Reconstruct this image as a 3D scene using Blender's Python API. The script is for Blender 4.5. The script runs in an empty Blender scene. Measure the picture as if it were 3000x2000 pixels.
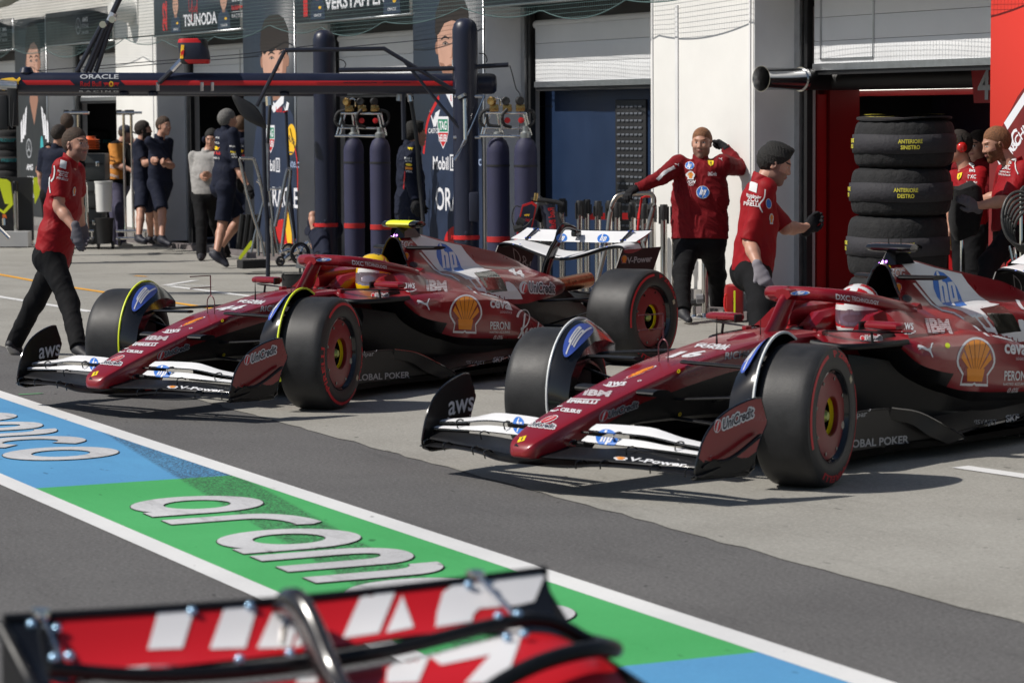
import bpy, bmesh, math, random
import numpy as np
from mathutils import Vector, Matrix
from mathutils.bvhtree import BVHTree
from mathutils.geometry import tessellate_polygon
R_=math.radians
random.seed(7); rng=np.random.default_rng(7)
scn=bpy.context.scene; COL=scn.collection
# ---------------------------------------------------------------- camera
camd=bpy.data.cameras.new('camera'); cam=bpy.data.objects.new('camera',camd); COL.objects.link(cam); scn.camera=cam
_p,_r,_y=R_(4.716966604687683),R_(-0.3705218141268296),R_(64.21430095557686)
_f=Vector((-math.sin(_y)*math.cos(_p),math.cos(_y)*math.cos(_p),-math.sin(_p)))
_rt=Vector((math.cos(_y),math.sin(_y),0)); _u=_rt.cross(_f)
_R=math.cos(_r)*_rt+math.sin(_r)*_u; _U=-math.sin(_r)*_rt+math.cos(_r)*_u
M=Matrix((( _R.x,_U.x,-_f.x,0),(_R.y,_U.y,-_f.y,0),(_R.z,_U.z,-_f.z,1.8311754),(0,0,0,1)))
cam.matrix_world=M
camd.sensor_width=36; camd.sensor_fit='HORIZONTAL'; camd.lens=8029.401/3000*36; camd.clip_end=600; camd.clip_start=.1
camd.dof.use_dof=True; camd.dof.focus_distance=19.0; camd.dof.aperture_fstop=5.0; camd.dof.aperture_blades=9
# ---------------------------------------------------------------- light
SUN_AZ,SUN_EL=R_(76),R_(46)      # direction the light travels towards, sun height
w=bpy.data.worlds.new('World'); scn.world=w; w.use_nodes=True
nt=w.node_tree; bg=nt.nodes['Background']; sk=nt.nodes.new('ShaderNodeTexSky'); sk.sky_type='NISHITA'; sk.sun_disc=False
sk.sun_elevation=SUN_EL; sk.sun_rotation=math.atan2(-math.cos(SUN_AZ),-math.sin(SUN_AZ))
nt.links.new(sk.outputs[0],bg.inputs[0]); bg.inputs[1].default_value=.065
sl=bpy.data.lights.new('sun','SUN'); sl.energy=4.6; sl.angle=R_(.53); sl.color=(1,.95,.88)
so=bpy.data.objects.new('sun',sl); COL.objects.link(so)
so.rotation_euler=Vector((math.cos(SUN_AZ)*math.cos(SUN_EL),math.sin(SUN_AZ)*math.cos(SUN_EL),-math.sin(SUN_EL))).to_track_quat('-Z','Y').to_euler()
scn.view_settings.view_transform='Standard'; scn.view_settings.look='None'; scn.view_settings.exposure=.0; scn.view_settings.gamma=1
scn.view_settings.use_curve_mapping=False
# ---------------------------------------------------------------- materials
MT={}
def mat(name,col,rough=.5,metal=0,coat=0,noise=0,nscale=8,bump=0,bscale=60,emit=None,estr=0,alpha=1,spec=.5,sheen=0):
    if name in MT: return MT[name]
    m=bpy.data.materials.new(name); m.use_nodes=True; n=m.node_tree; b=n.nodes['Principled BSDF']
    c=(*col,1) if len(col)==3 else col
    b.inputs['Base Color'].default_value=c; b.inputs['Roughness'].default_value=rough; b.inputs['Metallic'].default_value=metal
    b.inputs['Coat Weight'].default_value=coat; b.inputs['Coat Roughness'].default_value=.08; b.inputs['Specular IOR Level'].default_value=spec
    if sheen: b.inputs['Sheen Weight'].default_value=sheen
    tc=n.nodes.new('ShaderNodeTexCoord')
    if noise:
        t=n.nodes.new('ShaderNodeTexNoise'); t.inputs['Scale'].default_value=nscale; t.inputs['Detail'].default_value=6; t.inputs['Roughness'].default_value=.62
        n.links.new(tc.outputs['Object'],t.inputs['Vector'])
        r=n.nodes.new('ShaderNodeMapRange'); r.inputs['From Min'].default_value=.3; r.inputs['From Max'].default_value=.7
        r.inputs['To Min'].default_value=1-noise; r.inputs['To Max'].default_value=1+noise
        n.links.new(t.outputs[0],r.inputs['Value'])
        mx=n.nodes.new('ShaderNodeVectorMath'); mx.operation='SCALE'; mx.inputs[0].default_value=c[:3]; n.links.new(r.outputs[0],mx.inputs['Scale'])
        n.links.new(mx.outputs[0],b.inputs['Base Color'])
        r2=n.nodes.new('ShaderNodeMapRange'); r2.inputs['To Min'].default_value=max(0,rough-.12); r2.inputs['To Max'].default_value=min(1,rough+.12)
        n.links.new(t.outputs[0],r2.inputs['Value']); n.links.new(r2.outputs[0],b.inputs['Roughness'])
    if bump:
        t2=n.nodes.new('ShaderNodeTexNoise'); t2.inputs['Scale'].default_value=bscale; t2.inputs['Detail'].default_value=4
        n.links.new(tc.outputs['Object'],t2.inputs['Vector'])
        bp=n.nodes.new('ShaderNodeBump'); bp.inputs['Strength'].default_value=bump; bp.inputs['Distance'].default_value=.02
        n.links.new(t2.outputs[0],bp.inputs['Height']); n.links.new(bp.outputs[0],b.inputs['Normal'])
    if emit: b.inputs['Emission Color'].default_value=(*emit,1); b.inputs['Emission Strength'].default_value=estr
    if alpha<1: b.inputs['Alpha'].default_value=alpha
    MT[name]=m; return m
# ---------------------------------------------------------------- mesh building
def V(*a): return np.array(a,float)
def frame(d,up=(0,0,1)):
    d=np.array(d,float); d/=np.linalg.norm(d)+1e-12; u=np.array(up,float)
    if abs(d@u)>.98: u=np.array((1.,0,0))
    s=np.cross(d,u); s/=np.linalg.norm(s); return s,np.cross(s,d),d
class MB:
    def __init__(s): s.v=[];s.f=[];s.m=[];s.s=[]
    def add(s,v,f,m=0,sm=True):
        k=len(s.v); s.v+= [tuple(map(float,p)) for p in v]
        s.f+=[tuple(int(i)+k for i in q) for q in f]; s.m+=[m]*len(f) if isinstance(m,int) else list(m); s.s+=[sm]*len(f); return s
    def box(s,c,d,m=0,rz=0,M=None,bev=0,top=None):
        x,y,z=d[0]/2,d[1]/2,d[2]/2
        if bev:
            b=min(bev,x*.95,y*.95,z*.95); bm=bmesh.new(); bmesh.ops.create_cube(bm,size=1)
            for v in bm.verts: v.co=Vector((v.co.x*2*x,v.co.y*2*y,v.co.z*2*z))
            bmesh.ops.bevel(bm,geom=list(bm.edges),offset=b,segments=2,affect='EDGES',profile=.6)
            vs=np.array([v.co[:] for v in bm.verts]); fs=[[v.index for v in f.verts] for f in bm.faces]; bm.free()
        else:
            vs=np.array([(i*x,j*y,k*z) for i in(-1,1) for j in(-1,1) for k in(-1,1)]); fs=[(0,1,3,2),(4,6,7,5),(0,4,5,1),(2,3,7,6),(0,2,6,4),(1,5,7,3)]
        if top is not None:
            k=vs[:,2]>0; vs[k,0]*=top[0]; vs[k,1]*=top[1]
        if rz: a,b_=math.cos(rz),math.sin(rz); vs=vs@np.array([[a,b_,0],[-b_,a,0],[0,0,1]])
        if M is not None: vs=vs@np.array(M).T
        return s.add(vs+np.array(c),fs,m)
    def tube(s,path,r,n=8,m=0,cap=True,flat=1,up=(0,0,1)):
        P=np.array(path,float); r=np.broadcast_to(np.array(r,float),(len(P),)); vs=[]
        for i,p in enumerate(P):
            d=P[min(i+1,len(P)-1)]-P[max(i-1,0)]; a,b,_=frame(d,up)
            for k in range(n):
                t=2*math.pi*k/n; vs.append(p+r[i]*(math.cos(t)*a+math.sin(t)*b*flat))
        fs=[(i*n+k,i*n+(k+1)%n,(i+1)*n+(k+1)%n,(i+1)*n+k) for i in range(len(P)-1) for k in range(n)]
        if cap: fs+=[tuple(range(n))[::-1],tuple(range((len(P)-1)*n,len(P)*n))]
        return s.add(vs,fs,m)
    def lathe(s,prof,o=(0,0,0),ax=(0,0,1),n=32,m=0,ref=(0,0,1),a0=0,a1=None):
        u,w,d=frame(ax,ref); o=np.array(o,float); full=a1 is None; a1=2*math.pi if full else a1; N=n if full else n+1; vs=[]
        for (r,z) in prof:
            for k in range(N):
                t=a0+(a1-a0)*k/n; vs.append(o+d*z+r*(math.cos(t)*u+math.sin(t)*w))
        fs=[];ms=[]
        for i in range(len(prof)-1):
            for k in range(n):
                k2=(k+1)%N; fs.append((i*N+k,i*N+k2,(i+1)*N+k2,(i+1)*N+k)); ms.append(m if isinstance(m,int) else m[i])
        return s.add(vs,fs,ms)
    def loft(s,secs,m=0,closed=True,caps=(1,1),capm=None):
        n=len(secs[0]); vs=[p for q in secs for p in q]; fs=[];ms=[]
        for i in range(len(secs)-1):
            for k in range(n if closed else n-1):
                k2=(k+1)%n; fs.append((i*n+k,i*n+k2,(i+1)*n+k2,(i+1)*n+k)); ms.append(m if isinstance(m,int) else (m(i,k) if callable(m) else m[k]))
        c0=m if isinstance(m,int) else 0
        if capm is not None: c0=capm
        if closed and caps[0]: fs.append(tuple(range(n))[::-1]); ms.append(c0)
        if closed and caps[1]: fs.append(tuple(range((len(secs)-1)*n,len(secs)*n))); ms.append(c0)
        return s.add(vs,fs,ms)
    def prism(s,poly,o,ex,ey,th,m=0,me=None,holes=()):
        o=np.array(o,float);ex=np.array(ex,float);ey=np.array(ey,float);nn=np.cross(ex,ey);nn/=np.linalg.norm(nn)
        loops=[list(poly)]+[list(h) for h in holes]; flat=[p for l in loops for p in l]
        tri=tessellate_polygon([[Vector((p[0],p[1],0)) for p in l] for l in loops])
        a=[o+ex*p[0]+ey*p[1]+nn*th/2 for p in flat]; b=[q-nn*th for q in a]; N=len(flat)
        fs=[];ms=[];me=m if me is None else me
        for t in tri:
            p0,p1,p2=(flat[i] for i in t); ccw=(p1[0]-p0[0])*(p2[1]-p0[1])-(p1[1]-p0[1])*(p2[0]-p0[0])>0
            t=tuple(t) if ccw else tuple(t)[::-1]
            fs.append(t); ms.append(m)
            if th: fs.append(tuple(i+N for i in t[::-1])); ms.append(m)
        if th:
            k=0
            for l in loops:
                n=len(l)
                for i in range(n): fs.append((k+i,k+N+i,k+N+(i+1)%n,k+(i+1)%n)); ms.append(me)
                k+=n
        return s.add(a+b if th else a,fs,ms,False)
    def grid(s,P,m=0,sm=True):
        h,w=len(P),len(P[0]); return s.add([p for r in P for p in r],[(i*w+j,i*w+j+1,(i+1)*w+j+1,(i+1)*w+j) for i in range(h-1) for j in range(w-1)],m,sm)
    def xf(s,M,k0=0):
        M=np.array(M); a=np.array(s.v[k0:]); s.v[k0:]=[tuple(p) for p in a@M[:3,:3].T+M[:3,3]]; return s
    def mirror(s,k0=0,f0=0,mm=None):
        n=len(s.v)-k0; v=[(x,-y,z) for x,y,z in s.v[k0:]]; f=[tuple(i-k0 for i in q)[::-1] for q in s.f[f0:]]
        ms=s.m[f0:]; ss=s.s[f0:]; k=len(s.v); s.v+=v; s.f+=[tuple(i+k for i in q) for q in f]; s.m+=ms; s.s+=ss; return s
    def mesh(s,name,mats,ang=38,weld=0):
        me=bpy.data.meshes.new(name); me.from_pydata(s.v,[],s.f)
        for x in mats: me.materials.append(x)
        me.polygons.foreach_set('material_index',s.m); me.polygons.foreach_set('use_smooth',s.s)
        if weld:
            bm=bmesh.new(); bm.from_mesh(me); bmesh.ops.remove_doubles(bm,verts=bm.verts,dist=weld); bmesh.ops.recalc_face_normals(bm,faces=bm.faces); bm.to_mesh(me); bm.free()
        me.validate(); me.update()
        if ang: me.set_sharp_from_angle(angle=R_(ang))
        return me
    def fixn(s):
        bm=bmesh.new(); vs=[bm.verts.new(p) for p in s.v]
        return s
    def build(s,name,mats,parent=None,loc=None,rz=0,ang=38,weld=0,label=None,cat=None,group=None,kind=None):
        if not isinstance(mats,(list,tuple)): mats=[mats]
        o=bpy.data.objects.new(name,s.mesh(name,mats,ang,weld)); COL.objects.link(o)
        if parent is not None: o.parent=parent
        if loc is not None: o.location=loc
        if rz: o.rotation_euler=(0,0,rz)
        tag(o,label,cat,group,kind); return o
    def bvh(s): return BVHTree.FromPolygons([Vector(p) for p in s.v],s.f)
def tag(o,label=None,cat=None,group=None,kind=None):
    for k,v in (('label',label),('category',cat),('group',group),('kind',kind)):
        if v: o[k]=v
    return o
def thing(name,label,cat,loc=(0,0,0),rz=0,group=None):
    o=bpy.data.objects.new(name,None); o.empty_display_size=.2; COL.objects.link(o); o.location=loc; o.rotation_euler=(0,0,rz)
    return tag(o,label,cat,group)
def kids(o): return [c for c in bpy.data.objects if c.parent==o]
def dup(root,loc,rz=0,label=None,group=None):
    def cp(o,par):
        c=o.copy(); COL.objects.link(c); c.parent=par
        for ch in kids(o): cp(ch,c)
        return c
    r=cp(root,None); r.location=loc; r.rotation_euler=(0,0,rz)
    if label: r['label']=label
    if group: r['group']=group
    return r
def bez(pts,n=8):
    """Catmull-Rom through pts"""
    P=np.array(pts,float); Q=np.vstack([2*P[0]-P[1],P,2*P[-1]-P[-2]]); out=[]
    for i in range(1,len(Q)-2):
        for k in range(n):
            t=k/n; a,b,c,d=Q[i-1:i+3]; out.append(.5*((2*b)+(-a+c)*t+(2*a-5*b+4*c-d)*t*t+(-a+3*b-3*c+d)*t**3))
    out.append(P[-1]); return np.array(out)
# ---------------------------------------------------------------- lettering (flat vector shapes)
_tc={}
def text2d(s,bold=0,shear=0,sp=1.):
    k=(s,bold,shear,sp)
    if k in _tc: return _tc[k]
    cu=bpy.data.curves.new('t','FONT'); cu.body=s; cu.size=1; cu.offset=bold; cu.shear=shear; cu.space_character=sp; cu.resolution_u=3; cu.align_x='CENTER'
    o=bpy.data.objects.new('t',cu); COL.objects.link(o)
    me=bpy.data.meshes.new_from_object(o.evaluated_get(bpy.context.evaluated_depsgraph_get()))
    v=np.array([p.co[:2] for p in me.vertices]).reshape(-1,2); f=[tuple(p.vertices) for p in me.polygons]
    bpy.data.objects.remove(o); bpy.data.curves.remove(cu); bpy.data.meshes.remove(me)
    lo,hi=v.min(0),v.max(0); v=(v-(lo+hi)/2)/np.maximum(hi-lo,1e-6); asp=(hi-lo)[0]/(hi-lo)[1]
    _tc[k]=(v,f,asp); return _tc[k]
def T(s,w=None,h=None,c=(0,0),bold=.012,shear=0,sp=1.,rot=0):
    v,f,a=text2d(s,bold,shear,sp)
    if w is None: w=h*a
    if h is None: h=w/a
    v=v*np.array((w,h))
    if rot: q=np.array([[math.cos(rot),math.sin(rot)],[-math.sin(rot),math.cos(rot)]]); v=v@q
    return v+np.array(c),f
def PG(*loops):
    flat=[p for l in loops for p in l]; tri=tessellate_polygon([[Vector((p[0],p[1],0)) for p in l] for l in loops]); return np.array(flat,float),[tuple(t) for t in tri]
def ell(c,rx,ry,n=28,rot=0,a0=0,a1=2*math.pi,sh=0):
    out=[]
    for k in range(n):
        t=a0+(a1-a0)*k/(n if abs(a1-a0-2*math.pi)<1e-6 else n-1); x,y=rx*math.cos(t),ry*math.sin(t); x+=sh*y
        out.append((c[0]+x*math.cos(rot)-y*math.sin(rot),c[1]+x*math.sin(rot)+y*math.cos(rot)))
    return out
def rect(x0,y0,x1,y1,sh=0): return [(x0+sh*y0,y0),(x1+sh*y0,y0),(x1+sh*y1,y1),(x0+sh*y1,y1)]
def stroke(pts,w,n=6,smooth=True):
    P=bez(pts,n) if smooth and len(pts)>2 else np.array(pts,float); W=np.interp(np.linspace(0,1,len(P)),np.linspace(0,1,len(np.atleast_1d(w))),np.atleast_1d(w)) if np.ndim(w) else np.full(len(P),w)
    d=np.gradient(P,axis=0); d/=np.linalg.norm(d,axis=1)[:,None]+1e-9; nn=np.stack([-d[:,1],d[:,0]],1)
    return [tuple(p) for p in P+nn*W[:,None]/2]+[tuple(p) for p in (P-nn*W[:,None]/2)[::-1]]
def fit(shp,w,h,c=(0,0),rot=0,sx=1,sh=0):
    v,f=shp; v=np.array(v)*np.array((w,h)); v[:,0]+=sh*v[:,1]
    if rot: q=np.array([[math.cos(rot),math.sin(rot)],[-math.sin(rot),math.cos(rot)]]); v=v@q
    return v+np.array(c),f
def grow(shp,d):
    """outline of a lettering shape: copies shifted round a circle"""
    v,f=shp; vs=[];fs=[]
    for k in range(8):
        t=math.pi*k/4; fs+=[tuple(i+len(vs)*1 for i in q) for q in f]; vs+=list(v+d*np.array((math.cos(t),math.sin(t))))
    return np.array(vs),fs
def islands(n,f):
    p=list(range(n))
    def g(a):
        while p[a]!=a: p[a]=p[p[a]]; a=p[a]
        return a
    for q in f:
        for i in q[1:]: p[g(q[0])]=g(i)
    ids={}; return np.array([ids.setdefault(g(i),len(ids)) for i in range(n)])
def rise_(n,f,amp=.0014): return (islands(n,f)*.61803)%1*amp
def subdiv(v,f,L):
    bm=bmesh.new(); bv=[bm.verts.new((p[0],p[1],0)) for p in v]
    for q in f:
        try: bm.faces.new([bv[i] for i in q])
        except ValueError: pass
    bmesh.ops.triangulate(bm,faces=bm.faces)
    for _ in range(6):
        e=[x for x in bm.edges if x.calc_length()>L]
        if not e: break
        bmesh.ops.subdivide_edges(bm,edges=e,cuts=1); bmesh.ops.triangulate(bm,faces=[q for q in bm.faces if len(q.verts)>3])
    bm.verts.index_update(); vv=np.array([p.co[:2] for p in bm.verts]).reshape(-1,2); ff=[tuple(x.index for x in q.verts) for q in bm.faces]; bm.free(); return vv,ff
def decal(mb,shp,o,ex,ey,m,bv=None,d=None,off=.002,L=.03,lift=0):
    """lay a flat shape (metres) on a surface: straight on the plane, or pressed onto bv along d"""
    o=np.array(o,float);ex=np.array(ex,float);ex/=np.linalg.norm(ex);ey=np.array(ey,float);ey-=ex*(ex@ey);ey/=np.linalg.norm(ey);nn=np.cross(ex,ey)
    v,f=shp
    if bv is None:
        lf=rise_(len(v),f,min(.0012,off*.6)); P=[o+ex*a+ey*b+nn*(off+z) for (a,b),z in zip(v,lf)]
    else:
        v,f=subdiv(v,f,L); lf=rise_(len(v),f); d=-nn if d is None else np.array(d,float)/np.linalg.norm(d); P=[]
        for (a,b),z in zip(v,lf):
            q=o+ex*a+ey*b; h=bv.ray_cast(Vector(q-d*.6),Vector(d),1.6)
            if h[0] is None: h=bv.find_nearest(Vector(q))
            no=np.array(h[1]); no=no if no@d<0 else -no; P.append(np.array(h[0])+no*(off+z))
    vf=[]
    for q in f:
        a,b,c=(v[i] for i in q[:3]); ok=(b[0]-a[0])*(c[1]-a[1])-(b[1]-a[1])*(c[0]-a[0])>0; vf.append(tuple(q) if ok else tuple(q)[::-1])
    mb.add(P,vf,m,bv is not None)
# emblem shapes in a unit box (-.5...5)
def shell_outline():
    a=[(-.36,-.5),(-.05,-.5),(0,-.47),(.05,-.5),(.36,-.5),(.33,-.28)]; up=[(.47,-.1)]+ell((0,.0),.5,.5,17,a0=R_(0),a1=R_(180))+[(-.47,-.1),(-.33,-.28)]
    return a+up
SH_OUT=shell_outline()
def SHELL():
    fan=[]
    base=(0,-.36)
    for k in range(7):
        a0=R_(14+k*21.9); a1=R_(14+k*21.9+19.5)
        fan.append([(.02*math.cos((a0+a1)/2)+base[0]*1,base[1]+.05)]+[(.41*math.cos(t),.02+.41*math.sin(t)*1.03-(.06 if k in(0,6) else 0)) for t in np.linspace(a0,a1,5)])
    fan.append([(-.19,-.40),(.19,-.40),(.23,-.14),(-.23,-.14)])
    vs=[];fs=[]
    for l in fan:
        v,f=PG(l); fs+=[tuple(i+len(vs) for i in q) for q in f]; vs+=list(v)
    return np.array(vs),fs
def comb(*S):
    vs=[];fs=[]
    for v,f in S: fs+=[tuple(i+len(vs) for i in q) for q in f]; vs+=list(v)
    return np.array(vs),fs
SHELL_IN=SHELL(); SHELL_BG=PG(SH_OUT)
SHELL_MID=PG([(x*.9,y*.9+.003) for x,y in SH_OUT])
_sh=.27
def _hp():
    L=[PG(rect(-.2,-.26,-.1,.485,_sh)),PG([(-.1+_sh*.22,.22),(.0+_sh*.22,.22),(.035+_sh*.16,.16),(.035+_sh*-.26,-.26),(-.05+_sh*-.26,-.26),(-.05+_sh*.14,.14),(-.1+_sh*.14,.14)]),
       PG(rect(.09,-.485,.19,.22,_sh)),PG([(.19+_sh*.22,.22),(.29+_sh*.22,.22),(.325+_sh*.16,.16),(.325+_sh*-.2,-.2),(.29+_sh*-.26,-.26),(.19+_sh*-.26,-.26),(.19+_sh*-.18,-.18),(.235+_sh*-.18,-.18),(.235+_sh*.14,.14),(.19+_sh*.14,.14)])]
    return comb(*L)
HP_IN=fit(_hp(),1,1,(-.05,0)); DISC=PG(ell((0,0),.5,.5,40))
PUMA=PG([(-.5,.30),(-.44,.40),(-.36,.37),(-.28,.36),(-.05,.24),(.12,.12),(.24,.14),(.32,.26),(.35,.42),(.43,.5),(.5,.46),(.46,.40),(.42,.36),(.39,.2),(.33,.04),(.36,-.12),(.43,-.32),(.46,-.42),(.47,-.5),(.41,-.5),(.37,-.4),(.28,-.18),(.18,-.06),(.02,0),(-.12,.08),(-.26,.14),(-.34,.08),(-.44,.06),(-.38,.16),(-.42,.2),(-.5,.2),(-.45,.27)])
def swoosh(w,h,c=(0,0)):
    a=PG(stroke([(-.5,.22),(-.25,-.12),(.05,-.2),(.42,.05)],[.05,.16,.18,.1])); b=PG([(.3,.32),(.5,.34),(.48,.0),(.42,.02),(.42,.26),(.3,.24)])
    return fit(comb(a,b),w,h,c)
HORSE=PG([(-.1,-.5),(.02,-.3),(-.06,-.12),(-.26,-.02),(-.3,.16),(-.16,.1),(-.06,.14),(-.1,.3),(-.02,.5),(.1,.42),(.22,.3),(.12,.24),(.1,.1),(.26,.2),(.34,.1),(.2,.0),(.14,-.16),(.26,-.26),(.2,-.44),(.12,-.4),(.14,-.3),(.04,-.22),(.1,-.4),(.02,-.5)])
SHIELD=PG([(-.5,.5),(.5,.5),(.5,.05),(.36,-.22),(0,-.5),(-.36,-.22),(-.5,.05)])
def uni(w,h,c=(0,0)):
    """round badge + word: returns outline, badge, slash, word"""
    x0,y0=c[0]-w/2,c[1]; bd=fit(DISC,h*.98,h*1.05,(x0+h*.5,y0)); ww=w-h*1.08; wd=T('UniCredit',w=ww,h=h*.78,c=(x0+h*1.08+ww/2,y0+h*.02),bold=.03)
    sl=fit(PG([(-.3,-.45),(-.12,-.45),(.12,.3),(.26,.42),(.02,.42),(-.1,.3)]),h*.8,h*.98,(x0+h*.52,y0))
    return comb(fit(DISC,h*1.2,h*1.26,(x0+h*.5,y0)),grow(wd,h*.11)),bd,sl,wd
BULL=PG([(-.5,.05),(-.44,.22),(-.36,.12),(-.2,.24),(.02,.28),(.22,.3),(.34,.18),(.46,.34),(.5,.2),(.42,.06),(.44,-.1),(.34,-.06),(.28,-.22),(.36,-.42),(.24,-.4),(.18,-.2),(.0,-.12),(-.12,-.3),(-.08,-.46),(-.2,-.44),(-.22,-.24),(-.32,-.12),(-.42,-.3),(-.5,-.28),(-.4,-.06)])

# ================================================================ GROUND
def ground_mat(name,c1,c2,spec,rough=.9,bump=.35,dark=None,scuff=None):
    m=bpy.data.materials.new(name); m.use_nodes=True; n=m.node_tree; L=n.links; b=n.nodes['Principled BSDF']; b.inputs['Roughness'].default_value=rough; b.inputs['Specular IOR Level'].default_value=.3
    tc=n.nodes.new('ShaderNodeTexCoord')
    def noise(s,d=5,r=.6,stretch=None):
        t=n.nodes.new('ShaderNodeTexNoise'); t.inputs['Scale'].default_value=s; t.inputs['Detail'].default_value=d; t.inputs['Roughness'].default_value=r
        if stretch:
            mp=n.nodes.new('ShaderNodeMapping'); mp.inputs['Scale'].default_value=stretch; L.new(tc.outputs['Object'],mp.inputs[0]); L.new(mp.outputs[0],t.inputs['Vector'])
        else: L.new(tc.outputs['Object'],t.inputs['Vector'])
        return t.outputs[0]
    def ramp(x,a,b_): 
        r=n.nodes.new('ShaderNodeMapRange'); r.inputs['From Min'].default_value=a; r.inputs['From Max'].default_value=b_; r.clamp=True; L.new(x,r.inputs[0]); return r.outputs[0]
    def mix(f,a,b_):
        x=n.nodes.new('ShaderNodeMix'); x.data_type='RGBA'; L.new(f,x.inputs[0])
        for k,v in ((6,a),(7,b_)):
            if isinstance(v,tuple): x.inputs[k].default_value=(*v,1)
            else: L.new(v,x.inputs[k])
        return x.outputs[2]
    def mul(a,k):
        x=n.nodes.new('ShaderNodeMath'); x.operation='MULTIPLY'; L.new(a,x.inputs[0])
        if isinstance(k,(int,float)): x.inputs[1].default_value=k
        else: L.new(k,x.inputs[1])
        return x.outputs[0]
    big=ramp(noise(.9,6),.3,.7); col=mix(big,c1,c2)
    fine=noise(62,4,.75); col=mix(mul(ramp(fine,.5,.75),spec),col,tuple(min(1,x*1.9) for x in c2)); col=mix(mul(ramp(noise(44,4,.75),.52,.7),spec),col,tuple(x*.45 for x in c1))
    st=ramp(noise(2.2,7,.7,(.35,1.6,1)),.56,.75); col=mix(mul(st,.35 if dark is None else dark),col,tuple(x*.45 for x in c1))
    sp=ramp(noise(9,2,.5,(.7,1.5,1)),.71,.75); col=mix(mul(sp,.7),col,tuple(x*.3 for x in c1))
    if scuff:
        # worn tyre track across the paint: a band along a line, broken up by the aggregate
        (x0,y0),(x1,y1),hw=scuff; a=math.atan2(y1-y0,x1-x0)
        mp=n.nodes.new('ShaderNodeMapping'); mp.vector_type='TEXTURE'; mp.inputs['Location'].default_value=(x0,y0,0); mp.inputs['Rotation'].default_value=(0,0,a); L.new(tc.outputs['Object'],mp.inputs[0])
        sx=n.nodes.new('ShaderNodeSeparateXYZ'); L.new(mp.outputs[0],sx.inputs[0]); ab=n.nodes.new('ShaderNodeMath'); ab.operation='ABSOLUTE'; L.new(sx.outputs[1],ab.inputs[0])
        band=ramp(ab.outputs[0],hw,hw*.85); col=mix(mul(mul(band,ramp(noise(70,4,.75),.42,.56)),.8),col,(.03,.03,.033))
    L.new(col,b.inputs['Base Color'])
    bp=n.nodes.new('ShaderNodeBump'); bp.inputs['Strength'].default_value=bump; bp.inputs['Distance'].default_value=.006; L.new(fine,bp.inputs['Height']); L.new(bp.outputs[0],b.inputs['Normal'])
    return m
M_ASPH=ground_mat('asphalt',(.095,.092,.092),(.13,.127,.125),.75)
M_CONC=ground_mat('apron_concrete',(.25,.24,.215),(.33,.32,.29),.4,dark=.45)
SC=((-14.4,4.8),(-10.1,4.25),.17)
M_WLINE=ground_mat('white_line_paint',(.62,.62,.62),(.74,.74,.73),.12,.7,.2,dark=.12)
M_LET=ground_mat('letter_paint',(.42,.42,.43),(.60,.60,.61),.25,.7,.2,dark=.85)
M_GREEN=ground_mat('green_paint',(.055,.34,.10),(.075,.40,.13),.12,.75,.25,dark=.2,scuff=SC)
M_BLUE=ground_mat('blue_paint',(.08,.26,.49),(.10,.32,.56),.12,.75,.25,dark=.2,scuff=SC)
M_ORG=ground_mat('orange_paint',(.72,.33,.03),(.8,.4,.04),.1,.8,.2)
M_BLK=mat('black_paint_line',(.03,.03,.03),.8)
def sheet(name,poly,z,m,kind='structure',edge=0):
    b=MB(); pts=list(poly)
    v,f=PG(pts); f=[q if (v[q[1]][0]-v[q[0]][0])*(v[q[2]][1]-v[q[0]][1])-(v[q[1]][1]-v[q[0]][1])*(v[q[2]][0]-v[q[0]][0])>0 else q[::-1] for q in f]
    b.add([(p[0],p[1],z) for p in v],f,0,False); return b.build(name,m,kind=kind,ang=0)
def R4(x0,y0,x1,y1): return [(x0,y0),(x1,y0),(x1,y1),(x0,y1)]
sheet('ground',R4(-140,-80,100,90),0,M_ASPH)
edge=[(x,5.873+rng.normal(0,.012)) for x in np.arange(60,-90,-.16)]
sheet('concrete_apron',[(-90,12.45),(60,12.45)]+edge,.004,M_CONC)
b=MB(); b.box((-30,12.53,.035),(120,.16,.07),0); b.build('drain_kerb',mat('drain_kerb_grey',(.16,.14,.14),.8,noise=.3,nscale=3),kind='structure')
sheet('garage_floor',R4(-90,12.61,60,24),.006,mat('garage_floor_paint',(.10,.10,.11),.35,noise=.15))
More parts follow.
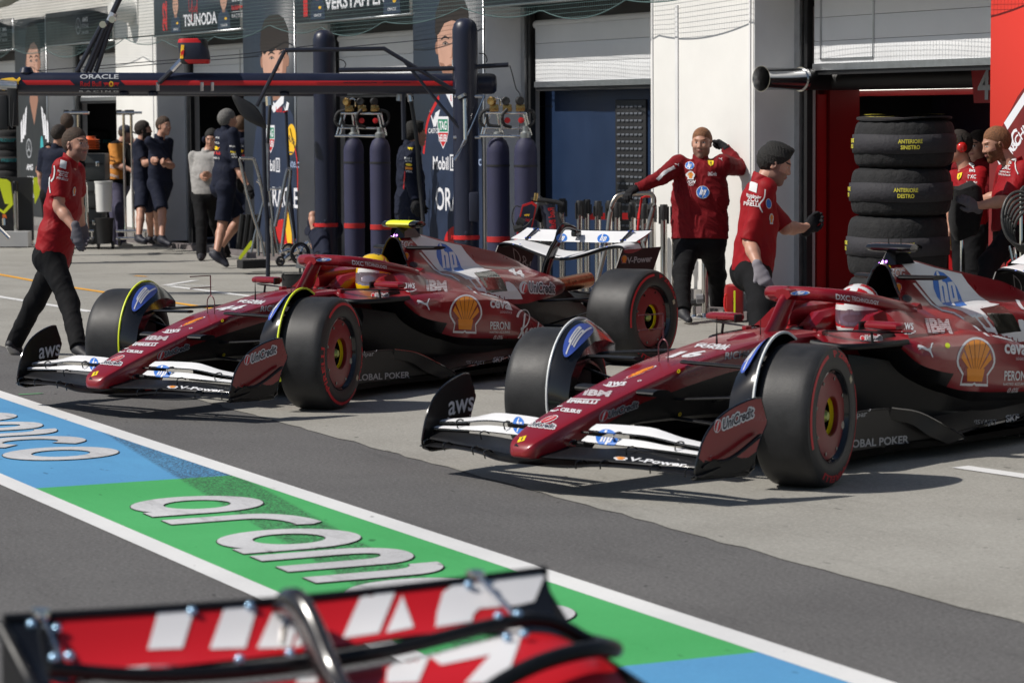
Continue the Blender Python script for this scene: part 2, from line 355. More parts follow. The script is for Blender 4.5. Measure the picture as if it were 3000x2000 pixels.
# painted fast-lane strip
for i,(x0,x1,mm) in enumerate([(-39.3,-34.1,M_GREEN),(-34.1,-28.87,M_BLUE),(-28.87,-23.64,M_GREEN),(-23.64,-13.176,M_BLUE),(-13.176,-7.945,M_GREEN),(-7.945,-2.71,M_BLUE),(-2.71,2.5,M_GREEN)]):
    sheet('painted_lane_strip',R4(x0,3.735,x1,4.762),.004,mm)
sheet('white_lane_line',R4(-90,4.762,60,4.892),.0045,M_WLINE); sheet('white_lane_line',R4(-90,3.618,60,3.735),.0045,M_WLINE)
def ring(cx,cy,rx,ry,w,wy,a0=0,a1=360,n=40):
    o=ell((cx,cy),rx,ry,n,a0=R_(a0),a1=R_(a1)); i=ell((cx,cy),rx-w,ry-wy,n,a0=R_(a0),a1=R_(a1)); return o,i
def lettering(X):
    S=[]
    def a(x):
        o,i=ring(x+.28,4.245,.285,.315,.135,.155); S.append(PG(o,i)); S.append(PG([(x+.43,3.93),(x+.57,3.93),(x+.57,4.25),(x+.43,4.25)]))
    def arch(x,wd):   # stem and shoulder of r / m
        o=ell((x+wd,4.32),wd,.24,14,a0=R_(180),a1=R_(90)); i=ell((x+wd,4.28),wd-.14,.15,14,a0=R_(90),a1=R_(180))
        S.append(PG([(x,3.93)]+o+i+[(x+.145,3.93)]))
    a(X); arch(X+.69,.36); S.append(PG([(X+1.05,4.43),(X+1.1,4.43),(X+1.1,4.40),(X+1.12,4.5),(X+1.07,4.56),(X+1.05,4.56)]))
    a(X+1.20); x=X+1.84; arch(x,.2)
    for q in (x+.2,x+.5):
        o=ell((q,4.36),.245,.2,14,a0=R_(90),a1=R_(0)); i=ell((q,4.32),.1,.11,14,a0=R_(0),a1=R_(90)); S.append(PG(o+[(q+.245,3.93),(q+.1,3.93)]+i))
    o,i=ring(X+2.92,4.245,.26,.315,.135,.155,40,320); S.append(PG(o+i[::-1]))
    o,i=ring(X+3.52,4.245,.29,.315,.135,.155); S.append(PG(o,i))
    return comb(*S)
for X in (-33.6,-28.4,-17.98,-12.5,-7.3):
    s=lettering(X); b=MB(); decal(b,grow(s,.005),(0,0,.0055),(1,0,0),(0,1,0),0,off=.0015); decal(b,s,(0,0,.0078),(1,0,0),(0,1,0),1,off=.0015)
    b.build('lane_lettering',[M_BLK,M_LET],kind='structure',ang=0)
# apron markings
def pl(name,pts,w,z,m):
    b=MB(); P=[(x,y) for x,y in pts]; s=stroke(P,w,6,False); v,f=PG(s); decal(b,(v,f),(0,0,z),(1,0,0),(0,1,0),0,off=0); return b.build(name,m,kind='structure',ang=0)
pl('orange_box_line',[(-60,8.55),(-29,8.57),(-24.6,8.82)],.085,.0085,M_ORG); pl('orange_box_line',[(-30.45,9.87),(-30.2,9.92)],.06,.0085,M_ORG)
pl('white_box_line',[(-60,7.3),(-27.6,7.49),(-25.0,7.66)],.1,.008,M_WLINE); pl('white_box_line',[(-28.35,9.58),(-26.2,9.75),(-20,10.1)],.1,.008,M_WLINE)
pl('white_box_line',[(-28.5,9.57),(-29.2,10.17)],.09,.0092,M_WLINE); pl('white_box_line',[(-28.5,9.6),(-28.1,9.98)],.08,.0096,M_WLINE)
pl('white_box_line',[(-11.66,8.2),(-11.2,8.27),(-9,8.5)],.12,.008,M_WLINE)
pl('green_tick',[(-17.74,4.93),(-17.73,5.09)],.03,.006,M_GREEN)

# ================================================================ PIT BUILDING
M_WHITE=mat('white_wall_panel',(.74,.73,.70),.45,noise=.05,nscale=1.2,bump=.03,bscale=3)
M_JAMB=mat('grey_jamb',(.72,.72,.72),.5,noise=.06,nscale=2); M_DOOR=mat('roller_door_white',(.72,.73,.74),.4,noise=.04,nscale=2)
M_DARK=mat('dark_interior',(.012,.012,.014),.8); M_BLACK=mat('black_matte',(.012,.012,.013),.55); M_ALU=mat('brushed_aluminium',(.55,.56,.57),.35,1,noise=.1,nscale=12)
M_STEEL=mat('polished_steel',(.72,.70,.68),.12,1); M_CHROME=mat('chrome',(.86,.84,.8),.05,1); M_NAVY=mat('navy_gloss',(.010,.013,.032),.38,noise=.08,nscale=3); M_NAVYM=mat('navy_matte',(.012,.016,.036),.6,noise=.1,nscale=5)
M_BLUEW=mat('blue_door_panel',(.007,.022,.062),.5,noise=.12,nscale=1.5); M_REDB=mat('signal_red',(.55,.014,.016),.4); M_REDD=mat('garage_red',(.30,.008,.010),.4,noise=.06,nscale=2)
M_SIGN=mat('sign_navy_print',(.010,.018,.032),.5,noise=.08,nscale=3); M_SIGNK=mat('sign_black_print',(.012,.015,.018),.5,noise=.08,nscale=3)
M_TXT=mat('white_print',(.75,.76,.8),.5); M_SILV=mat('silver_print',(.4,.42,.45),.5); M_YEL=mat('yellow_print',(.85,.50,.02),.5); M_SKIN=mat('print_skin',(.52,.30,.22),.55,noise=.08,nscale=5); M_SKIN2=mat('print_skin_dark',(.30,.15,.10),.55); M_HAIRP=mat('print_hair',(.022,.016,.013),.6,noise=.35,nscale=40)
M_TEAL=mat('teal_print',(.03,.38,.42),.5); M_CASTB=mat('print_suit_navy',(.014,.026,.06),.55,noise=.25,nscale=4)
DOORB={0:2.1,1:2.1,2:2.3,3:2.1,4:2.126,5:2.21}
OPEN=[(-50,-45.47),(-43.58,-39.97),(-38.06,-34.40),(-32.5,-28.82),(-26.91,-23.2),(-21.28,-17.69)]
PIL=[(-52.2,-50),(-45.47,-43.58),(-39.97,-38.06),(-34.40,-32.5),(-28.82,-26.91),(-23.2,-21.28),(-17.69,-15.7),(-12,-10)]
bld=thing('pit_building','long white pit garage building with roller doors and dark open bays','building',(-30,12.7,0))
def bp(name,mb,m,par=bld,ang=38):
    o=mb.build(name,m,par,ang=ang); o.matrix_parent_inverse=Matrix.Identity(4); o.location=Vector((0,0,0))-bld.location if par is bld else (0,0,0); return o
for i,(a,c) in enumerate(PIL):
    b=MB(); b.box(((a+c)/2,13.0,1.52),(c-a,.6,2.96),0,bev=.015); b.box(((a+c)/2,12.69,.1),(c-a+.01,.05,.2),1)
    if i==5:
        g=-22.668; b.box((g,12.695,1.5),(.05,.016,2.7),2); b.box((-23.143,12.695,1.6),(.015,.014,2.8),2); b.box((-21.326,12.695,1.6),(.02,.014,2.8),2)
    if i==2: b.box((-38.183,12.695,1.6),(.015,.014,2.8),2)
    p=bp('pillar',b,[M_WHITE,mat('grey_skirting',(.22,.21,.2),.7,noise=.2),M_JAMB])
    b=MB(); b.box((c+.004,13.03,1.52),(.008,.64,2.96),0); bp('door_jamb',b,M_JAMB)
b=MB(); b.box((-31,13.05,3.83),(46,.7,1.62),0); b.box((-31,12.8,4.75),(46,1.2,.2),0); bp('fascia_wall',b,M_WHITE)
b=MB(); b.box((-31,17.6,4.9),(46,9.2,.1),0); b.box((-31,22.2,2.4),(46,.1,4.9),0); bp('light_blocking_roof',b,M_DARK)  # unseen roof slab over the bays, added to block the light
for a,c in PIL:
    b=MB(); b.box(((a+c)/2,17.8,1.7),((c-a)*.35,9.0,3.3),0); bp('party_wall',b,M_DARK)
for i,(a,c) in enumerate(OPEN):
    z0=DOORB[i]; b=MB(); zt=3.0 if i==5 else 2.78
    n=int((zt-z0)/.21)+1
    for k in range(n):
        za=z0+.05+k*.21; zb=min(za+.207,zt)
        if zb>za: b.box(((a+c)/2+.12,13.2,(za+zb)/2),(c-a-.26,.035,zb-za),0,bev=.004)
    b.box(((a+c)/2+.12,13.19,z0+.03),(c-a-.26,.05,.06),1); b.box(((a+c)/2+.12,13.2,z0-.02),(c-a-.26,.03,.04),2)
    if i==2: b.box((-35.85,13.176,2.55),(.02,.01,.4),1)
    if i==5:
        x0,x1=-20.909,-20.066; z0_=2.306
        for q in ((x0,x1),): 
            b.box(((x0+x1)/2,13.178,z0_),(x1-x0,.012,.02),1); b.box((x0,13.178,z0_+.4),(.02,.012,.8),1); b.box((x1,13.178,z0_+.4),(.02,.012,.8),1)
    d=bp('roller_door',b,[M_DOOR,M_ALU,M_BLACK])
    b=MB(); b.box(((a+c)/2,13.3,2.9),(c-a,.12,.22),0); b.tube([(a+.1,13.24,2.8),(c-.05,13.24,2.8)],.05,10,1) if i!=5 else None; bp('door_drum',b,[M_BLACK,M_JAMB])
    b=MB(); b.box((a+.05,13.17,1.5),(.09,.09,3.0),0); b.box((a+.14,13.19,1.5),(.06,.06,3.0),1); b.box((c-.03,13.17,1.5),(.05,.09,3.0),0); bp('door_track',b,[M_ALU,M_BLACK])
    for k in range(5): pass
# interiors
def inner(x0,x1,y,z0,z1,m,name='inner_wall'): b=MB(); b.box(((x0+x1)/2,y,(z0+z1)/2),(x1-x0,.06,z1-z0),0); return bp(name,b,m)
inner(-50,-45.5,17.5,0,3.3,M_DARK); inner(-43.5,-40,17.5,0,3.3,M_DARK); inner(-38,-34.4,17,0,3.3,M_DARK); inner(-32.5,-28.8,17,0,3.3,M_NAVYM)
inner(-41.076,-41.076+1.5,14.2,0,1.75,M_NAVY,'navy_partition')
b=MB(); b.box((-41.076+.75,14.165,.95),(1.5,.02,.05),0); bp('red_partition_band',b,M_REDB)
# blue closed bay
b=MB(); b.box((-25.05,13.42,1.6),(3.6,.06,3.2),0)
x0=-25.179;x1=-24.515
bp('blue_door',b,M_BLUEW)
b=MB(); zt,zb=1.981,.12
b.box(((x0+x1)/2,13.38,(zt+zb)/2),(x1-x0,.03,zt-zb),0,bev=.02)
bp('vent_panel',b,M_BLACK)
b=MB()
for r in range(24):
    for cI in range(6): b.box((x0+.1+(x1-x0-.2)*cI/5,13.358,zt-.07-r*.072),(.07,.014,.022),0,bev=.006)
bp('vent_slot',b,mat('vent_grey',(.12,.13,.15),.4))
b=MB(); b.box((-26.995+.05,13.388,1.923),(.55,.008,.012),0); b.box((-27.028,13.388,1.923-.25),(.01,.008,.5),0); bp('door_seam',b,M_BLACK)
# red garage
xa,xb,xc=-21.931,-21.535,-21.400; zl=2.060; xr=-19.830
b=MB(); b.box(((xb+xc)/2,13.5,1.0),(xc-xb,.1,2.0),0); bp('red_post',b,M_REDB)
b=MB(); b.box((xa+.06,13.75,1.05),(.12,.3,2.1),0); b.box(((xb+xc)/2+.01,13.72,1.02),(xc-xb+.06,.32,2.04),0); bp('red_portal_frame',b,M_REDD)
b=MB(); b.box((-22.716+.12,14.4,1.05),(.24,.1,2.1),0); b.box(((xa+xr)/2,14.16,zl-.03),(xr-xa,.1,.09),0); bp('red_header',b,M_REDD)
b=MB(); b.box((-18.6,14.5,.60),(4.3,.1,1.2),0,bev=.01); b.box((-18.6,14.44,.85),(4.0,.02,.02),1); b.box((-18.6,14.44,.4),(4.0,.02,.02),1); bp('red_wainscot',b,[M_REDD,M_BLACK])
b=MB()
for k in range(3): b.box((-21.557,13.35,1.2+k*.0),(.02,.02,2.2),0)
bp('grey_conduit',b,M_JAMB)
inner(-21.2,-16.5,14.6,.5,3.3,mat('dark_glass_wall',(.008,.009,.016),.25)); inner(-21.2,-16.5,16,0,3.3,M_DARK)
b=MB()
for k in range(7): b.box((-20.6+k*.62,14.56,1.25+.12*((k*5)%3)),(.5,.02,.34),0)
bp('dim_screen',b,mat('dim_screen_glass',(.012,.014,.03),.15))
b=MB(); b.box((-20.786,14.04,2.043),(2.153,.03,.014),0); bp('led_strip',b,mat('led_white',(1,1,1),.5,emit=(1,.95,.85),estr=2.2))
b=MB(); xq=-19.634; b.prism([(-.02,.42),(.6,.42),(.6,-.1),(.06,-.1)],(xq,13.9,2.008),(1,0,0),(0,0,1),.03,0); decal(b,T('44',h=.26,w=.36,bold=.02),(xq+.30,13.882,2.066),(1,0,0),(0,0,1),1); bp('number_board',b,[M_REDD,M_SILV])
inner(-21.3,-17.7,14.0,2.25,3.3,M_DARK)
b=MB(); L=[(-21.692,13.5,2.2-k*.06) for k in range(36)]
for k,p in enumerate(L): b.box(p,(.006 if k%2 else .03,.03 if k%2 else .006,.07),0)
bp('hoist_chain',b,M_STEEL)
b=MB(); dk=[(0.0,-.02),(.02,0)]
# ---------------------------------------------------------------- exhaust duct, wall fan, net
t=thing('exhaust_duct','polished steel exhaust pipe sticking out of the red garage doorway','duct',(-20.652,12.35,2.1))
p0=V(*(-20.893,12.550,2.136)); p1=V(*(-21.006,13.050,2.132)); ax=p1-p0; Ln=np.linalg.norm(ax); o0=np.array(t.location)
b=MB(); r=.098; prof=[(r-.006,Ln),(r-.006,.06),(r+.012,0),(r+.016,0),(r,.05),(r,Ln-.03),(r+.012,Ln-.03),(r+.012,Ln),(r,Ln)]; b.lathe(prof,p0-o0,ax,36,0); b.build('steel_spout',mat('duct_steel',(.6,.6,.6),.18,1),t,ang=50)
b=MB(); b.tube([p1-o0,p1-o0+ax/Ln*.4,p1-o0+V(1.2,.9,0),p1-o0+V(2.2,1.2,.02)],.095,20,0); b.build('flexible_hose',M_BLACK,t)
t=thing('wall_ventilator','white curved vent cowl on the white pillar','vent',(-39.067,12.7,3.380))
b=MB(); b.tube([(0,0,0),(0,-.2,0.03),(0,-.34,.02)],[.22,.2,.15],20,0,flat=.8); b.build('cowl',mat('cowl_white',(.6,.6,.58),.5,noise=.1),t); b=MB(); b.box((0,-.01,.02),(.5,.02,.42),0,bev=.008); b.build('back_plate',M_WHITE,t)
# net: fine cords on a sheet, hung from the eaves
def netmat():
    m=bpy.data.materials.new('net_cord'); m.use_nodes=True; n=m.node_tree; L=n.links; b=n.nodes['Principled BSDF']; b.inputs['Base Color'].default_value=(.05,.09,.09,1)
    tc=n.nodes.new('ShaderNodeTexCoord'); sx=n.nodes.new('ShaderNodeSeparateXYZ'); L.new(tc.outputs['UV'],sx.inputs[0]); o=[]
    for k in (0,1):
        f=n.nodes.new('ShaderNodeMath'); f.operation='FRACT'; L.new(sx.outputs[k],f.inputs[0]); g=n.nodes.new('ShaderNodeMath'); g.operation='LESS_THAN'; g.inputs[1].default_value=.10; L.new(f.outputs[0],g.inputs[0]); o.append(g.outputs[0])
    mx=n.nodes.new('ShaderNodeMath'); mx.operation='MAXIMUM'; L.new(o[0],mx.inputs[0]); L.new(o[1],mx.inputs[1]); L.new(mx.outputs[0],b.inputs['Alpha']); return m
b=MB(); xs=np.arange(-52,-14,.1); P=[]
def netbot(x): q=(x+46.5)%1.95/1.95; return 2.93+.10*(1-4*(q-.5)**2)*-1+.06*math.sin(x*1.1)
NR=14
for r in range(NR+1):
    P.append([(x,12.43+.05*math.sin(x*.9+r*.3)-.12*(r/NR)**2,netbot(x)*(1-r/NR)+4.6*r/NR) for x in xs])
b.grid(P,0); o=b.build('safety_net',netmat(),label='fine debris net hanging from the eaves in front of the signs',cat='net',ang=0)
uv=o.data.uv_layers.new(name='UVMap')
for l in o.data.loops: v=o.data.vertices[l.vertex_index].co; uv.data[l.index].uv=(v.x/.045,v.z/.045)
b=MB(); b.tube([(x,12.43+.05*math.sin(x*.9),netbot(x)) for x in xs],.006,5,0); o2=b.build('net_hem_rope',mat('net_rope',(.06,.11,.11),.8),o)
b=MB(); t_=[(-52,12.1,3.659),(-38.152,12.1,3.543)]
b.tube([(x,12.12,3.83+.05*math.sin(x*1.3)) for x in np.arange(-52,-39,.5)],[.14+.03*math.sin(x*2.1) for x in np.arange(-52,-39,.5)],12,0); b.build('rolled_awning',mat('awning_cloth',(.30,.31,.27),.9,noise=.2,nscale=20),label='grey rolled netting awning above the black team signs',cat='awning')
# ---------------------------------------------------------------- signs
EX,EZ=(1,0,0),(0,0,1)
def panel(name,x0,x1,z0,z1,y,m,label,cat='sign',group=None):
    t=thing(name,label,cat,((x0+x1)/2,y,z0),0,group); b=MB(); b.box((0,.012,(z1-z0)/2),(x1-x0,.024,z1-z0),0); b.box((0,.02,-.012),(x1-x0+.01,.06,.02),1); b.box(((x1-x0)/2,.015,(z1-z0)/2),(.012,.05,z1-z0),1)
    return t,b
def fin(t,b,mats,name='printed_panel'): o=b.build(name,mats,t,ang=0); return o
PM=[M_SIGN,M_ALU,M_TXT,M_REDB,M_YEL,M_SKIN,M_SKIN2,M_HAIRP,M_CASTB,M_SILV,M_TEAL,M_SIGNK]
def put(t,b,shp,m,y=-.002,off=0): 
    """shape in world x,z"""
    v,f=shp; L=t.location; decal(b,(np.array(v)-np.array((L[0],L[2])),f),(0,0,0),EX,EZ,m,off=.002+off)
def W(px,a,**k): return T(px,**k) if 0 else None
def mini(t,b,cx,z0,h,wd,full=False):
    """small printed driver portrait, head up to z0+h"""
    hw=wd*.28; hz=h*.30
    put(t,b,PG([(cx-wd/2,z0),(cx-wd*.46,z0+h*.30),(cx-wd*.18,z0+h*.42),(cx+wd*.18,z0+h*.42),(cx+wd*.46,z0+h*.30),(cx+wd/2,z0)]),8,off=.0005)
    put(t,b,PG(rect(cx-hw*.45,z0+h*.36,cx+hw*.45,z0+h*.55)),6,off=.001); put(t,b,PG(ell((cx,z0+h*.68),hw,hz*.9)),5,off=.0015)
    put(t,b,PG([(cx-hw*1.05,z0+h*.72),(cx-hw*.9,z0+h*.86),(cx-hw*.2,z0+h*.84),(cx+hw*.3,z0+h*.80),(cx+hw*.9,z0+h*.82),(cx+hw*1.08,z0+h*.70),(cx+hw*1.1,z0+h*.95),(cx+hw*.5,z0+h*1.05),(cx-hw*.6,z0+h*1.05),(cx-hw*1.1,z0+h*.93)]),7,off=.002)
    for s in(-1,1): put(t,b,PG(ell((cx+s*hw*.42,z0+h*.685),hw*.16,h*.012,8)),7,off=.002)
    put(t,b,PG(rect(cx-hw*.3,z0+h*.545,cx+hw*.3,z0+h*.555)),6,off=.002); put(t,b,PG(ell((cx+wd*.15,z0+h*.22),wd*.1,h*.03)),4,off=.001); put(t,b,T('ORACLE',w=wd*.5,h=h*.05,c=(cx,z0+h*.08)),2,off=.001)
ZS,ZT=3.0,3.515
def star(c,r): return comb(PG(ell(c,r,r),ell(c,r*.86,r*.86)),*[PG([(c[0]+r*.9*math.cos(a),c[1]+r*.9*math.sin(a)),(c[0]+r*.13*math.cos(a+1.05),c[1]+r*.13*math.sin(a+1.05)),(c[0]+r*.13*math.cos(a-1.05),c[1]+r*.13*math.sin(a-1.05))]) for a in (R_(90),R_(210),R_(330))])
def amg(t,b,x,z,s=1):
    put(t,b,star((x,z),.13*s),9); put(t,b,T('AMG',w=.3*s,h=.07*s,c=(x+.36*s,z+.09*s),bold=.03,shear=.2),2); put(t,b,T('PETRONAS',w=.36*s,h=.07*s,c=(x+.36*s,z-.01*s)),9); put(t,b,T('FORMULA ONE TEAM',w=.34*s,h=.045*s,c=(x+.36*s,z-.11*s)),9)
t,b=panel('garage_sign',-50,-45.5,ZS,ZT,12.675,0,'black overhead team sign at the far left photo edge'); b.m=[11 if k==0 else k for k in b.m]; amg(t,b,-46.35,3.26,.9); mini(t,b,-47.1,3.02,.5,.35); fin(t,b,PM)
t,b=panel('garage_sign',-43.56,-39.98,ZS,ZT,12.675,0,'black overhead team sign left of the white pillar with vent cowl'); b.m=[11 if k==0 else k for k in b.m]; amg(t,b,-41.75,3.26); fin(t,b,PM)
def rb_stack(t,b,x,z,s):
    put(t,b,T('ORACLE',w=.42*s,h=.075*s,c=(x,z+.13*s),bold=.02),2); put(t,b,T('Red Bull',w=.26*s,h=.075*s,c=(x-.09*s,z+.01*s),bold=.02),3); put(t,b,fit(DISC,.07*s,.07*s,(x+.13*s,z+.01*s)),4); put(t,b,fit(BULL,.1*s,.07*s,(x+.09*s,z+.01*s)),3,off=.001); put(t,b,fit(BULL,-.1*s,.07*s,(x+.17*s,z+.01*s)),3,off=.001)
    put(t,b,PG(rect(x-.21*s,z-.055*s,x+.21*s,z-.047*s)),2); put(t,b,T('RACING',w=.42*s,h=.055*s,c=(x,z-.105*s),bold=0,sp=1.5),2)
t,b=panel('garage_sign',-38.03,-34.42,ZS,3.62,12.675,0,'navy overhead sign reading TSUNODA with red number 22')
put(t,b,T('22',w=.42,h=.20,c=(-37.543,3.266),bold=.06,rot=R_(90)),3); mini(t,b,-37.063,3.02,.58,.42); put(t,b,T('TSUNODA',w=1.381,h=.165,c=(-36.043,3.172),bold=.03),2)
put(t,b,comb(PG(stroke([(-36.5,3.5),(-36.48,3.3),(-36.38,3.36),(-36.36,3.52)],.015)),PG(stroke([(-36.36,3.52),(-36.36,3.2),(-36.4,3.16)],.015)),PG(stroke([(-36.3,3.36),(-36.27,3.28),(-36.22,3.36),(-36.2,3.28),(-36.12,3.5)],.013)),PG(stroke([(-36.15,3.6),(-36.15,3.25)],.015))),3)
mini(t,b,-35.076,3.01,.62,.5); rb_stack(t,b,-34.556,3.27,.95); fin(t,b,PM)
t,b=panel('garage_sign',-32.46,-28.84,ZS,3.62,12.675,0,'navy overhead sign reading VERSTAPPEN with a red number 1')
put(t,b,T('1',w=.14,h=.3,c=(-32.092,3.22),bold=.06),3); mini(t,b,-31.683,3.02,.66,.48); put(t,b,T('VERSTAPPEN',w=1.903,h=.17,c=(-30.495,3.21),bold=.03),2); mini(t,b,-29.376,3.01,.66,.5); rb_stack(t,b,-29.2,3.3,.9); fin(t,b,PM)
t,b=panel('garage_sign',-26.9,-23.22,ZS,3.6,12.675,0,'plain navy overhead sign above the blue closed door'); fin(t,b,PM)
t,b=panel('garage_sign',-21.26,-17.72,ZS,3.6,12.675,0,'overhead sign above the open red garage'); b.m=[3 if k==0 else k for k in b.m]; fin(t,b,PM)
# ---------------------------------------------------------------- posters (big printed portraits on the pillars)
def poster(x0,x1,m,label):
    t=thing('portrait_banner',label,'banner',((x0+x1)/2,12.68,0.06),0,'tall portrait banners on the pillars'); b=MB(); b.box((0,.008,1.72),(x1-x0-.06,.016,3.4),m); b.box(((x1-x0)/2-.015,.006,1.72),(.03,.014,3.4),1); return t,b
def face(t,b,eL,eR,chin,mouth,nose,top,jaw,hair,hw):
    pass
PMp=[M_SIGN,M_ALU,M_TXT,M_REDB,M_YEL,M_SKIN,M_SKIN2,M_HAIRP,M_CASTB,M_SILV,M_TEAL,M_SIGNK,mat('poster_red',(.62,.035,.02),.5),mat('poster_dark_red',(.17,.012,.012),.5,noise=.3,nscale=3),mat('poster_pale_blue',(.3,.38,.55),.5),mat('tag_green',(.01,.22,.12),.5),mat('eye_print',(.36,.30,.27),.5)]
def head_print(t,b,cx,zc,w,h,hairline,yaw=.1,stub=False):
    """portrait: cx,zc centre of face oval, w,h its full size in metres"""
    a=w/2;c=h/2; o=PG([(cx+a*x,zc+c*y) for x,y in [(-.98,.3),(-.96,-.1),(-.86,-.5),(-.6,-.82),(-.2,-1),(.2,-1),(.6,-.82),(.86,-.5),(.96,-.1),(.98,.3),(.8,.8),(.3,1),(-.3,1),(-.8,.8)]])
    for s in(-1,1): put(t,b,PG(ell((cx+s*a*1.0,zc-c*.02),a*.13,c*.2)),6,off=.0005)
    put(t,b,PG([(cx-a*.55,zc-c*.6),(cx+a*.55,zc-c*.6),(cx+a*.62,zc-c*1.35),(cx-a*.62,zc-c*1.35)]),6,off=.0008); put(t,b,o,5,off=.0012)
    put(t,b,PG([(cx+a*x,zc+c*y) for x,y in [(.98,.3),(.96,-.1),(.86,-.5),(.6,-.82),(.45,-.7),(.62,-.3),(.7,.2),(.8,.6)]]),6,off=.0014)
    H=[(-1.02,.12),(-.96,.34)]+hairline+[(.96,.34),(1.02,.12),(1.14,.5),(1.08,1.0),(.75,1.36),(.3,1.5),(-.3,1.5),(-.75,1.36),(-1.08,1.0),(-1.14,.5)]
    put(t,b,PG([(cx+a*x,zc+c*y) for x,y in H]),7,off=.0018)
    for s in(-1,1):
        ex=cx+s*a*.42+yaw*a
        put(t,b,PG(ell((ex,zc+c*.08),a*.17,c*.036,16)),16,off=.0016); put(t,b,PG(ell((ex,zc+c*.08),a*.075,c*.036,12)),7,off=.002); put(t,b,PG(stroke([(ex-a*.2,zc+c*.08),(ex,zc+c*.14),(ex+a*.2,zc+c*.07)],c*.025)),7,off=.0022)
        put(t,b,PG(stroke([(ex-a*.27,zc+c*.2),(ex-a*.02,zc+c*.275),(ex+a*.26,zc+c*.21)],[c*.04,c*.07,c*.03])),7,off=.002)
    nx=cx+yaw*a; put(t,b,PG([(nx+a*.06,zc+c*.1),(nx+a*.14,zc-c*.25),(nx+a*.2,zc-c*.33),(nx-a*.18,zc-c*.35),(nx-a*.02,zc-c*.31)]),6,off=.0016)
    put(t,b,PG(stroke([(nx-a*.32,zc-c*.58),(nx-a*.1,zc-c*.55),(nx,zc-c*.57),(nx+a*.1,zc-c*.55),(nx+a*.32,zc-c*.58)],[c*.02,c*.06,c*.07,c*.06,c*.02])),6,off=.0018)
    if stub: put(t,b,PG([(cx+a*x,zc+c*y) for x,y in [(-.86,-.45),(-.6,-.82),(-.2,-1),(.2,-1),(.6,-.82),(.86,-.45),(.6,-.5),(.45,-.68),(-.35,-.68),(-.55,-.5)]]),6,off=.0015)
def collar_suit(t,b,pts,m): put(t,b,PG(pts),m,off=.0006)
# black team banner
t,b=poster(-45.47,-43.58,11,'black portrait banner of a dark haired man in a black and white jacket')
cx=-44.334; head_print(t,b,cx,2.732,0.768,0.884,[(-.7,.45),(-.3,.72),(.2,.78),(.65,.62)],.12)
put(t,b,PG([(cx-.9,.2),(cx-.88,1.62),(cx-.5,2.0),(cx-.2,2.1),(cx+.22,2.1),(cx+.55,1.98),(cx+.88,1.6),(cx+.9,.2)]),11,off=.0009)
put(t,b,PG([(cx-.25,2.12),(cx,1.72),(cx+.25,2.12),(cx+.2,2.3),(cx-.2,2.3)]),6,off=.001)
for k in range(3):
    for s in (-1,1): put(t,b,PG([(cx+s*(.42+k*.15),2.03-k*.11),(cx+s*(.51+k*.15),1.98-k*.11),(cx+s*(.62+k*.1),1.55-k*.06),(cx+s*(.53+k*.1),1.55-k*.06)]),2,off=.0013)
put(t,b,star((cx-.35,1.33),.16),9,off=.001); put(t,b,PG(ell((cx+.42,1.3),.09,.24)),10,off=.001); put(t,b,T('AMG',w=.4,h=.1,c=(cx-.33,1.02),shear=.2,bold=.03),2,off=.001); put(t,b,T('UBS',w=.36,h=.14,c=(cx-.28,.8),bold=.02),2,off=.001); put(t,b,T('PETRONAS',w=.4,h=.07,c=(cx+.42,.98)),2,off=.001); put(t,b,T('CrowdStrike',w=.5,h=.08,c=(cx-.3,.55)),2,off=.001); fin(t,b,PMp)
# navy banner 1
t,b=poster(-34.40,-32.5,0,'navy portrait banner of a young man with a dark fringe')
cx=-33.206; head_print(t,b,cx,2.548,0.908,0.785,[(-.8,.2),(-.55,.32),(-.2,.26),(.1,.38),(.5,.3),(.8,.36)],.2)
put(t,b,PG([(cx-.78,.1),(cx-.84,1.3),(cx-.72,1.66),(cx-.3,2.02),(cx+.34,2.06),(cx+.62,1.85),(cx+.72,1.6),(cx+.72,.1)]),8,off=.0009); put(t,b,PG([(cx-.36,2.12),(cx-.05,1.88),(cx+.3,2.0),(cx+.34,2.14),(cx,2.0)]),2,off=.0022)
put(t,b,PG(stroke([(cx-.42,1.68),(cx-.36,1.4),(cx-.25,1.1)],.03)),3,off=.0014); put(t,b,PG(stroke([(cx+.52,1.68),(cx+.74,1.3),(cx+.76,.9)],.03)),3,off=.0014)
def suitlogos(t,b,cx,k=0):
    _p=put; dz=.42+k
    def put_(t,b,s,m,off=0): _p(t,b,(np.array(s[0])+np.array((0,dz)),s[1]),m,off=off)
    suit2(t,b,cx,put_)
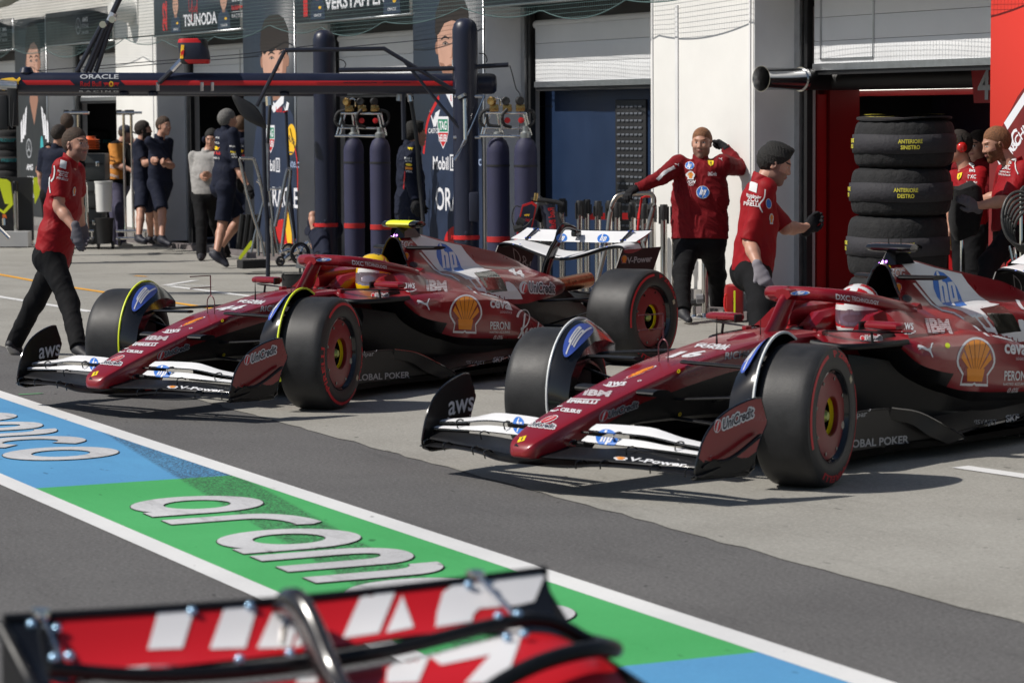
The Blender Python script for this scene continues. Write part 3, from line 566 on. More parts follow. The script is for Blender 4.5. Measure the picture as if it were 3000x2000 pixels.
def suit2(t,b,cx,put):
    put(t,b,T('Red Bull',w=.22,h=.07,c=(cx+.14,1.5),bold=.02),3,off=.0014); put(t,b,fit(SHIELD,.3,.36,(cx-.18,1.12)),2,off=.0012); put(t,b,PG(rect(cx-.31,1.13,cx-.05,1.27)),15,off=.0016); put(t,b,fit(PG([(-.5,.5),(.5,.5),(.36,0),(0,-.5),(-.36,0)]),.27,.16,(cx-.18,1.04)),3,off=.0016); put(t,b,T('TAG',w=.2,h=.1,c=(cx-.18,1.2),bold=.03),2,off=.002); put(t,b,T('HEUER',w=.22,h=.08,c=(cx-.18,1.06),bold=.03),2,off=.002)
    put(t,b,PG(ell((cx+.55,1.12),.17,.2,rot=-.4)),4,off=.0014); put(t,b,T('RAUCH',w=.26,h=.08,c=(cx+.55,1.12),rot=-.3),8,off=.0018)
    put(t,b,T('Mobil',w=.42,h=.15,c=(cx-.25,.78),bold=.02),2,off=.0014); put(t,b,PG(rect(cx+.0,.7,cx+.14,.88),rect(cx+.02,.72,cx+.12,.86)),2,off=.0014); put(t,b,T('1',h=.11,c=(cx+.07,.79),bold=.03),2,off=.0014)
    put(t,b,T('ORACLE',w=1.15,h=.26,c=(cx+.18,.38),bold=.015),2,off=.0014); put(t,b,T('Ate.c',w=.4,h=.11,c=(cx+.62,.82)),14,off=.0014)
    put(t,b,PG(ell((cx+.25,-.1),.42,.2,30)),3,off=.0012); put(t,b,PG(ell((cx+.42,-.02),.10,.26,rot=.2)),4,off=.0016)
    put(t,b,comb(PG([(cx+.3,1.56),(cx+.38,1.44),(cx+.42,1.5),(cx+.4,1.58),(cx+.37,1.5)]),PG([(cx+.5,1.58),(cx+.42,1.44),(cx+.38,1.5),(cx+.42,1.6)])),2,off=.0014)
suitlogos(t,b,cx); fin(t,b,PMp)
# navy banner 2
t,b=poster(-28.82,-26.91,0,'navy portrait banner of a short haired man, behind the gas bottles')
cx=-27.718; head_print(t,b,cx,2.597,0.799,0.765,[(-.82,.4),(-.5,.66),(0,.74),(.5,.66),(.82,.4)],-.02,True)
put(t,b,PG([(cx-.84,.1),(cx-.84,1.4),(cx-.66,1.78),(cx-.3,2.06),(cx+.34,2.1),(cx+.6,1.9),(cx+.76,1.5),(cx+.76,.1)]),8,off=.0009); put(t,b,PG(stroke([(cx-.36,2.04),(cx-.68,1.76),(cx-.8,1.4)],.05)),3,off=.0014); put(t,b,PG([(cx-.28,2.16),(cx,1.92),(cx+.3,2.06),(cx+.3,2.18)]),2,off=.0022)
suitlogos(t,b,cx-.08,.1); put(t,b,T('CASTORE',w=.36,h=.055,c=(cx-.48,1.66)),2,off=.0014); put(t,b,fit(comb(PG([(-.5,.5),(-.1,-.5),(.05,-.4),(0,.2),(-.15,-.1)]),PG([(.5,.5),(.1,-.5),(.0,-.4),(.05,.3)])),.3,.2,(cx-.48,1.80)),2,off=.0014); fin(t,b,PMp)
# red banner
t,b=poster(-17.69,-15.7,12,'bright red banner with a printed racing suit at the right edge')
put(t,b,PG([(-17.67,.1),(-17.66,1.45),(-17.58,1.62),(-17.3,1.95),(-17.05,2.15),(-16.85,2.6),(-16.5,3.1),(-15.8,3.3),(-15.75,.1)]),13,off=.0009); put(t,b,PG(stroke([(-17.45,1.72),(-17.2,1.95),(-16.95,2.2)],.07,smooth=False)),2,off=.0014); put(t,b,T('DXC',w=.34,h=.14,c=(-17.42,1.56),rot=.6,bold=.02),2,off=.0014); put(t,b,T('TECHNOLOGY',w=.7,h=.08,c=(-17.15,1.75),rot=.75,bold=.02),2,off=.0014); put(t,b,fit(PUMA,.3,.3,(-17.3,1.32)),2,off=.0014); fin(t,b,PMp)

# ================================================================ RACING CARS
M_RED=mat('racing_red_paint',(.215,.003,.009),.30,0,.45,noise=.05,nscale=2.5); M_CARB=mat('carbon_black',(.007,.007,.008),.42,0,.05,noise=.25,nscale=60,spec=.3); M_WHT=mat('wing_white_paint',(.70,.70,.71),.4,noise=.03)
M_BLU=mat('disc_blue',(.028,.15,.52),.45); M_GLK=mat('gloss_black',(.008,.008,.009),.14,0,.4); M_TYRE=mat('tyre_rubber',(.022,.022,.023),.5,noise=.3,nscale=9,bump=.08,bscale=160,spec=.35); M_SIDE=mat('tyre_sidewall',(.014,.014,.015),.5,bump=.03,bscale=90)
M_DW=mat('decal_white',(.68,.68,.70),.45); M_DK=mat('decal_dark',(.012,.013,.03),.45); M_OR=mat('decal_orange',(.80,.27,.015),.45); M_YL=mat('decal_yellow',(.82,.62,.01),.45); M_FLUO=mat('fluorescent_yellow',(.75,.85,.02),.5); M_SR=mat('stripe_red',(.50,.012,.02),.5); M_DR=mat('disc_red_paint',(.19,.012,.016),.35); M_GR=mat('logo_grey',(.35,.35,.36),.5); M_TI=mat('heat_blued_titanium',(.34,.15,.08),.3,1,noise=.35,nscale=25); M_GLASS=mat('dark_louvre',(.03,.028,.022),.1,0,.5,noise=.6,nscale=12)
M_BDEC=mat('badge_blue_dark',(.05,.10,.42),.45)
CARM=[M_RED,M_CARB,M_WHT,M_BLU,M_GLK,M_DW,M_DK,M_OR,M_YL,M_SR,M_GR,M_GLASS,M_TI,M_FLUO,M_BDEC]
RED,CARB,WHT,BLU,GLK,DW,DK,OR,YL,SR,GR,LOUV,TI,FLU,BDK=range(15)
O44=V(*(13.152,11.872,1.831))
_A,_B,_C=(V(*q) for q in ((-0.073,0.101,-0.001),(0.009,0.005,-0.124),(-0.705,-0.743,0.043)))
O16=V(*(10.735,8.997,1.831))
_D,_E,_F=(V(*q) for q in ((-0.086,0.091,-0.001),(0.008,0.006,-0.124),(-0.604,-0.827,0.043)))
def pray(x,y,k=44): return (O44,_A*x/1000+_B*y/1000+_C) if k==44 else (O16,_D*x/1000+_E*y/1000+_F)
def stick(mb,bv,shp,c,ex,ey,m,off=.002,L=4,k=44):
    """press a sticker on the bodywork: c, ex, ey give its centre and its width and height vectors as seen from the side"""
    v,f=shp; C=V(*c);ex=V(*ex);ey=V(*ey); sc=max(np.hypot(*ex),np.hypot(*ey)); v=np.array(v)
    Pp=C+np.outer(v[:,0],ex)+np.outer(v[:,1],ey); pv,pf=subdiv(Pp,f,L); P=[];ok=[]; lf=rise_(len(pv),pf,.0009)
    for q,z_ in zip(pv,lf):
        O,d=pray(q[0],q[1],k); h=bv.ray_cast(Vector(O),Vector(d))
        if h[0] is None: P.append(None); continue
        no=np.array(h[1]); no=no if no@d<0 else -no; P.append(np.array(h[0])+no*(off+z_))
    zs=[p for p in P if p is not None]
    if not zs: return
    fs=[q for q in pf if all(P[i] is not None for i in q) and max(np.linalg.norm(P[q[i]]-P[q[i-1]]) for i in range(3))<.12]
    P=[p if p is not None else zs[0] for p in P]
    out=[]
    for q in fs:
        n=np.cross(P[q[1]]-P[q[0]],P[q[2]]-P[q[0]]); out.append(tuple(q) if n@(O44-P[q[0]])>0 else tuple(q)[::-1])
    mb.add(P,out,m,True)
def UB(shp): return shp
def txt(s,**k): v,f,a=text2d(s,k.get('bold',.012),k.get('shear',0),k.get('sp',1.)); return v,f
def outl(shp,dx,dy):
    v,f=shp; vs=[];fs=[]
    for k in range(8): fs+=[tuple(i+len(vs) for i in q) for q in f]; vs+=list(v+np.array((dx*math.cos(k*math.pi/4),dy*math.sin(k*math.pi/4))))
    return np.array(vs),fs
def ring_sec(half): # half section from bottom centre up to top centre, (y,z)
    return half+[(-y,z) for y,z in half[::-1] if abs(y)>1e-9]
def lerp_tab(tab,xs):
    X=[t[0] for t in tab]; o=np.argsort(X); A=np.array([np.array(t[1],float).ravel() for t in tab])[o]; X=np.array(X)[o]
    from_=[]
    for x in xs: from_.append(np.array([np.interp(x,X,A[:,j]) for j in range(A.shape[1])]))
    return from_
def smooth_tab(tab,n=5):
    """Catmull-Rom between stations (X, flat list)"""
    A=np.array([[t[0]]+list(np.array(t[1],float).ravel()) for t in tab]); B=bez(A,n); return [(b[0],b[1:]) for b in B]
def nose_body():
    b=MB()
    st=[(1.182,.212,.198,.02),(1.178,.228,.19,.046),(1.165,.247,.184,.070),(1.14,.267,.18,.088),(1.08,.293,.18,.105),(1.0,.325,.185,.12),(.85,.373,.21,.132),(.7,.418,.25,.145),(.5,.472,.288,.157),(.3,.522,.29,.167),(.1,.571,.286,.176),(-.1,.602,.28,.183),(-.3,.633,.272,.19),(-.5,.66,.268,.197),(-.7,.674,.265,.21),(-.93,.68,.26,.235)]
    S=smooth_tab([(s[0],s[1:]) for s in st],3); secs=[]
    for X,(zt,zb,w) in S:
        h=zt-zb; r=min(.05,h*np.interp(X,[.9,1.1,1.17],[.3,.42,.5])); bz=max(zb+h*.3,np.interp(X,[-.9,-.2,.1,.47,.9,1.1],[.55,.51,.465,.40,.25,.2])); bz=min(bz,zt-r*1.4)
        half=[(0,zb),(w*.62,zb),(w*.86,zb+h*.07),(w*.95,zb+h*.2),(w*.985,bz),(w,zt-r),(w*.975,zt-r*.45),(w*.9,zt-r*.13),(w*.78,zt-.002),(w*.4,zt),(0,zt+.001)]
        secs.append([(X,y,z) for y,z in ring_sec(half)])
    n=len(secs[0]); black={0,1,2,3}; black|={n-1-k for k in black}
    b.loft(secs,lambda i,k:(CARB if (k in black and S[i][0]<.92) else RED))
    return b
def wing_sec(le,te,Y,t,camber=.15,n=7):
    """airfoil ring between leading and trailing edge points (x,z)"""
    le=V(*le);te=V(*te);d=te-le;c=np.linalg.norm(d);u=d/c;nn=V(-u[1],u[0]) if u[0]<0 else V(u[1],-u[0])
    nn=V(u[1],-u[0]); nn=nn if nn[1]>0 else -nn
    up=[];lo=[]
    for k in range(n):
        s=(1-math.cos(math.pi*k/(n-1)))/2; th=t*(1.48*math.sqrt(s)-.63*s-1.76*s*s+1.42*s**3-.51*s**4)*2.2*.5; cb=-camber*c*4*s*(1-s)*.25
        up.append(le+d*s+nn*(cb+th)); lo.append(le+d*s+nn*(cb-th))
    R=up+lo[::-1][1:-1]; return [(p[0],Y,p[1]) for p in R]
def element(tab,t,camber,mi,mirror=True,n=4,edge=None):
    b=MB(); S=bez([[q[0],*q[1],*q[2]] for q in tab],n); secs=[wing_sec((s[1],s[2]),(s[3],s[4]),s[0],t,camber) for s in S]
    N=len(secs[0])
    b.loft(secs,(lambda i,k:(edge if k in (6,7) or k==0 else mi)) if edge is not None else mi)
    if mirror: b.mirror()
    return b
_CM={}
def cached(key,fn):
    if key not in _CM: _CM[key]=fn()
    return _CM[key]
def put_mesh(name,me,par,loc=(0,0,0),rz=0):
    o=bpy.data.objects.new(name,me); COL.objects.link(o); o.parent=par; o.location=loc; o.rotation_euler=(0,0,rz); return o
def arc_text(b,s,r,a0,h,m,y,bold=.03,span=None,out=True):
    v,f,a=text2d(s,bold,0,1.02); w=h*a if span is None else span*r; v=v*np.array((w,h)); v,f=subdiv(v,f,.03); P=[]
    for x,z in v:
        an=a0-x/r; rr=r+z; P.append((rr*math.cos(an),y(rr),rr*math.sin(an)))
    # outer face looks towards +Y with X forward to the left
    b.add(P,[q for q in f],m,False)
def tyre_meshes(w,front):
    """axis Y, centre of wheel at origin, outer face at +w/2"""
    r=.352; hw=w/2; b=MB()
    def prof(sg): return [(.222,sg*hw*.80),(.235,sg*hw*.95),(.255,sg*hw*1.0),(.285,sg*hw*1.0),(.315,sg*hw*.975),(.335,sg*(hw-.012)),(.346,sg*(hw-.028)),(.3505,sg*(hw-.05)),(.352,sg*(hw-.08))]
    P=prof(-1)+prof(1)[::-1]; ms=[1]*5+[0]*(len(P)-11)+[1]*5
    b.lathe(P,(0,0,0),(0,1,0),72,ms,ref=(0,0,1))
    # bead ring detail and coloured sidewall marks on both faces
    for sg in (1,-1):
        yy=lambda rr:sg*(np.interp(rr,[.235,.255,.285,.315,.335],[hw*.95,hw,hw,hw*.975,hw-.012])+.0015)
        for (a0,a1) in ((50,150),(230,318)):
            pts=[];n=24
            for k in range(n+1):
                an=R_(a0+(a1-a0)*k/n)
                for rr in (.303,.320): pts.append((rr*math.cos(an),yy(rr),rr*math.sin(an)))
            b.add(pts,[((2*k,2*k+1,2*k+3,2*k+2) if sg<0 else (2*k,2*k+2,2*k+3,2*k+1)) for k in range(n)],2,True)
        if sg>0:
            for a,sx in ((R_(190),'P ZERO'),(R_(345),'PIRELLI')):
                v,f,as_=text2d(sx,.035,0,1.02); span=R_(54); v,f=subdiv(v*np.array((span,.034)),f,.05)
                b.add([((.308+z)*math.cos(a+x),yy(.308+z),(.308+z)*math.sin(a+x)) for x,z in v],[tuple(q)[::-1] for q in f],2,False)
            b.add([(rr*math.cos(a),yy(rr),rr*math.sin(a)) for rr,a in ((.26,R_(215)),(.29,R_(215)),(.29,R_(222)),(.26,R_(222)))],[(3,2,1,0)],3,False)
    ty=b.mesh('tyre',[M_TYRE,M_SIDE,M_SR,mat('barcode_cream',(.45,.4,.28),.7)],30)
    b=MB(); s=hw
    b.lathe([(.05,-s*.7),(.215,-s*.72),(.228,-s*.86),(.232,-s*.84),(.222,-s*.6),(.2,0),(.222,s*.55),(.234,s*.9),(.226,s*.93),(.216,s*.78),(.19,s*.6),(.1,s*.5)],(0,0,0),(0,1,0),48,0)
    rim=b.mesh('rim',[M_GLK],30)
    b=MB(); yc=s*.80
    b.lathe([(.214,yc-.03),(.214,yc-.004),(.210,yc),(.15,yc+.012),(.10,yc+.014),(.097,yc+.010),(.095,yc-.012)],(0,0,0),(0,1,0),56,0); b.lathe([(.095,yc-.012),(.0945,yc-.03),(.088,yc-.03)],(0,0,0),(0,1,0),48,1)
    b.lathe([(.088,yc-.03),(.086,yc-.09),(.03,yc-.10)],(0,0,0),(0,1,0),32,2); b.lathe([(.03,yc-.08),(.03,yc-.02),(.02,yc-.005),(0,yc-.005)],(0,0,0),(0,1,0),20,3)
    for k in range(8):
        a=k*math.pi/4+.3; b.lathe([(.0095,yc+.006),(.0095,yc+.010),(0,yc+.010)],(.188*math.cos(a),-.002,.188*math.sin(a)),(0,1,0),12,2)
    b.lathe([(.02,yc+.0105),(0,yc+.0105)],(-.165,0,-.06),(0,1,0),14,2)
    cov=b.mesh('wheel_cover',[M_DR,M_YL,M_GLK,mat('wheel_nut',(.35,.42,.12),.3,.7)],30)
    return ty,rim,cov
def fender_mesh(acc):
    """curved winglet inside the front wheel (left side)"""
    b=MB(); P=[];cx=0
    A=[(118,.405),(100,.405),(82,.402),(64,.398),(46,.392),(28,.385),(10,.378),(-8,.372),(-24,.366)]
    cs=lambda s:(.575+.13*s,-.11*(1-s)**1.7)
    for a,r in A:
        an=R_(a); P.append([(r*math.cos(an),cs(q/5)[0],.352+r*math.sin(an)+cs(q/5)[1]*max(.25,math.sin(an))-.0) for q in range(6)])
    k0=len(b.v); b.grid(P,0); b.grid([[ (x,y,z-.006) for x,y,z in r][::-1] for r in P],0)
    # inner lip hanging below
    b.grid([[p[0],(p[0][0]*.86,p[0][1]-.008,.352+(p[0][2]-.352)*.80)] for p in P],0); b.grid([[p[0],(p[0][0]*.86,p[0][1]-.013,.352+(p[0][2]-.352)*.80)] for p in P][::-1],0)
    e=[(r*math.cos(R_(a)),.703,.352+r*math.sin(R_(a))) for a,r in A]; b.tube(bez(e,3),.0075,6,1)
    dec=ell((0,0),.5,.5,24); 
    pv,pf=PG(dec); pv,pf=subdiv(pv,pf,.12)
    def on(u,v): an=R_(66-u*54); r=.400+.003; s=.40+v*.56; y,dz=cs(s); return (r*math.cos(an),y,.352+r*math.sin(an)+dz*max(.25,math.sin(an))+.004)
    b.add([on(u,v) for u,v in pv],[q for q in pf],2); hv,hf=subdiv(HP_IN[0]*.93,HP_IN[1],.12)
    b.add([tuple(np.array(on(-v*-1 if 0 else v*-1,u))+V(.001,0,.002)) for u,v in hv],hf,3)
    return b.mesh('wheel_winglet',[M_GLK,acc,M_BDEC,M_DW],40)
def tcam_mesh(colr):
    b=MB(); 
    secs=[]
    for y,s in ((-.155,.35),(-.15,.8),(-.1,1),(.1,1),(.15,.8),(.155,.35)): secs.append([(-1.90+.075*s*math.cos(t),y,1.078+.027*s*math.sin(t)) for t in np.linspace(0,2*math.pi,14,endpoint=False)])
    b.loft(secs,lambda i,k:1 if i==2 else 0)
    b.loft([[(-1.87+dx*1.0,y,1.055) for dx,y in ((.04,0),(0,.03),(-.12,.02),(-.12,-.02),(0,-.03))],[(-1.84+dx*1.3,y,.985) for dx,y in ((.05,0),(0,.055),(-.16,.04),(-.16,-.04),(0,-.055))]],0)
    b.tube([(-1.89,-.03,1.1),(-1.89,-.03,1.135)],.004,5,0); b.tube([(-1.91,.04,1.1),(-1.91,.04,1.13)],.004,5,0)
    for y in (-.025,.0,.022): b.lathe([(.008,0),(.005,.004),(0,.005)],(-1.795,y,1.004-.012*(y==-.025)),(1,0,.3),8,2)
    return b.mesh('roll_hoop_camera',[M_GLK,colr,mat('violet_led',(.5,.2,.9),.3,emit=(.7,.25,1),estr=3)],40)
def make_car(num,acc,tc,loc,rz,label,lean=False,paint=None):
    root=thing('racing_car',label,'racing car',loc,rz,'open wheel racing cars'); S=R_(16) if not lean else 0
    # ---- chassis and nose
    def ch():
        b=nose_body(); bv=b.bvh()
        if not lean:
            TP=lambda s,c,w,h,m=DW,off=.002,ang=0,**k: stick(b,bv,txt(s,**k) if isinstance(s,str) else s,c,w,h,m,off)
            # badge, words up the nose (seen from the front: width vector, height vector)
            TP(PG(rect(-.5,-.5,.5,.5)),(286.5,1094.5),(16,-4.5),(6,-11.5),YL); TP(HORSE,(286.5,1094.5),(9,-2.5),(5,-9),DK,.003)
            TP(PG([(-.5,.35),(.5,.4),(-.05,-.6)]),(274,1108),(12,1),(0,7),GLK,.0015)
            o,bd,sl,wd=uni(1,.2)
            TP(DISC,(351,1050),(42,-12),(9,-15),DW); TP(DISC,(351,1050),(37,-10.5),(8,-12),SR,.003); TP(PG([(-.45,-.2),(.0,.05),(.5,.3),(.2,0),(.0,-.1)]),(351,1050),(34,-9),(7,-12),DW,.004)
            TP(outl(txt('UniCredit',bold=.03),.03,.12),(335,1063),(60,5),(8,-11),DW); TP(txt('UniCredit',bold=.03),(335,1063),(58,5),(8,-10),DK,.003)
            TP('CELSIUS',(402.5,1029.5),(46,4),(5,-8),DW,bold=.05,shear=.2); TP(PG(stroke([(.5,.4),(-.2,.45),(-.5,-.1),(-.1,-.5),(.3,-.35)],[.15,.3,.3,.25,.2])),(369,1026),(26,-4),(6,-10),DW)
            TP(comb(PG(rect(-.5,.32,.5,.5)),fit(txt('PIRELLI',bold=.05),.86,.62,(.03,-.12)),PG([(-.5,-.45),(-.42,-.45),(-.42,.5),(-.5,.5)])),(433,1008.5),(70,1),(9,-11),DW)
            ib=[];
            TP(txt('IBM',bold=.05),(467,990),(60,1.5),(10,-13),DW); 
            TP(comb(*[PG(rect(-.56,-.5+k/6+.04,.56,-.5+k/6+.075)) for k in range(6)]),(467,990),(60,1.5),(10,-13),RED,.003)
            TP('aws',(513,968.5),(42,-1),(8,-9),DW,bold=.02); TP(swoosh(1,1),(506,972),(50,-4),(6,-12),DW)
            TP(SHELL_BG,(570.5,942.5),(66,-22),(38,-21),DW); TP(SHELL_MID,(570.5,942.5),(66,-22),(38,-21),SR,.0028); TP(SHELL_IN,(570.5,942.5),(66,-22),(38,-21),OR,.0036)
            if num=='44': TP(txt('44',bold=.05,shear=.25),(681,901.5),(78,-4),(23,-14),DW)
            else: TP(txt('16',bold=.05,shear=.25),(681,901.5),(78,-4),(23,-14),DW)
            TP('GLOBAL',(748,881),(78,3),(12,-6),DW,bold=.04); TP('POKER',(742,885.5),(72,5),(10,-6),DW,.0022,bold=.04)
            TP('RICHARD MILLE',(845,898),(150,-12),(3,-17),GR,bold=.02)
            TP(PG(rect(-.5,-.5,.5,.5)),(850,868),(1,0),(0,1),DW)
            # side badge of the nose
            TP(outl(txt('UniCredit',bold=.03),.03,.10),(525,1025),(72,-25),(3,-18),GR); TP(txt('UniCredit',bold=.03),(525,1025),(72,-25),(3,-17),DK,.003)
            TP(DISC,(479,1040),(23,-8),(2,-27),GR); TP(DISC,(479,1040),(19,-7),(2,-23),SR,.003); TP(PG([(-.3,-.45),(-.12,-.45),(.12,.3),(.26,.42),(.02,.42),(-.1,.3)]),(479,1040),(19,-7),(2,-22),DW,.004)
            for c in ((657.5,939),(662,1037.5)): TP(PG(ell((0,0),.5,.5,16),ell((0,0),.22,.22,10)),c,(8,-1),(1,-9),YL,.004); TP(PG(ell((0,0),.22,.22,10)),c,(8,-1),(1,-9),DK,.003)
            TP(PG(ell((0,0),.5,.5),ell((0,0),.3,.3)),(566,961),(10,-1.5),(2,-3.5),DW)
        # camera blister on the chassis top
        b.loft([[(-.42,y*.2,.652+z*.2) for y,z in ((-.06,0),(-.03,.012),(.03,.012),(.06,0))],[(-.52,y,.656+z) for y,z in ((-.06,0),(-.03,.02),(.03,.02),(.06,0))],[(-.6,y,.664+z) for y,z in ((-.06,0),(-.03,.02),(.03,.02),(.06,0))]],RED,closed=False)
        # cockpit tub
        secs=[]
        for X,yo,yi,zr in ((-.92,.236,.19,.678),(-1.0,.245,.21,.672),(-1.2,.262,.225,.662),(-1.4,.275,.235,.668),(-1.55,.285,.235,.70),(-1.65,.29,.2,.74),(-1.82,.25,.17,.78)):
            h=[(yo-.02,.2),(yo,.45),(yo,zr-.02),(yo-.012,zr),(yi+.01,zr),(yi,zr-.015),(yi-.02,.35),(0,.33)]
            secs.append([(X,y,z) for y,z in h]+[(X,-y,z) for y,z in h[::-1]])
        n=len(secs[0]); b.loft(secs,[CARB,RED,RED,RED,RED,CARB,CARB,CARB,CARB,CARB,CARB,RED,RED,RED,RED,CARB],caps=(0,0))
        return b.mesh('chassis_and_nose',CARM,32)
    body=put_mesh('chassis_and_nose',cached(('ch',num if not lean else 'x'),ch),root)
    # ---- sidepods, engine cover
    def ec():
        b=MB()
        SPD=[(-1.20,[(.2,.655),(.46,.628),(.53,.622),(.555,.612),(.56,.60),(.55,.585),(.50,.57),(.4,.565),(.2,.565)]),
         (-1.29,[(.2,.66),(.50,.637),(.575,.622),(.612,.59),(.625,.545),(.605,.50),(.53,.465),(.4,.455),(.2,.455)]),
         (-1.45,[(.2,.675),(.50,.642),(.59,.625),(.637,.58),(.65,.52),(.64,.45),(.585,.39),(.45,.36),(.2,.36)]),
         (-1.65,[(.2,.68),(.48,.645),(.59,.625),(.642,.575),(.655,.51),(.65,.42),(.61,.335),(.5,.29),(.2,.29)]),
         (-1.85,[(.2,.68),(.46,.642),(.585,.622),(.642,.57),(.657,.50),(.652,.40),(.625,.31),(.56,.255),(.2,.24)]),
         (-2.1,[(.2,.64),(.46,.615),(.57,.598),(.622,.555),(.637,.48),(.633,.38),(.61,.29),(.56,.235),(.2,.22)]),
         (-2.35,[(.2,.57),(.44,.555),(.535,.54),(.588,.50),(.605,.44),(.602,.35),(.585,.27),(.545,.222),(.2,.21)]),
         (-2.6,[(.2,.49),(.40,.478),(.49,.462),(.54,.43),(.56,.38),(.56,.31),(.548,.25),(.515,.21),(.2,.2)]),
         (-2.85,[(.2,.385),(.36,.378),(.44,.365),(.485,.345),(.505,.31),(.505,.27),(.495,.23),(.47,.2),(.2,.19)]),
         (-3.12,[(.2,.25),(.3,.25),(.38,.245),(.42,.235),(.43,.225),(.43,.21),(.42,.2),(.4,.19),(.2,.18)])]
        S=smooth_tab(SPD,4); secs=[[(X,a[2*j],a[2*j+1]) for j in range(9)] for X,a in S]
        b.loft(secs,lambda i,k:(CARB if (k>=6 or (k==5 and S[i][0]>-1.5)) else RED),capm=CARB)
        # undercut below
        U=[(-.98,[(.1,.56),(.36,.56),(.38,.5),(.33,.3),(.3,.1),(.1,.1)]),(-1.3,[(.1,.55),(.46,.5),(.45,.4),(.40,.25),(.42,.1),(.1,.1)]),(-1.8,[(.1,.5),(.58,.4),(.57,.3),(.52,.2),(.54,.1),(.1,.1)]),(-2.4,[(.1,.4),(.54,.33),(.54,.25),(.5,.17),(.52,.1),(.1,.1)]),(-3.2,[(.1,.3),(.36,.25),(.38,.2),(.36,.15),(.38,.1),(.1,.1)])]
        S=smooth_tab(U,3); b.loft([[(X,a[2*j],a[2*j+1]) for j in range(6)] for X,a in S],CARB)
        # shoulder beside the cockpit
        SH=[(-1.30,[(.27,.50),(.27,.735),(.355,.77),(.395,.755),(.47,.69),(.52,.655),(.54,.60)]),(-1.42,[(.27,.5),(.27,.76),(.345,.785),(.39,.765),(.46,.695),(.53,.65),(.55,.6)]),(-1.6,[(.2,.5),(.2,.775),(.29,.785),(.36,.745),(.43,.685),(.52,.645),(.54,.6)]),(-1.84,[(.1,.5),(.1,.79),(.2,.76),(.30,.72),(.39,.67),(.5,.635),(.53,.6)])]
        S=smooth_tab(SH,4); b.loft([[(X,a[2*j],a[2*j+1]) for j in range(7)] for X,a in S],lambda i,k:RED)
        b.mirror()
        EC=[(-1.775,[(0,.992),(.03,.985),(.06,.955),(.088,.90),(.115,.835),(.135,.785),(.2,.76),(.30,.72),(.39,.67),(.5,.62)]),
         (-1.9,[(0,.998),(.028,.988),(.06,.945),(.092,.88),(.122,.815),(.16,.765),(.23,.735),(.32,.70),(.41,.655),(.5,.60)]),
         (-2.06,[(0,1.002),(.016,.985),(.048,.925),(.078,.86),(.108,.80),(.155,.752),(.23,.73),(.33,.695),(.42,.64),(.49,.57)]),
         (-2.35,[(0,.946),(.012,.93),(.038,.87),(.064,.815),(.095,.765),(.15,.737),(.24,.727),(.34,.695),(.42,.60),(.46,.5)]),
         (-2.6,[(0,.905),(.011,.89),(.034,.84),(.058,.79),(.09,.75),(.145,.732),(.24,.722),(.335,.675),(.40,.585),(.42,.49)]),
         (-2.85,[(0,.86),(.01,.845),(.03,.80),(.05,.76),(.085,.725),(.14,.708),(.23,.695),(.31,.645),(.365,.57),(.38,.48)]),
         (-3.0,[(0,.832),(.01,.818),(.028,.775),(.05,.74),(.085,.71),(.14,.695),(.215,.672),(.285,.625),(.33,.56),(.335,.485)]),
         (-3.2,[(0,.77),(.01,.76),(.028,.73),(.05,.71),(.085,.692),(.14,.68),(.205,.652),(.26,.61),(.29,.555),(.285,.49)]),
         (-3.4,[(0,.70),(.012,.695),(.03,.685),(.055,.675),(.09,.665),(.135,.65),(.185,.625),(.225,.59),(.24,.55),(.23,.495)]),
         (-3.58,[(0,.645),(.02,.644),(.04,.642),(.07,.636),(.1,.627),(.135,.612),(.165,.59),(.18,.565),(.18,.54),(.17,.505)]),
         (-3.74,[(0,.59),(.02,.59),(.035,.588),(.05,.585),(.065,.58),(.08,.572),(.09,.562),(.095,.55),(.095,.54),(.09,.525)])]
        S=smooth_tab(EC,4); secs=[]
        for X,a in S:
            h=[(a[2*j],a[2*j+1]) for j in range(10)]; secs.append([(X,y,z) for y,z in h[::-1]]+[(X,-y,z) for y,z in h[1:]])
        b.loft(secs,RED,closed=False)
        # floor of the cover behind, black gearbox fairing
        G_=[(-2.3,[(.0,.5),(.35,.5),(.38,.35),(.3,.2),(0,.2)]),(-3.0,[(.0,.5),(.31,.49),(.28,.35),(.2,.2),(0,.2)]),(-3.75,[(.0,.52),(.09,.52),(.1,.4),(.09,.25),(0,.22)]),(-4.1,[(.0,.36),(.04,.36),(.05,.33),(.04,.28),(0,.28)])]
        b2=MB()
        for X,a in G_: pass
        b.loft([[(X,y,z) for y,z in a]+[(X,-y,z) for y,z in a[::-1][1:-1]] for X,a in G_],CARB)
        bv=b.bvh()
        # intake mouth with black rim
        lip=[(-1.78-.006*abs(z-.9)/.1,y,z) for y,z in [(0,.994),(.032,.985),(.058,.955),(.085,.90),(.113,.835),(.125,.797),(.08,.788),(0,.786),(-.08,.788),(-.125,.797),(-.113,.835),(-.085,.90),(-.058,.955),(-.032,.985)]]
        b.tube(lip+[lip[0]],.0085,6,GLK,cap=False); inn=[[(x_,y*s_,.88+(z-.88)*s_) for _,y,z in lip] for x_,s_ in ((-1.785,.97),(-1.95,.8),(-2.1,.5))]; b.loft(inn,CARB,caps=(0,1))
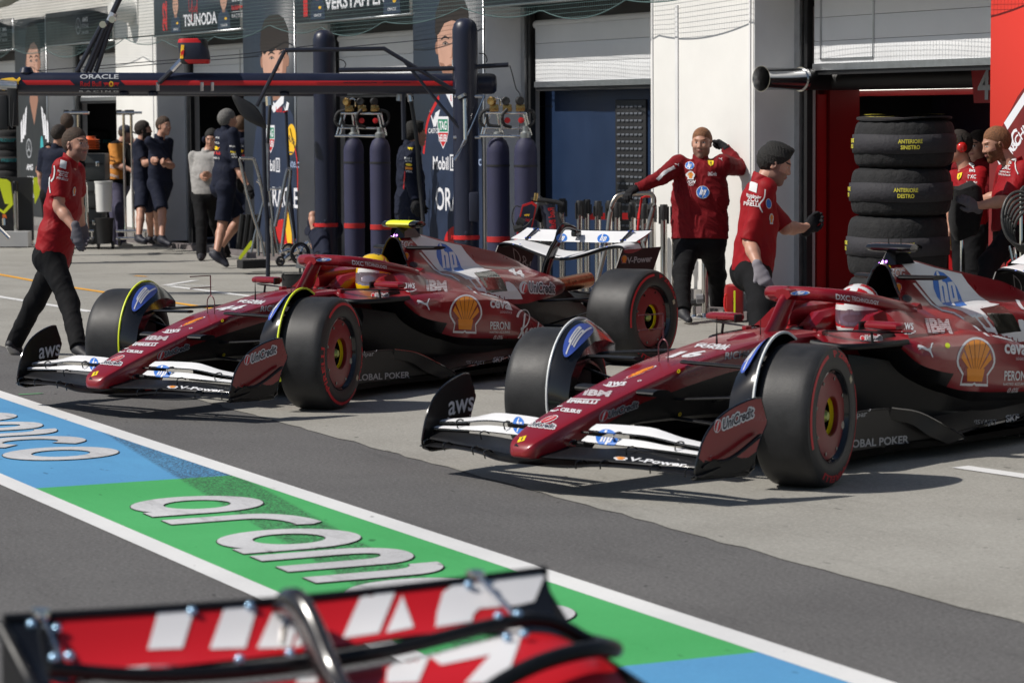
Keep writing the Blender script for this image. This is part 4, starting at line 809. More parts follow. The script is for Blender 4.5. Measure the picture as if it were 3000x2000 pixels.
        if not lean:
            TP=lambda s,c,w,h,m=DW,off=.002,L=4,**k: stick(b,bv,txt(s,**k) if isinstance(s,str) else s,c,w,h,m,off,L)
            q2=lambda x,y:(1100+x/5.227,640+y/5.227)
            def poly(pts,m,off,qq=q2,L=5): P=[qq(*p) for p in pts]; stick(b,bv,PG(P),(0,0),(1,0),(0,1),m,off,L)
            poly([(540,262),(672,238),(690,240),(1000,330),(1338,402),(1420,520),(1560,670),(1700,760),(1820,775),(1535,825),(1600,890),(1680,1000),(1745,1130),(1800,1110),(2050,1100),(2060,1225),(1960,1225),(1640,1145),(1480,960),(1300,850),(1120,800),(1010,800),(930,720),(800,560),(700,440)],WHT,.0015)
            poly([(690,515),(725,510),(945,765),(1060,835),(1200,860),(1420,1000),(1600,1145),(1560,1140),(1400,1010),(1190,880),(1040,850),(920,775)],DW,.0016)
            qr=lambda x,y:(1450+x/5.6,780+y/5.6)
            poly([(200,240),(260,240),(330,285),(400,370),(450,440),(487,525),(250,525)],WHT,.0015,qr)
            poly([(1535,825),(1820,780),(1900,840),(1970,920),(2050,1095),(1745,1130),(1690,1010),(1620,900)],LOUV,.0025)
            poly([(1020,365),(1100,390),(1180,450),(1270,560),(1320,680),(1340,740),(1385,785),(1290,800),(1150,795),(1075,775),(1010,690),(965,580),(958,490),(975,410),(995,372)],BLU,.0026)
            poly([(1025,370),(1045,420),(1085,500),(1115,505),(1135,540),(1165,750),(1115,755),(1095,560),(1080,545),(1070,560),(1100,755),(1060,760),(1030,500),(1000,380)],DW,.0036)
            poly([(1148,505),(1215,500),(1245,540),(1285,742),(1222,750),(1236,800),(1205,800),(1180,720)],DW,.0036); poly([(1190,548),(1208,546),(1236,700),(1214,704)],BLU,.0046)
            TP('ZCG',q2(492,388),(38,4),(1,-18),DW,bold=.0); TP(PG(rect(-.5,-.08,.5,.04)),q2(425,390),(12,1),(1,-20),DW,.003)
            for nm,mm,of in ((SHELL_BG,DW,.002),(SHELL_MID,SR,.0028),(SHELL_IN,OR,.0036)): TP(nm,q2(500,563),(17,4),(2,-20),mm,of)
            TP(PG([(0,.5),(.5,-.4),(-.5,-.4)]),q2(396,305),(7,1),(-1,-8),YL)
            TP(PG(ell((0,0),.5,.5,24)),q2(612,695),(24,3),(0,-16),DK,.002)
            TP(outl(txt('UniCredit',bold=.03),.025,.1),qr(800,340),(75,3),(0,-32),DW); TP(txt('UniCredit',bold=.03),qr(800,340),(75,3),(0,-30),DK,.003); TP(fit(DISC,1,1),qr(495,335),(24,3),(3,-36),DW,.0022); TP(fit(DISC,1,1),qr(515,345),(16,2),(3,-28),SR,.003); TP(PG([(-.3,-.45),(-.12,-.45),(.12,.3),(.26,.42),(.02,.42),(-.1,.3)]),qr(510,340),(16,3),(2,-30),DW,.004)
            TP(num,(1517,795),(46,13),(-8,-22),DW,bold=.05)
            TP('IBM',q2(965,1022),(61,3),(-4,-32),DW,bold=.05); TP(comb(*[PG(rect(-.56,-.5+k/7.5+.05,.56,-.5+k/7.5+.10)) for k in range(8)]),q2(965,1022),(61,3),(-4,-32),RED,.003)
            TP('aws',q2(555,1020),(30,1),(1,-16),DW); TP(swoosh(1,1),q2(570,1095),(33,0),(0,-13),DW)
            # sidepod
            TP(PUMA,q2(765,1305),(39,-1),(0,-34),DW)
            if num=='16': TP(DISC,(2766,1012),(14,3),(1,-15),FLU) if 0 else TP(DISC,(1300,879),(12,2),(1,-12),FLU)
            s0=(1370,917)
            for nm,mm,of in ((SHELL_BG,DW,.002),(SHELL_MID,RED,.0028),(SHELL_IN,OR,.0036)): TP(nm,s0,(96,4),(6,-113),mm,of)
            TP('ceva',(1470,890),(58,5),(0,-23),DW,bold=.03); TP(PG([(-.5,-.5),(-.05,.5),(.5,-.5)]),(1497,893),(17,3),(-2,-24),DW,.0026); TP('LOGISTICS',(1487.5,912),(34,2.5),(0,-6.5),DW,bold=0,sp=1.2)
            TP('PERONI',(1471,951),(58,1),(0,-23),DW,bold=.02); TP('NASTRO AZZURRO',(1470,970),(59,0),(0,-6),DW,bold=.01,sp=1.1); TP('0.0%',(1466,985),(28,0),(2,-11),DW,bold=0,shear=.3)
            def scr(pts,w): P=[qr(*p) for p in pts]; stick(b,bv,PG(stroke(P,w)),(0,0),(1,0),(0,1),DW,.0026,3)
            scr([(395,820),(430,740),(490,705),(550,710),(595,780),(590,860),(540,960),(460,1010)],[7,6,4,3,3,4,6]); scr([(520,760),(500,950),(470,1060),(410,1165)],[5,5,6,4]); scr([(460,1010),(490,1090),(480,1195)],[5,6,4]); scr([(520,1080),(560,1000),(545,1080),(590,1050),(610,1000),(600,1075),(650,990),(630,1080),(550,1230)],3); scr([(685,990),(690,1010)],[7,7]); scr([(720,820),(745,920),(700,1060),(690,1060),(730,1050),(775,980),(760,880)],3.5); scr([(780,1040),(810,970),(800,1040),(840,960),(835,1030),(870,950),(870,1030)],3)
        return b.mesh('engine_cover_and_sidepods',CARM,34)
    put_mesh('engine_cover',cached(('ec',num if not lean else 'x'),ec),root)
    # ---- inlet lip / mirror fence
    def lip():
        b=MB(); P=[(-.80,.26,.628),(-.80,.33,.62),(-.81,.40,.615),(-.84,.455,.612),(-.95,.505,.612),(-1.1,.54,.614),(-1.24,.56,.617)]
        b.tube(bez(P,4),.017,8,CARB); top=[[(-.82,.25,.668),(-.82,.32,.632),(-.83,.40,.626),(-.86,.45,.624)],[(-1.0,.255,.668),(-1.0,.36,.645),(-1.0,.45,.632),(-1.0,.505,.624)],[(-1.3,.26,.672),(-1.3,.38,.65),(-1.3,.5,.638),(-1.3,.56,.625)]]
        b.grid([[tuple(q) for q in bez(r,3)] for r in zip(*top)],RED); b.grid([[(x,y,z-.03) for x,y,z in r] for r in top],CARB)
        b.prism([(-1.05,.62),(-1.29,.62),(-1.26,.66),(-1.16,.66)],(0,.555,0),(1,0,0),(0,-.15,1),.006,CARB)
        if not lean:
            bv=b.bvh(); q1=lambda x,y:(850+x/5.227,730+y/5.227)
            stick(b,bv,outl(txt('UniCredit',bold=.03),.03,.12),q1(1440,693),(38,-2),(0,-12),DW,.002); stick(b,bv,txt('UniCredit',bold=.03),q1(1440,693),(37,-2),(0,-11),DK,.003); stick(b,bv,DISC,q1(1302,700),(12,-1),(0,-13),DW,.002); stick(b,bv,DISC,q1(1302,700),(9,-1),(0,-10),SR,.003)
        b.mirror(); return b.mesh('inlet_lip',CARM,40)
    put_mesh('inlet_lip',cached(('lip',lean),lip),root)
    # ---- mirrors
    def mirror_():
        b=MB(); secs=[]
        for y,s in ((.425,.55),(.44,.95),(.5,1.0),(.6,1.0),(.64,.9),(.655,.5)): secs.append([(-1.07+.055*s*math.cos(t)*(1 if math.cos(t)>0 else .7),y,.714+.0245*s*math.copysign(abs(math.sin(t))**.7,math.sin(t))) for t in np.linspace(0,2*math.pi,16,endpoint=False)])
        b.loft(secs,0); b.box((-1.106,.54,.714),(.006,.19,.034),1); b.box((-1.03,.42,.712),(.06,.012,.045),2,bev=.004)
        b.tube([(-.90,.25,.683),(-.95,.40,.686),(-1.05,.56,.682),(-1.12,.67,.68)],[.013,.02,.024,.012],8,2,flat=.25); b.box((-.9,.255,.672),(.05,.03,.03),0,bev=.005); b.tube([(-1.0,.5,.683),(-1.0,.51,.62)],.008,6,2)
        return b
    for k,nm in ((0,'L'),(1,'R')):
        def mk(k=k):
            b=mirror_()
            if k: b.v=[(x,-y,z) for x,y,z in b.v]; b.f=[f[::-1] for f in b.f]
            return b.mesh('wing_mirror',[M_RED,M_STEEL,M_CARB],40)
        put_mesh('wing_mirror',cached(('mir',k),mk),root)
    # ---- halo
    def halo():
        b=MB(); arm=bez([(-.955,.0,.872),(-.985,.085,.870),(-1.03,.175,.864),(-1.11,.245,.853),(-1.25,.295,.828),(-1.40,.33,.795),(-1.52,.335,.768),(-1.62,.31,.75)],5)
        def sec(P,i,w,h):
            d=P[min(i+1,len(P)-1)]-P[max(i-1,0)]; a,u,_=frame(d); return [P[i]+a*w*math.copysign(abs(math.cos(t))**.8,math.cos(t))+u*h*math.copysign(abs(math.sin(t))**.8,math.sin(t)) for t in np.linspace(0,2*math.pi,16,endpoint=False)]
        for s in (1,-1):
            A=np.array([(x,s*y,z) for x,y,z in arm]); b.loft([sec(A,i,.036+.004*(i>8),.037) for i in range(len(A))],RED)
        pil=bez([(-.80,0,.655),(-.85,0,.72),(-.895,0,.79),(-.93,0,.84),(-.965,0,.868)],5)
        b.loft([[ (p[0]+(.075-.028*(i/len(pil)))*math.cos(t),(.024+.016*(i/len(pil))**2)*math.sin(t),p[2]+.02*math.cos(t)) for t in np.linspace(0,2*math.pi,16,endpoint=False)] for i,p in enumerate(pil)],RED)
        b.loft([[(-.885-.0*k,y*w_,.862+z) for y,z in ((-.07,0),(-.05,.028),(0,.036),(.05,.028),(.07,0),(.04,-.02),(-.04,-.02))] for k,w_ in ((0,.8),)]+[[(-.985,y*1.15,.862+z) for y,z in ((-.07,0),(-.05,.035),(0,.046),(.05,.035),(.07,0),(.04,-.03),(-.04,-.03))],[(-1.06,y*1.2,.87+z) for y,z in ((-.07,-.02),(-.05,.02),(0,.026),(.05,.02),(.07,-.02),(.04,-.03),(-.04,-.03))]],RED)
        if not lean:
            bv=b.bvh(); q1=lambda x,y:(850+x/5.227,730+y/5.227); TP=lambda s,c,w,h,m=DW,off=.002,**k: stick(b,bv,txt(s,**k) if isinstance(s,str) else s,c,w,h,m,off,3)
            TP('DXC',q1(1065,203),(33,4.5),(-1,-13),DW,bold=.02); TP('TECHNOLOGY',q1(1343,240),(65,12),(-1,-9.5),DW,bold=.02,sp=1.1); TP(DISC,q1(545,155),(45,-1),(9,-10.5),DW); TP(DISC,q1(545,155),(40,-1),(8,-8.5),BLU,.003); TP(HP_IN,q1(545,155),(34,-1),(8,-9),DW,.004)
        return b.mesh('halo',CARM,40)
    put_mesh('halo',cached(('halo',lean),halo),root)
    def headrest():
        b=MB()
        for s in (1,-1):
            b.loft([[(X,s*y,z) for y,z in ((.13,.55),(.235,.55),(.235,zt-.02),(.21,zt),(.16,zt),(.13,zt-.03))] for X,zt in ((-1.33,.68),(-1.42,.735),(-1.6,.755),(-1.76,.77))],0)
        b.box((-1.74,0,.66),(.06,.3,.24),0,bev=.02); b.tube([(-1.02,-.12,.64),(-1.0,0,.67),(-1.02,.12,.64)],.018,8,1); b.box((-1.01,0,.61),(.03,.2,.1),1,bev=.015)
        return b.mesh('headrest_and_wheel',[M_RED,M_CARB],40)
    put_mesh('cockpit_headrest',cached('hr',headrest),root)
    # ---- floor
    def floor():
        b=MB(); pl=[(-.42,.30),(-.40,.5),(-.44,.70),(-.6,.69),(-.9,.655),(-1.13,.66),(-1.4,.72),(-1.6,.73),(-2.2,.72),(-2.9,.70),(-3.2,.62),(-3.5,.42),(-3.9,.42)]
        pts=pl+[(x,-y) for x,y in pl[::-1]]; b.prism(pts,(0,0,.085),(1,0,0),(0,1,0),.035,CARB)
        wall=[(-.42,.66,.30),(-.5,.70,.30),(-.65,.69,.305),(-.88,.675,.30),(-1.0,.665,.275),(-1.13,.665,.235),(-1.3,.69,.17),(-1.45,.72,.11)]
        W_=bez(wall,3); b.grid([[tuple(p) for p in W_],[(p[0],p[1]-.02,.07) for p in W_]][::-1],CARB); b.grid([[(p[0],p[1]-.012,p[2]) for p in W_],[(p[0],p[1]-.032,.07) for p in W_]],CARB)
        b.tube(W_,.006,6,CARB)
        e=bez([(-.93,.68,.30),(-1.15,.70,.26),(-1.35,.74,.17),(-1.52,.735,.10),(-1.45,.72,.085)],4); e2=bez([(-.93,.66,.24),(-1.1,.69,.2),(-1.22,.72,.13),(-1.38,.73,.075)],4)
        b.grid([[tuple(p) for p in e[:len(e2)]],[tuple(p) for p in e2]],CARB); b.tube(e,.005,6,GLK)
        b.tube(bez([(-1.45,.7,.11),(-1.8,.62,.115),(-2.2,.60,.13),(-2.6,.55,.17),(-2.9,.45,.25)],4),.014,8,GLK); fl=[[(-1.5,.55,.2),(-1.5,.66,.12)],[(-2.0,.52,.2),(-2.0,.585,.10)],[(-2.4,.50,.21),(-2.4,.56,.11)],[(-2.9,.42,.22),(-2.9,.48,.14)]]
        b.grid([[tuple(p) for p in bez([r[0] for r in fl],4)],[tuple(p) for p in bez([r[1] for r in fl],4)]][::-1],CARB)
        for k in range(5): b.box((-2.1-k*.1,.66,.075),(.01,.08,.06),CARB,rz=.3)
        if not lean:
            bv=b.bvh(); qf=lambda x,y:(1030+x/4.523,950+y/4.523); TP=lambda s,c,w,h,m=DW,off=.003,**k: stick(b,bv,txt(s,**k) if isinstance(s,str) else s,c,w,h,m,off,3)
            TP('GLOBAL POKER',(1122,1100),(170,-10),(0,-19),GR,bold=.025); TP('ambipar',(1070,1036.5),(64,-2),(0,-19),GR,bold=.01); TP(PG([(-.5,0),(0,-.5),(.5,0),(0,.5)],[(-.34,0),(0,-.34),(.34,0),(0,.34)]),qf(347,335),(9,0),(0,-11),GR)
            TP('VISTAJET',qf(1655,502),(62,0),(2,-13),GR,bold=0); TP('SKF',qf(1970,455),(32,-3),(3,-15),GR,bold=.04); TP('NGK',qf(2165,415),(26,-4),(2,-13),GR,bold=.03)
        b.mirror()
        return b.mesh('floor_and_fences',CARM,40)
    put_mesh('floor',cached(('fl',lean),floor),root)
    # ---- front wing
    def fwing():
        b=MB()
        main=[(0,(1.135,.152),(1.0,.165)),(.12,(1.125,.150),(.98,.165)),(.25,(1.098,.152),(.96,.168)),(.40,(1.06,.167),(.93,.185)),(.6,(1.0,.165),(.87,.19)),(.8,(.955,.156),(.82,.185)),(.93,(.935,.147),(.78,.18))]
        e2=[(0,(1.155,.194),(1.0,.225)),(.13,(1.115,.190),(.96,.232)),(.28,(1.07,.190),(.93,.232)),(.42,(1.028,.189),(.905,.234)),(.6,(.972,.184),(.87,.231)),(.78,(.925,.184),(.845,.224)),(.92,(.90,.186),(.82,.22))]
        e3=[(.17,(.92,.250),(.872,.280)),(.3,(.905,.248),(.867,.279)),(.5,(.888,.247),(.857,.279)),(.7,(.868,.240),(.837,.259)),(.92,(.848,.230),(.812,.243))]
        e4=[(.17,(.862,.300),(.805,.33)),(.3,(.857,.299),(.80,.336)),(.5,(.847,.298),(.79,.336)),(.6,(.837,.290),(.785,.320)),(.7,(.827,.277),(.775,.299)),(.92,(.800,.258),(.755,.272))]
        for tab,mi in ((main,CARB),(e2,CARB),(e3,WHT),(e4,WHT)):
            x=element(tab,.013,.12,mi,edge=GLK if mi==WHT else None); b.add(x.v,x.f,x.m)
        for s in (1,-1):
            b.tube([(.92,s*.06,.245),(.925,s*.2,.247)],.012,8,CARB); b.tube([(.87,s*.12,.292),(.868,s*.18,.293)],.006,6,CARB)
            for Y,X,z in ((.14,.94,.24),(.48,.91,.235),(.36,.865,.29),(.72,.835,.27),(.68,.97,.17),(.86,.93,.165),(.42,1.03,.175),(.30,1.07,.17)): b.tube(bez([(X+.03,s*Y,z-.02),(X+.035,s*(Y+.005),z+.012),(X,s*(Y+.01),z+.02),(X-.035,s*(Y+.01),z+.005)],3),.004,5,GLK)
        if not lean:
            bv=b.bvh(); TP=lambda s,c,w,h,m=DW,off=.002,k_=44,**k: stick(b,bv,txt(s,**k) if isinstance(s,str) else s,c,w,h,m,off,3,k_)
            TP(DISC,(484,1089),(50,3),(4,-40),BLU); TP(HP_IN,(484,1089),(48,3),(6,-36),DW,.003); TP(DISC,(283,1067),(27,3),(2,-38),BLU); TP(HP_IN,(283,1067),(24,2),(6,-32),DW,.003)
            qb=lambda x,y:(1650+x/3.856,1180+y/3.856)
            TP(SHELL_BG,qb(622,622),(42,2),(2,-10),DW,.002,16); TP(SHELL_IN,qb(622,622),(37,2),(2,-9),OR,.003,16); TP('V-Power',qb(1050,662),(166,18),(4,-11),DW,.002,16,bold=.03,shear=.2)
        return b.mesh('front_wing',CARM,34)
    fw=put_mesh('front_wing',cached(('fw',lean),fwing),root)
    def ep(s):
        b=MB(); out=[(.53,.487),(.57,.489),(.65,.474),(.73,.448),(.80,.412),(.86,.36),(.90,.30),(.925,.235),(.94,.18),(.938,.15),(.925,.133),(.9,.126),(.8,.124),(.57,.118),(.555,.13),(.555,.185),(.545,.235),(.525,.29),(.50,.335),(.485,.365),(.49,.39),(.51,.44)]
        Yf=lambda x,z:.905+.05*max(0,(.9-x))/.4+.02*(z-.13)/.35-(.03 if z<.14 else 0)
        v,f=PG(out); v,f=subdiv(v,f,.09); A=[(x,s*Yf(x,z),z) for x,z in v]; B=[(x,s*(Yf(x,z)-.008),z) for x,z in v]; N=len(v)
        red=lambda q:np.mean([v[i][1] for i in q])>.215+.0*0
        ff=[tuple(q) if s>0 else tuple(q)[::-1] for q in f]
        def ori(F,P,want):
            o=[]
            for q in F:
                n=np.cross(V(*P[q[1]])-V(*P[q[0]]),V(*P[q[2]])-V(*P[q[0]])); o.append(q if n[1]*want>0 else q[::-1])
            return o
        b.add(A,ori(f,A,s),[RED if red(q) else CARB for q in f],True); b.add(B,ori(f,B,-s),[CARB]*len(f),True)
        L=[(x,s*(Yf(x,z)-.004),z) for x,z in bez(out+[out[0]],2)]; b.tube(L,.0055,6,GLK,cap=False)
        b.tube(bez([(.83,s*.95,.215),(.78,s*.962,.215),(.70,s*.975,.245),(.60,s*.985,.295),(.55,s*.985,.318)],3),[.004]+[.012]*11+[.006],8,CARB,flat=.8) if 1 else None
        if not lean:
            bv=b.bvh()
            if s>0:
                TP=lambda q,c,w,h,m=DW,off=.002,**k: stick(b,bv,txt(q,**k) if isinstance(q,str) else q,c,w,h,m,off,3)
                qe=lambda x,y:(560+x/5.6,900+y/5.6)
                TP(outl(txt('UniCredit',bold=.03),.03,.09),qe(1230,755),(74,-30),(2,-28),DW); TP(txt('UniCredit',bold=.03),qe(1230,755),(73,-30),(2,-26),DK,.003); TP(DISC,qe(960,855),(18,-6),(1,-30),DW); TP(DISC,qe(960,855),(15,-5),(1,-26),SR,.003); TP(PG([(-.3,-.45),(-.12,-.45),(.12,.3),(.26,.42),(.02,.42),(-.1,.3)]),qe(960,855),(15,-5),(1,-25),DW,.004)
                TP(txt('SHELL'),qe(1350,1265),(1,0),(0,-1),DW)
            else:
                qe=lambda x,y:(x/5.227,920+y/5.227); TP=lambda q,c,w,h,m=DW,off=.002,**k: stick(b,bv,txt(q,**k) if isinstance(q,str) else q,c,w,h,m,off,3)
                TP('aws',qe(795,575),(62,-12),(1,-33),DW,bold=.012); TP(swoosh(1,1),qe(795,735),(66,-4),(1,-27),DW)
        return b.mesh('wing_endplate',CARM,40)
    for s in (1,-1): put_mesh('wing_endplate',cached(('ep',s,lean),lambda s=s:ep(s)),fw)
    # ---- suspension
    def susp():
        b=MB()
        for P,r in (([(.13,.15,.585),(.03,.74,.565)],.026),([(-.34,.17,.60),(-.0,.74,.565)],.024),([(.2,.14,.40),(.10,.45,.42),(.08,.74,.43)],.02),([(.2,.12,.31),(.05,.74,.25)],.024),([(-.3,.14,.31),(.0,.74,.25)],.022),([(-.1,.15,.36),(.0,.72,.52)],.016)):
            b.tube(P,r,10,0,flat=.38,up=(0,0,1))
        b.box((.0,.70,.38),(.16,.12,.36),1,bev=.03); b.lathe([(.17,0),(.19,.02),(.19,.12),(.1,.13)],(0,.62,.355),(0,1,0),28,0)
        for P,r in (([(-3.1,.2,.47),(-3.55,.70,.50)],.022),([(-3.85,.1,.5),(-3.6,.70,.5)],.022),([(-3.2,.2,.3),(-3.6,.7,.25)],.022),([(-3.85,.1,.28),(-3.65,.7,.25)],.02),([(-3.3,.2,.28),(-3.6,.68,.45)],.016)): b.tube(P,r,10,0,flat=.4)
        b.box((-3.6,.60,.36),(.2,.1,.4),1,bev=.03); b.lathe([(.17,0),(.19,.02),(.19,.1),(.1,.11)],(-3.6,.55,.355),(0,1,0),28,0); b.prism([(-3.42,.5),(-3.38,.42),(-3.4,.3),(-3.44,.2),(-3.5,.2),(-3.5,.5)],(0,.56,0),(1,0,0),(0,0,1),.006,0)
        b.mirror(); return b.mesh('suspension',[M_CARB,M_BLACK],40)
    put_mesh('suspension',cached('susp',susp),root)
    def stub():
        b=MB(); secs=[[(.47+.04*math.cos(t),y,.468+.017*math.sin(t)) for t in np.linspace(0,2*math.pi,12,endpoint=False)] for y in (.14,.2)]; 
        b.loft([[(.44+(.05 if math.cos(t)>0 else .09)*math.cos(t),y,.455+.018*math.sin(t)) for t in np.linspace(0,2*math.pi,14,endpoint=False)] for y in (.13,.26)],0); b.mirror()
        b.tube(bez([(.1,-.03,.575),(.1,-.03,.66),(.1,0,.69),(.1,.03,.66),(.1,.03,.575)],4),.0035,6,1); b.tube([(.1,0,.69),(.1,0,.82)],.004,6,1)
        for z in (.82,.745): b.tube([(.1,0,z),(.27,-.02,z+.0)],.0035,6,1)
        b.tube([(-.33,.0,.635),(-.33,0,.78)],[.006,.0012],5,0); b.tube([(-.62,.06,.67),(-.62,.06,.78)],[.003,.001],5,0)
        return b.mesh('camera_pods_and_pitot',[M_CARB,mat('pitot_maroon',(.14,.04,.05),.4,.4)],40)
    put_mesh('pitot_and_pods',cached('stub',stub),root)
    # ---- rear wing
    def rwing():
        b=MB()
        main=[(0,(-3.79,.742),(-4.02,.80)),(.1,(-3.785,.752),(-4.02,.805)),(.25,(-3.79,.79),(-4.03,.835)),(.4,(-3.79,.835),(-4.03,.868)),(.5,(-3.79,.85),(-4.03,.88)),(.56,(-3.795,.845),(-4.04,.872)),(.578,(-3.80,.82),(-4.06,.83))]
        flap=[(0,(-3.99,.868),(-4.145,.955)),(.2,(-3.985,.868),(-4.145,.955)),(.4,(-3.98,.872),(-4.15,.957)),(.48,(-3.98,.876),(-4.165,.96)),(.578,(-3.97,.882),(-4.20,.965))]
        for tab,mi,t,e in ((main,WHT,.03,CARB),(flap,WHT,.012,GLK)):
            S=bez([[q[0],*q[1],*q[2]] for q in tab],4); secs=[wing_sec((s[1],s[2]),(s[3],s[4]),s[0],t,.16) for s in S]; N=len(secs[0])
            x=MB(); x.loft(secs,lambda i,k:(mi if (1<=k<=4 if e==CARB else k<5) else e)); x.mirror(); b.add(x.v,x.f,x.m)
        for s in (1,-1):
            b.prism([(-3.70,.69),(-3.79,.835),(-3.86,.842),(-4.0,.83),(-4.32,.83),(-4.17,.60),(-3.72,.60)],(0,s*.572,0),(1,0,0),(0,0,1),.008,CARB); b.box((-4.05,s*.44,.92),(.17,.022,.012),GLK,M=np.array(Matrix.Rotation(R_(29),3,'Y')),bev=.003)
            for px_,pz in ((-4.0,.89),(-4.11,.952)):
                for dy in (-.02,.02): b.lathe([(.009,0),(.006,.004),(0,.005)],(px_,s*.44+dy,pz),(.45,0,.9),8,14)
            for dy in (-.03,.03): b.lathe([(.009,0),(.006,.003),(0,.004)],(-3.80,s*.40+dy,.848),(.3,0,.95),8,14)
        # swan neck pylon
        sp=bez([(-3.60,0,.62),(-3.63,0,.70),(-3.70,0,.80),(-3.77,0,.88),(-3.80,0,.95),(-3.85,0,.985),(-3.92,0,.985),(-4.0,0,.965)],4); wd=np.interp(np.arange(len(sp)),[0,8,16,20,28],[.055,.05,.035,.03,.02])
        P=[]; secs=[]
        for i,p in enumerate(sp):
            d=sp[min(i+1,len(sp)-1)]-sp[max(i-1,0)]; d/=np.linalg.norm(d); nn=V(d[2],0,-d[0]); secs.append([p+nn*wd[i]*math.cos(t)+V(0,.016*math.sin(t),0) for t in np.linspace(0,2*math.pi,12,endpoint=False)])
        b.loft(secs,GLK); b.loft([[p+V(dx,dy,dz) for dx,dy,dz in ((.02,.012,0),(.02,-.012,0),(-.03,-.012,0),(-.03,.012,0))] for p in (V(-3.70,0,.78),V(-3.78,0,.77))],GLK); b.box((-4.02,0,.93),(.08,.05,.05),GLK,bev=.015); b.tube([(-4.03,0,.95),(-4.0,.03,.89)],.006,6,10)
        bw=[(0,(-3.86,.42),(-4.15,.47)),(.4,(-3.86,.43),(-4.15,.48)),(.56,(-3.84,.46),(-4.15,.52))]
        x=element(bw,.02,.15,CARB); b.add(x.v,x.f,x.m)
        b.prism([(-3.74,.60),(-4.17,.60),(-4.19,.45),(-4.05,.12),(-3.86,.12),(-3.84,.4)],(0,.5,0),(1,0,0),(0,0,1),.008,CARB); b.prism([(-3.74,.60),(-4.17,.60),(-4.19,.45),(-4.05,.12),(-3.86,.12),(-3.84,.4)],(0,-.5,0),(1,0,0),(0,0,1),.008,CARB)
        b.lathe([(.06,0),(.06,.5),(.052,.5),(.05,.02),(0,.02)][:4],(-3.68,0,.54),(-1,0,.06),24,TI); b.box((-4.2,0,.36),(.05,.1,.12),GLK,bev=.01)
        if not lean:
            bv=b.bvh(); qw=lambda x,y:(1400+x/4.276,640+y/4.276); TP=lambda s,c,w,h,m=DW,off=.002,**k: stick(b,bv,txt(s,**k) if isinstance(s,str) else s,c,w,h,m,off,3)
            TP(DISC,qw(1592,243),(35,2),(3,-28),BLU); TP(HP_IN,qw(1592,243),(33,2),(3,-27),DW,.003); TP(DISC,qw(1070,235),(32,2),(3,-27),BLU); TP(HP_IN,qw(1070,235),(30,2),(3,-26),DW,.003)
            TP('V-Power',qw(2045,500),(73,-6),(0,-19),GR,bold=.03,shear=.1)
            for nm,mm,of in ((SHELL_BG,GR,.002),(SHELL_MID,SR,.0028),(SHELL_IN,OR,.0036)): TP(nm,qw(1850,497),(19,-1),(1,-24),mm,of)
            TP('D&O',qw(620,540),(72,52),(-5,-36),GR,bold=-.01)
        return b.mesh('rear_wing',CARM,34)
    put_mesh('rear_wing',cached(('rw',lean),rwing),root)
    # ---- wheels
    for nm,x,y,w,st in (('f',0,.83,.305,S),('f',0,-.83,.305,S),('r',-3.6,.79,.39,0),('r',-3.6,-.79,.39,0)):
        ty,rim,cov=cached(('ty',w),lambda w=w:tyre_meshes(w,0)); f=0 if y>0 else math.pi
        wo=put_mesh('wheel',rim,root,(x,y,.352),st+f); t1=put_mesh('tyre',ty,wo); t1.rotation_euler=(0,R_({'44':(0,60),'16':(75,160)}.get(num,(20,100))[nm=='r']),0); put_mesh('wheel_cover',cov,wo)
    fm=cached(('fen',acc.name),lambda:fender_mesh(acc))
    fl=put_mesh('wheel_winglet',fm,root,(.83*math.sin(S),.83-.83*math.cos(S),0),S)
    fr=put_mesh('wheel_winglet',fm,root,(-.83*math.sin(S),-.83+.83*math.cos(S),0),S); fr.scale=(1,-1,1)
    put_mesh('roll_hoop_camera',cached(('tc',tc.name),lambda:tcam_mesh(tc)),root)
    def hoopwing():
        b=MB()
        for s in (1,-1): b.loft([[(-1.86-.035*k+(.04 if math.cos(t)>0 else .11)*sc*math.cos(t),s*y,.915+.014*sc*math.sin(t)) for t in np.linspace(0,2*math.pi,14,endpoint=False)] for k,(y,sc) in enumerate(((.08,1),(.18,1.0),(.27,.95)))],0)
        return b.mesh('roll_hoop_winglet',[M_CARB],40)
    put_mesh('roll_hoop_winglet',cached('hw',hoopwing),root)
    return root
car44=make_car('44',M_FLUO,M_FLUO,(-16.678,5.980,0),-1.079,'dark red single seater numbered 44 with a yellow roll hoop camera')
car16=make_car('16',mat('strip_white',(.7,.72,.72),.4),M_GLK,(-12.224,6.838,0),-1.208,'dark red single seater numbered 16, nearest to the camera')

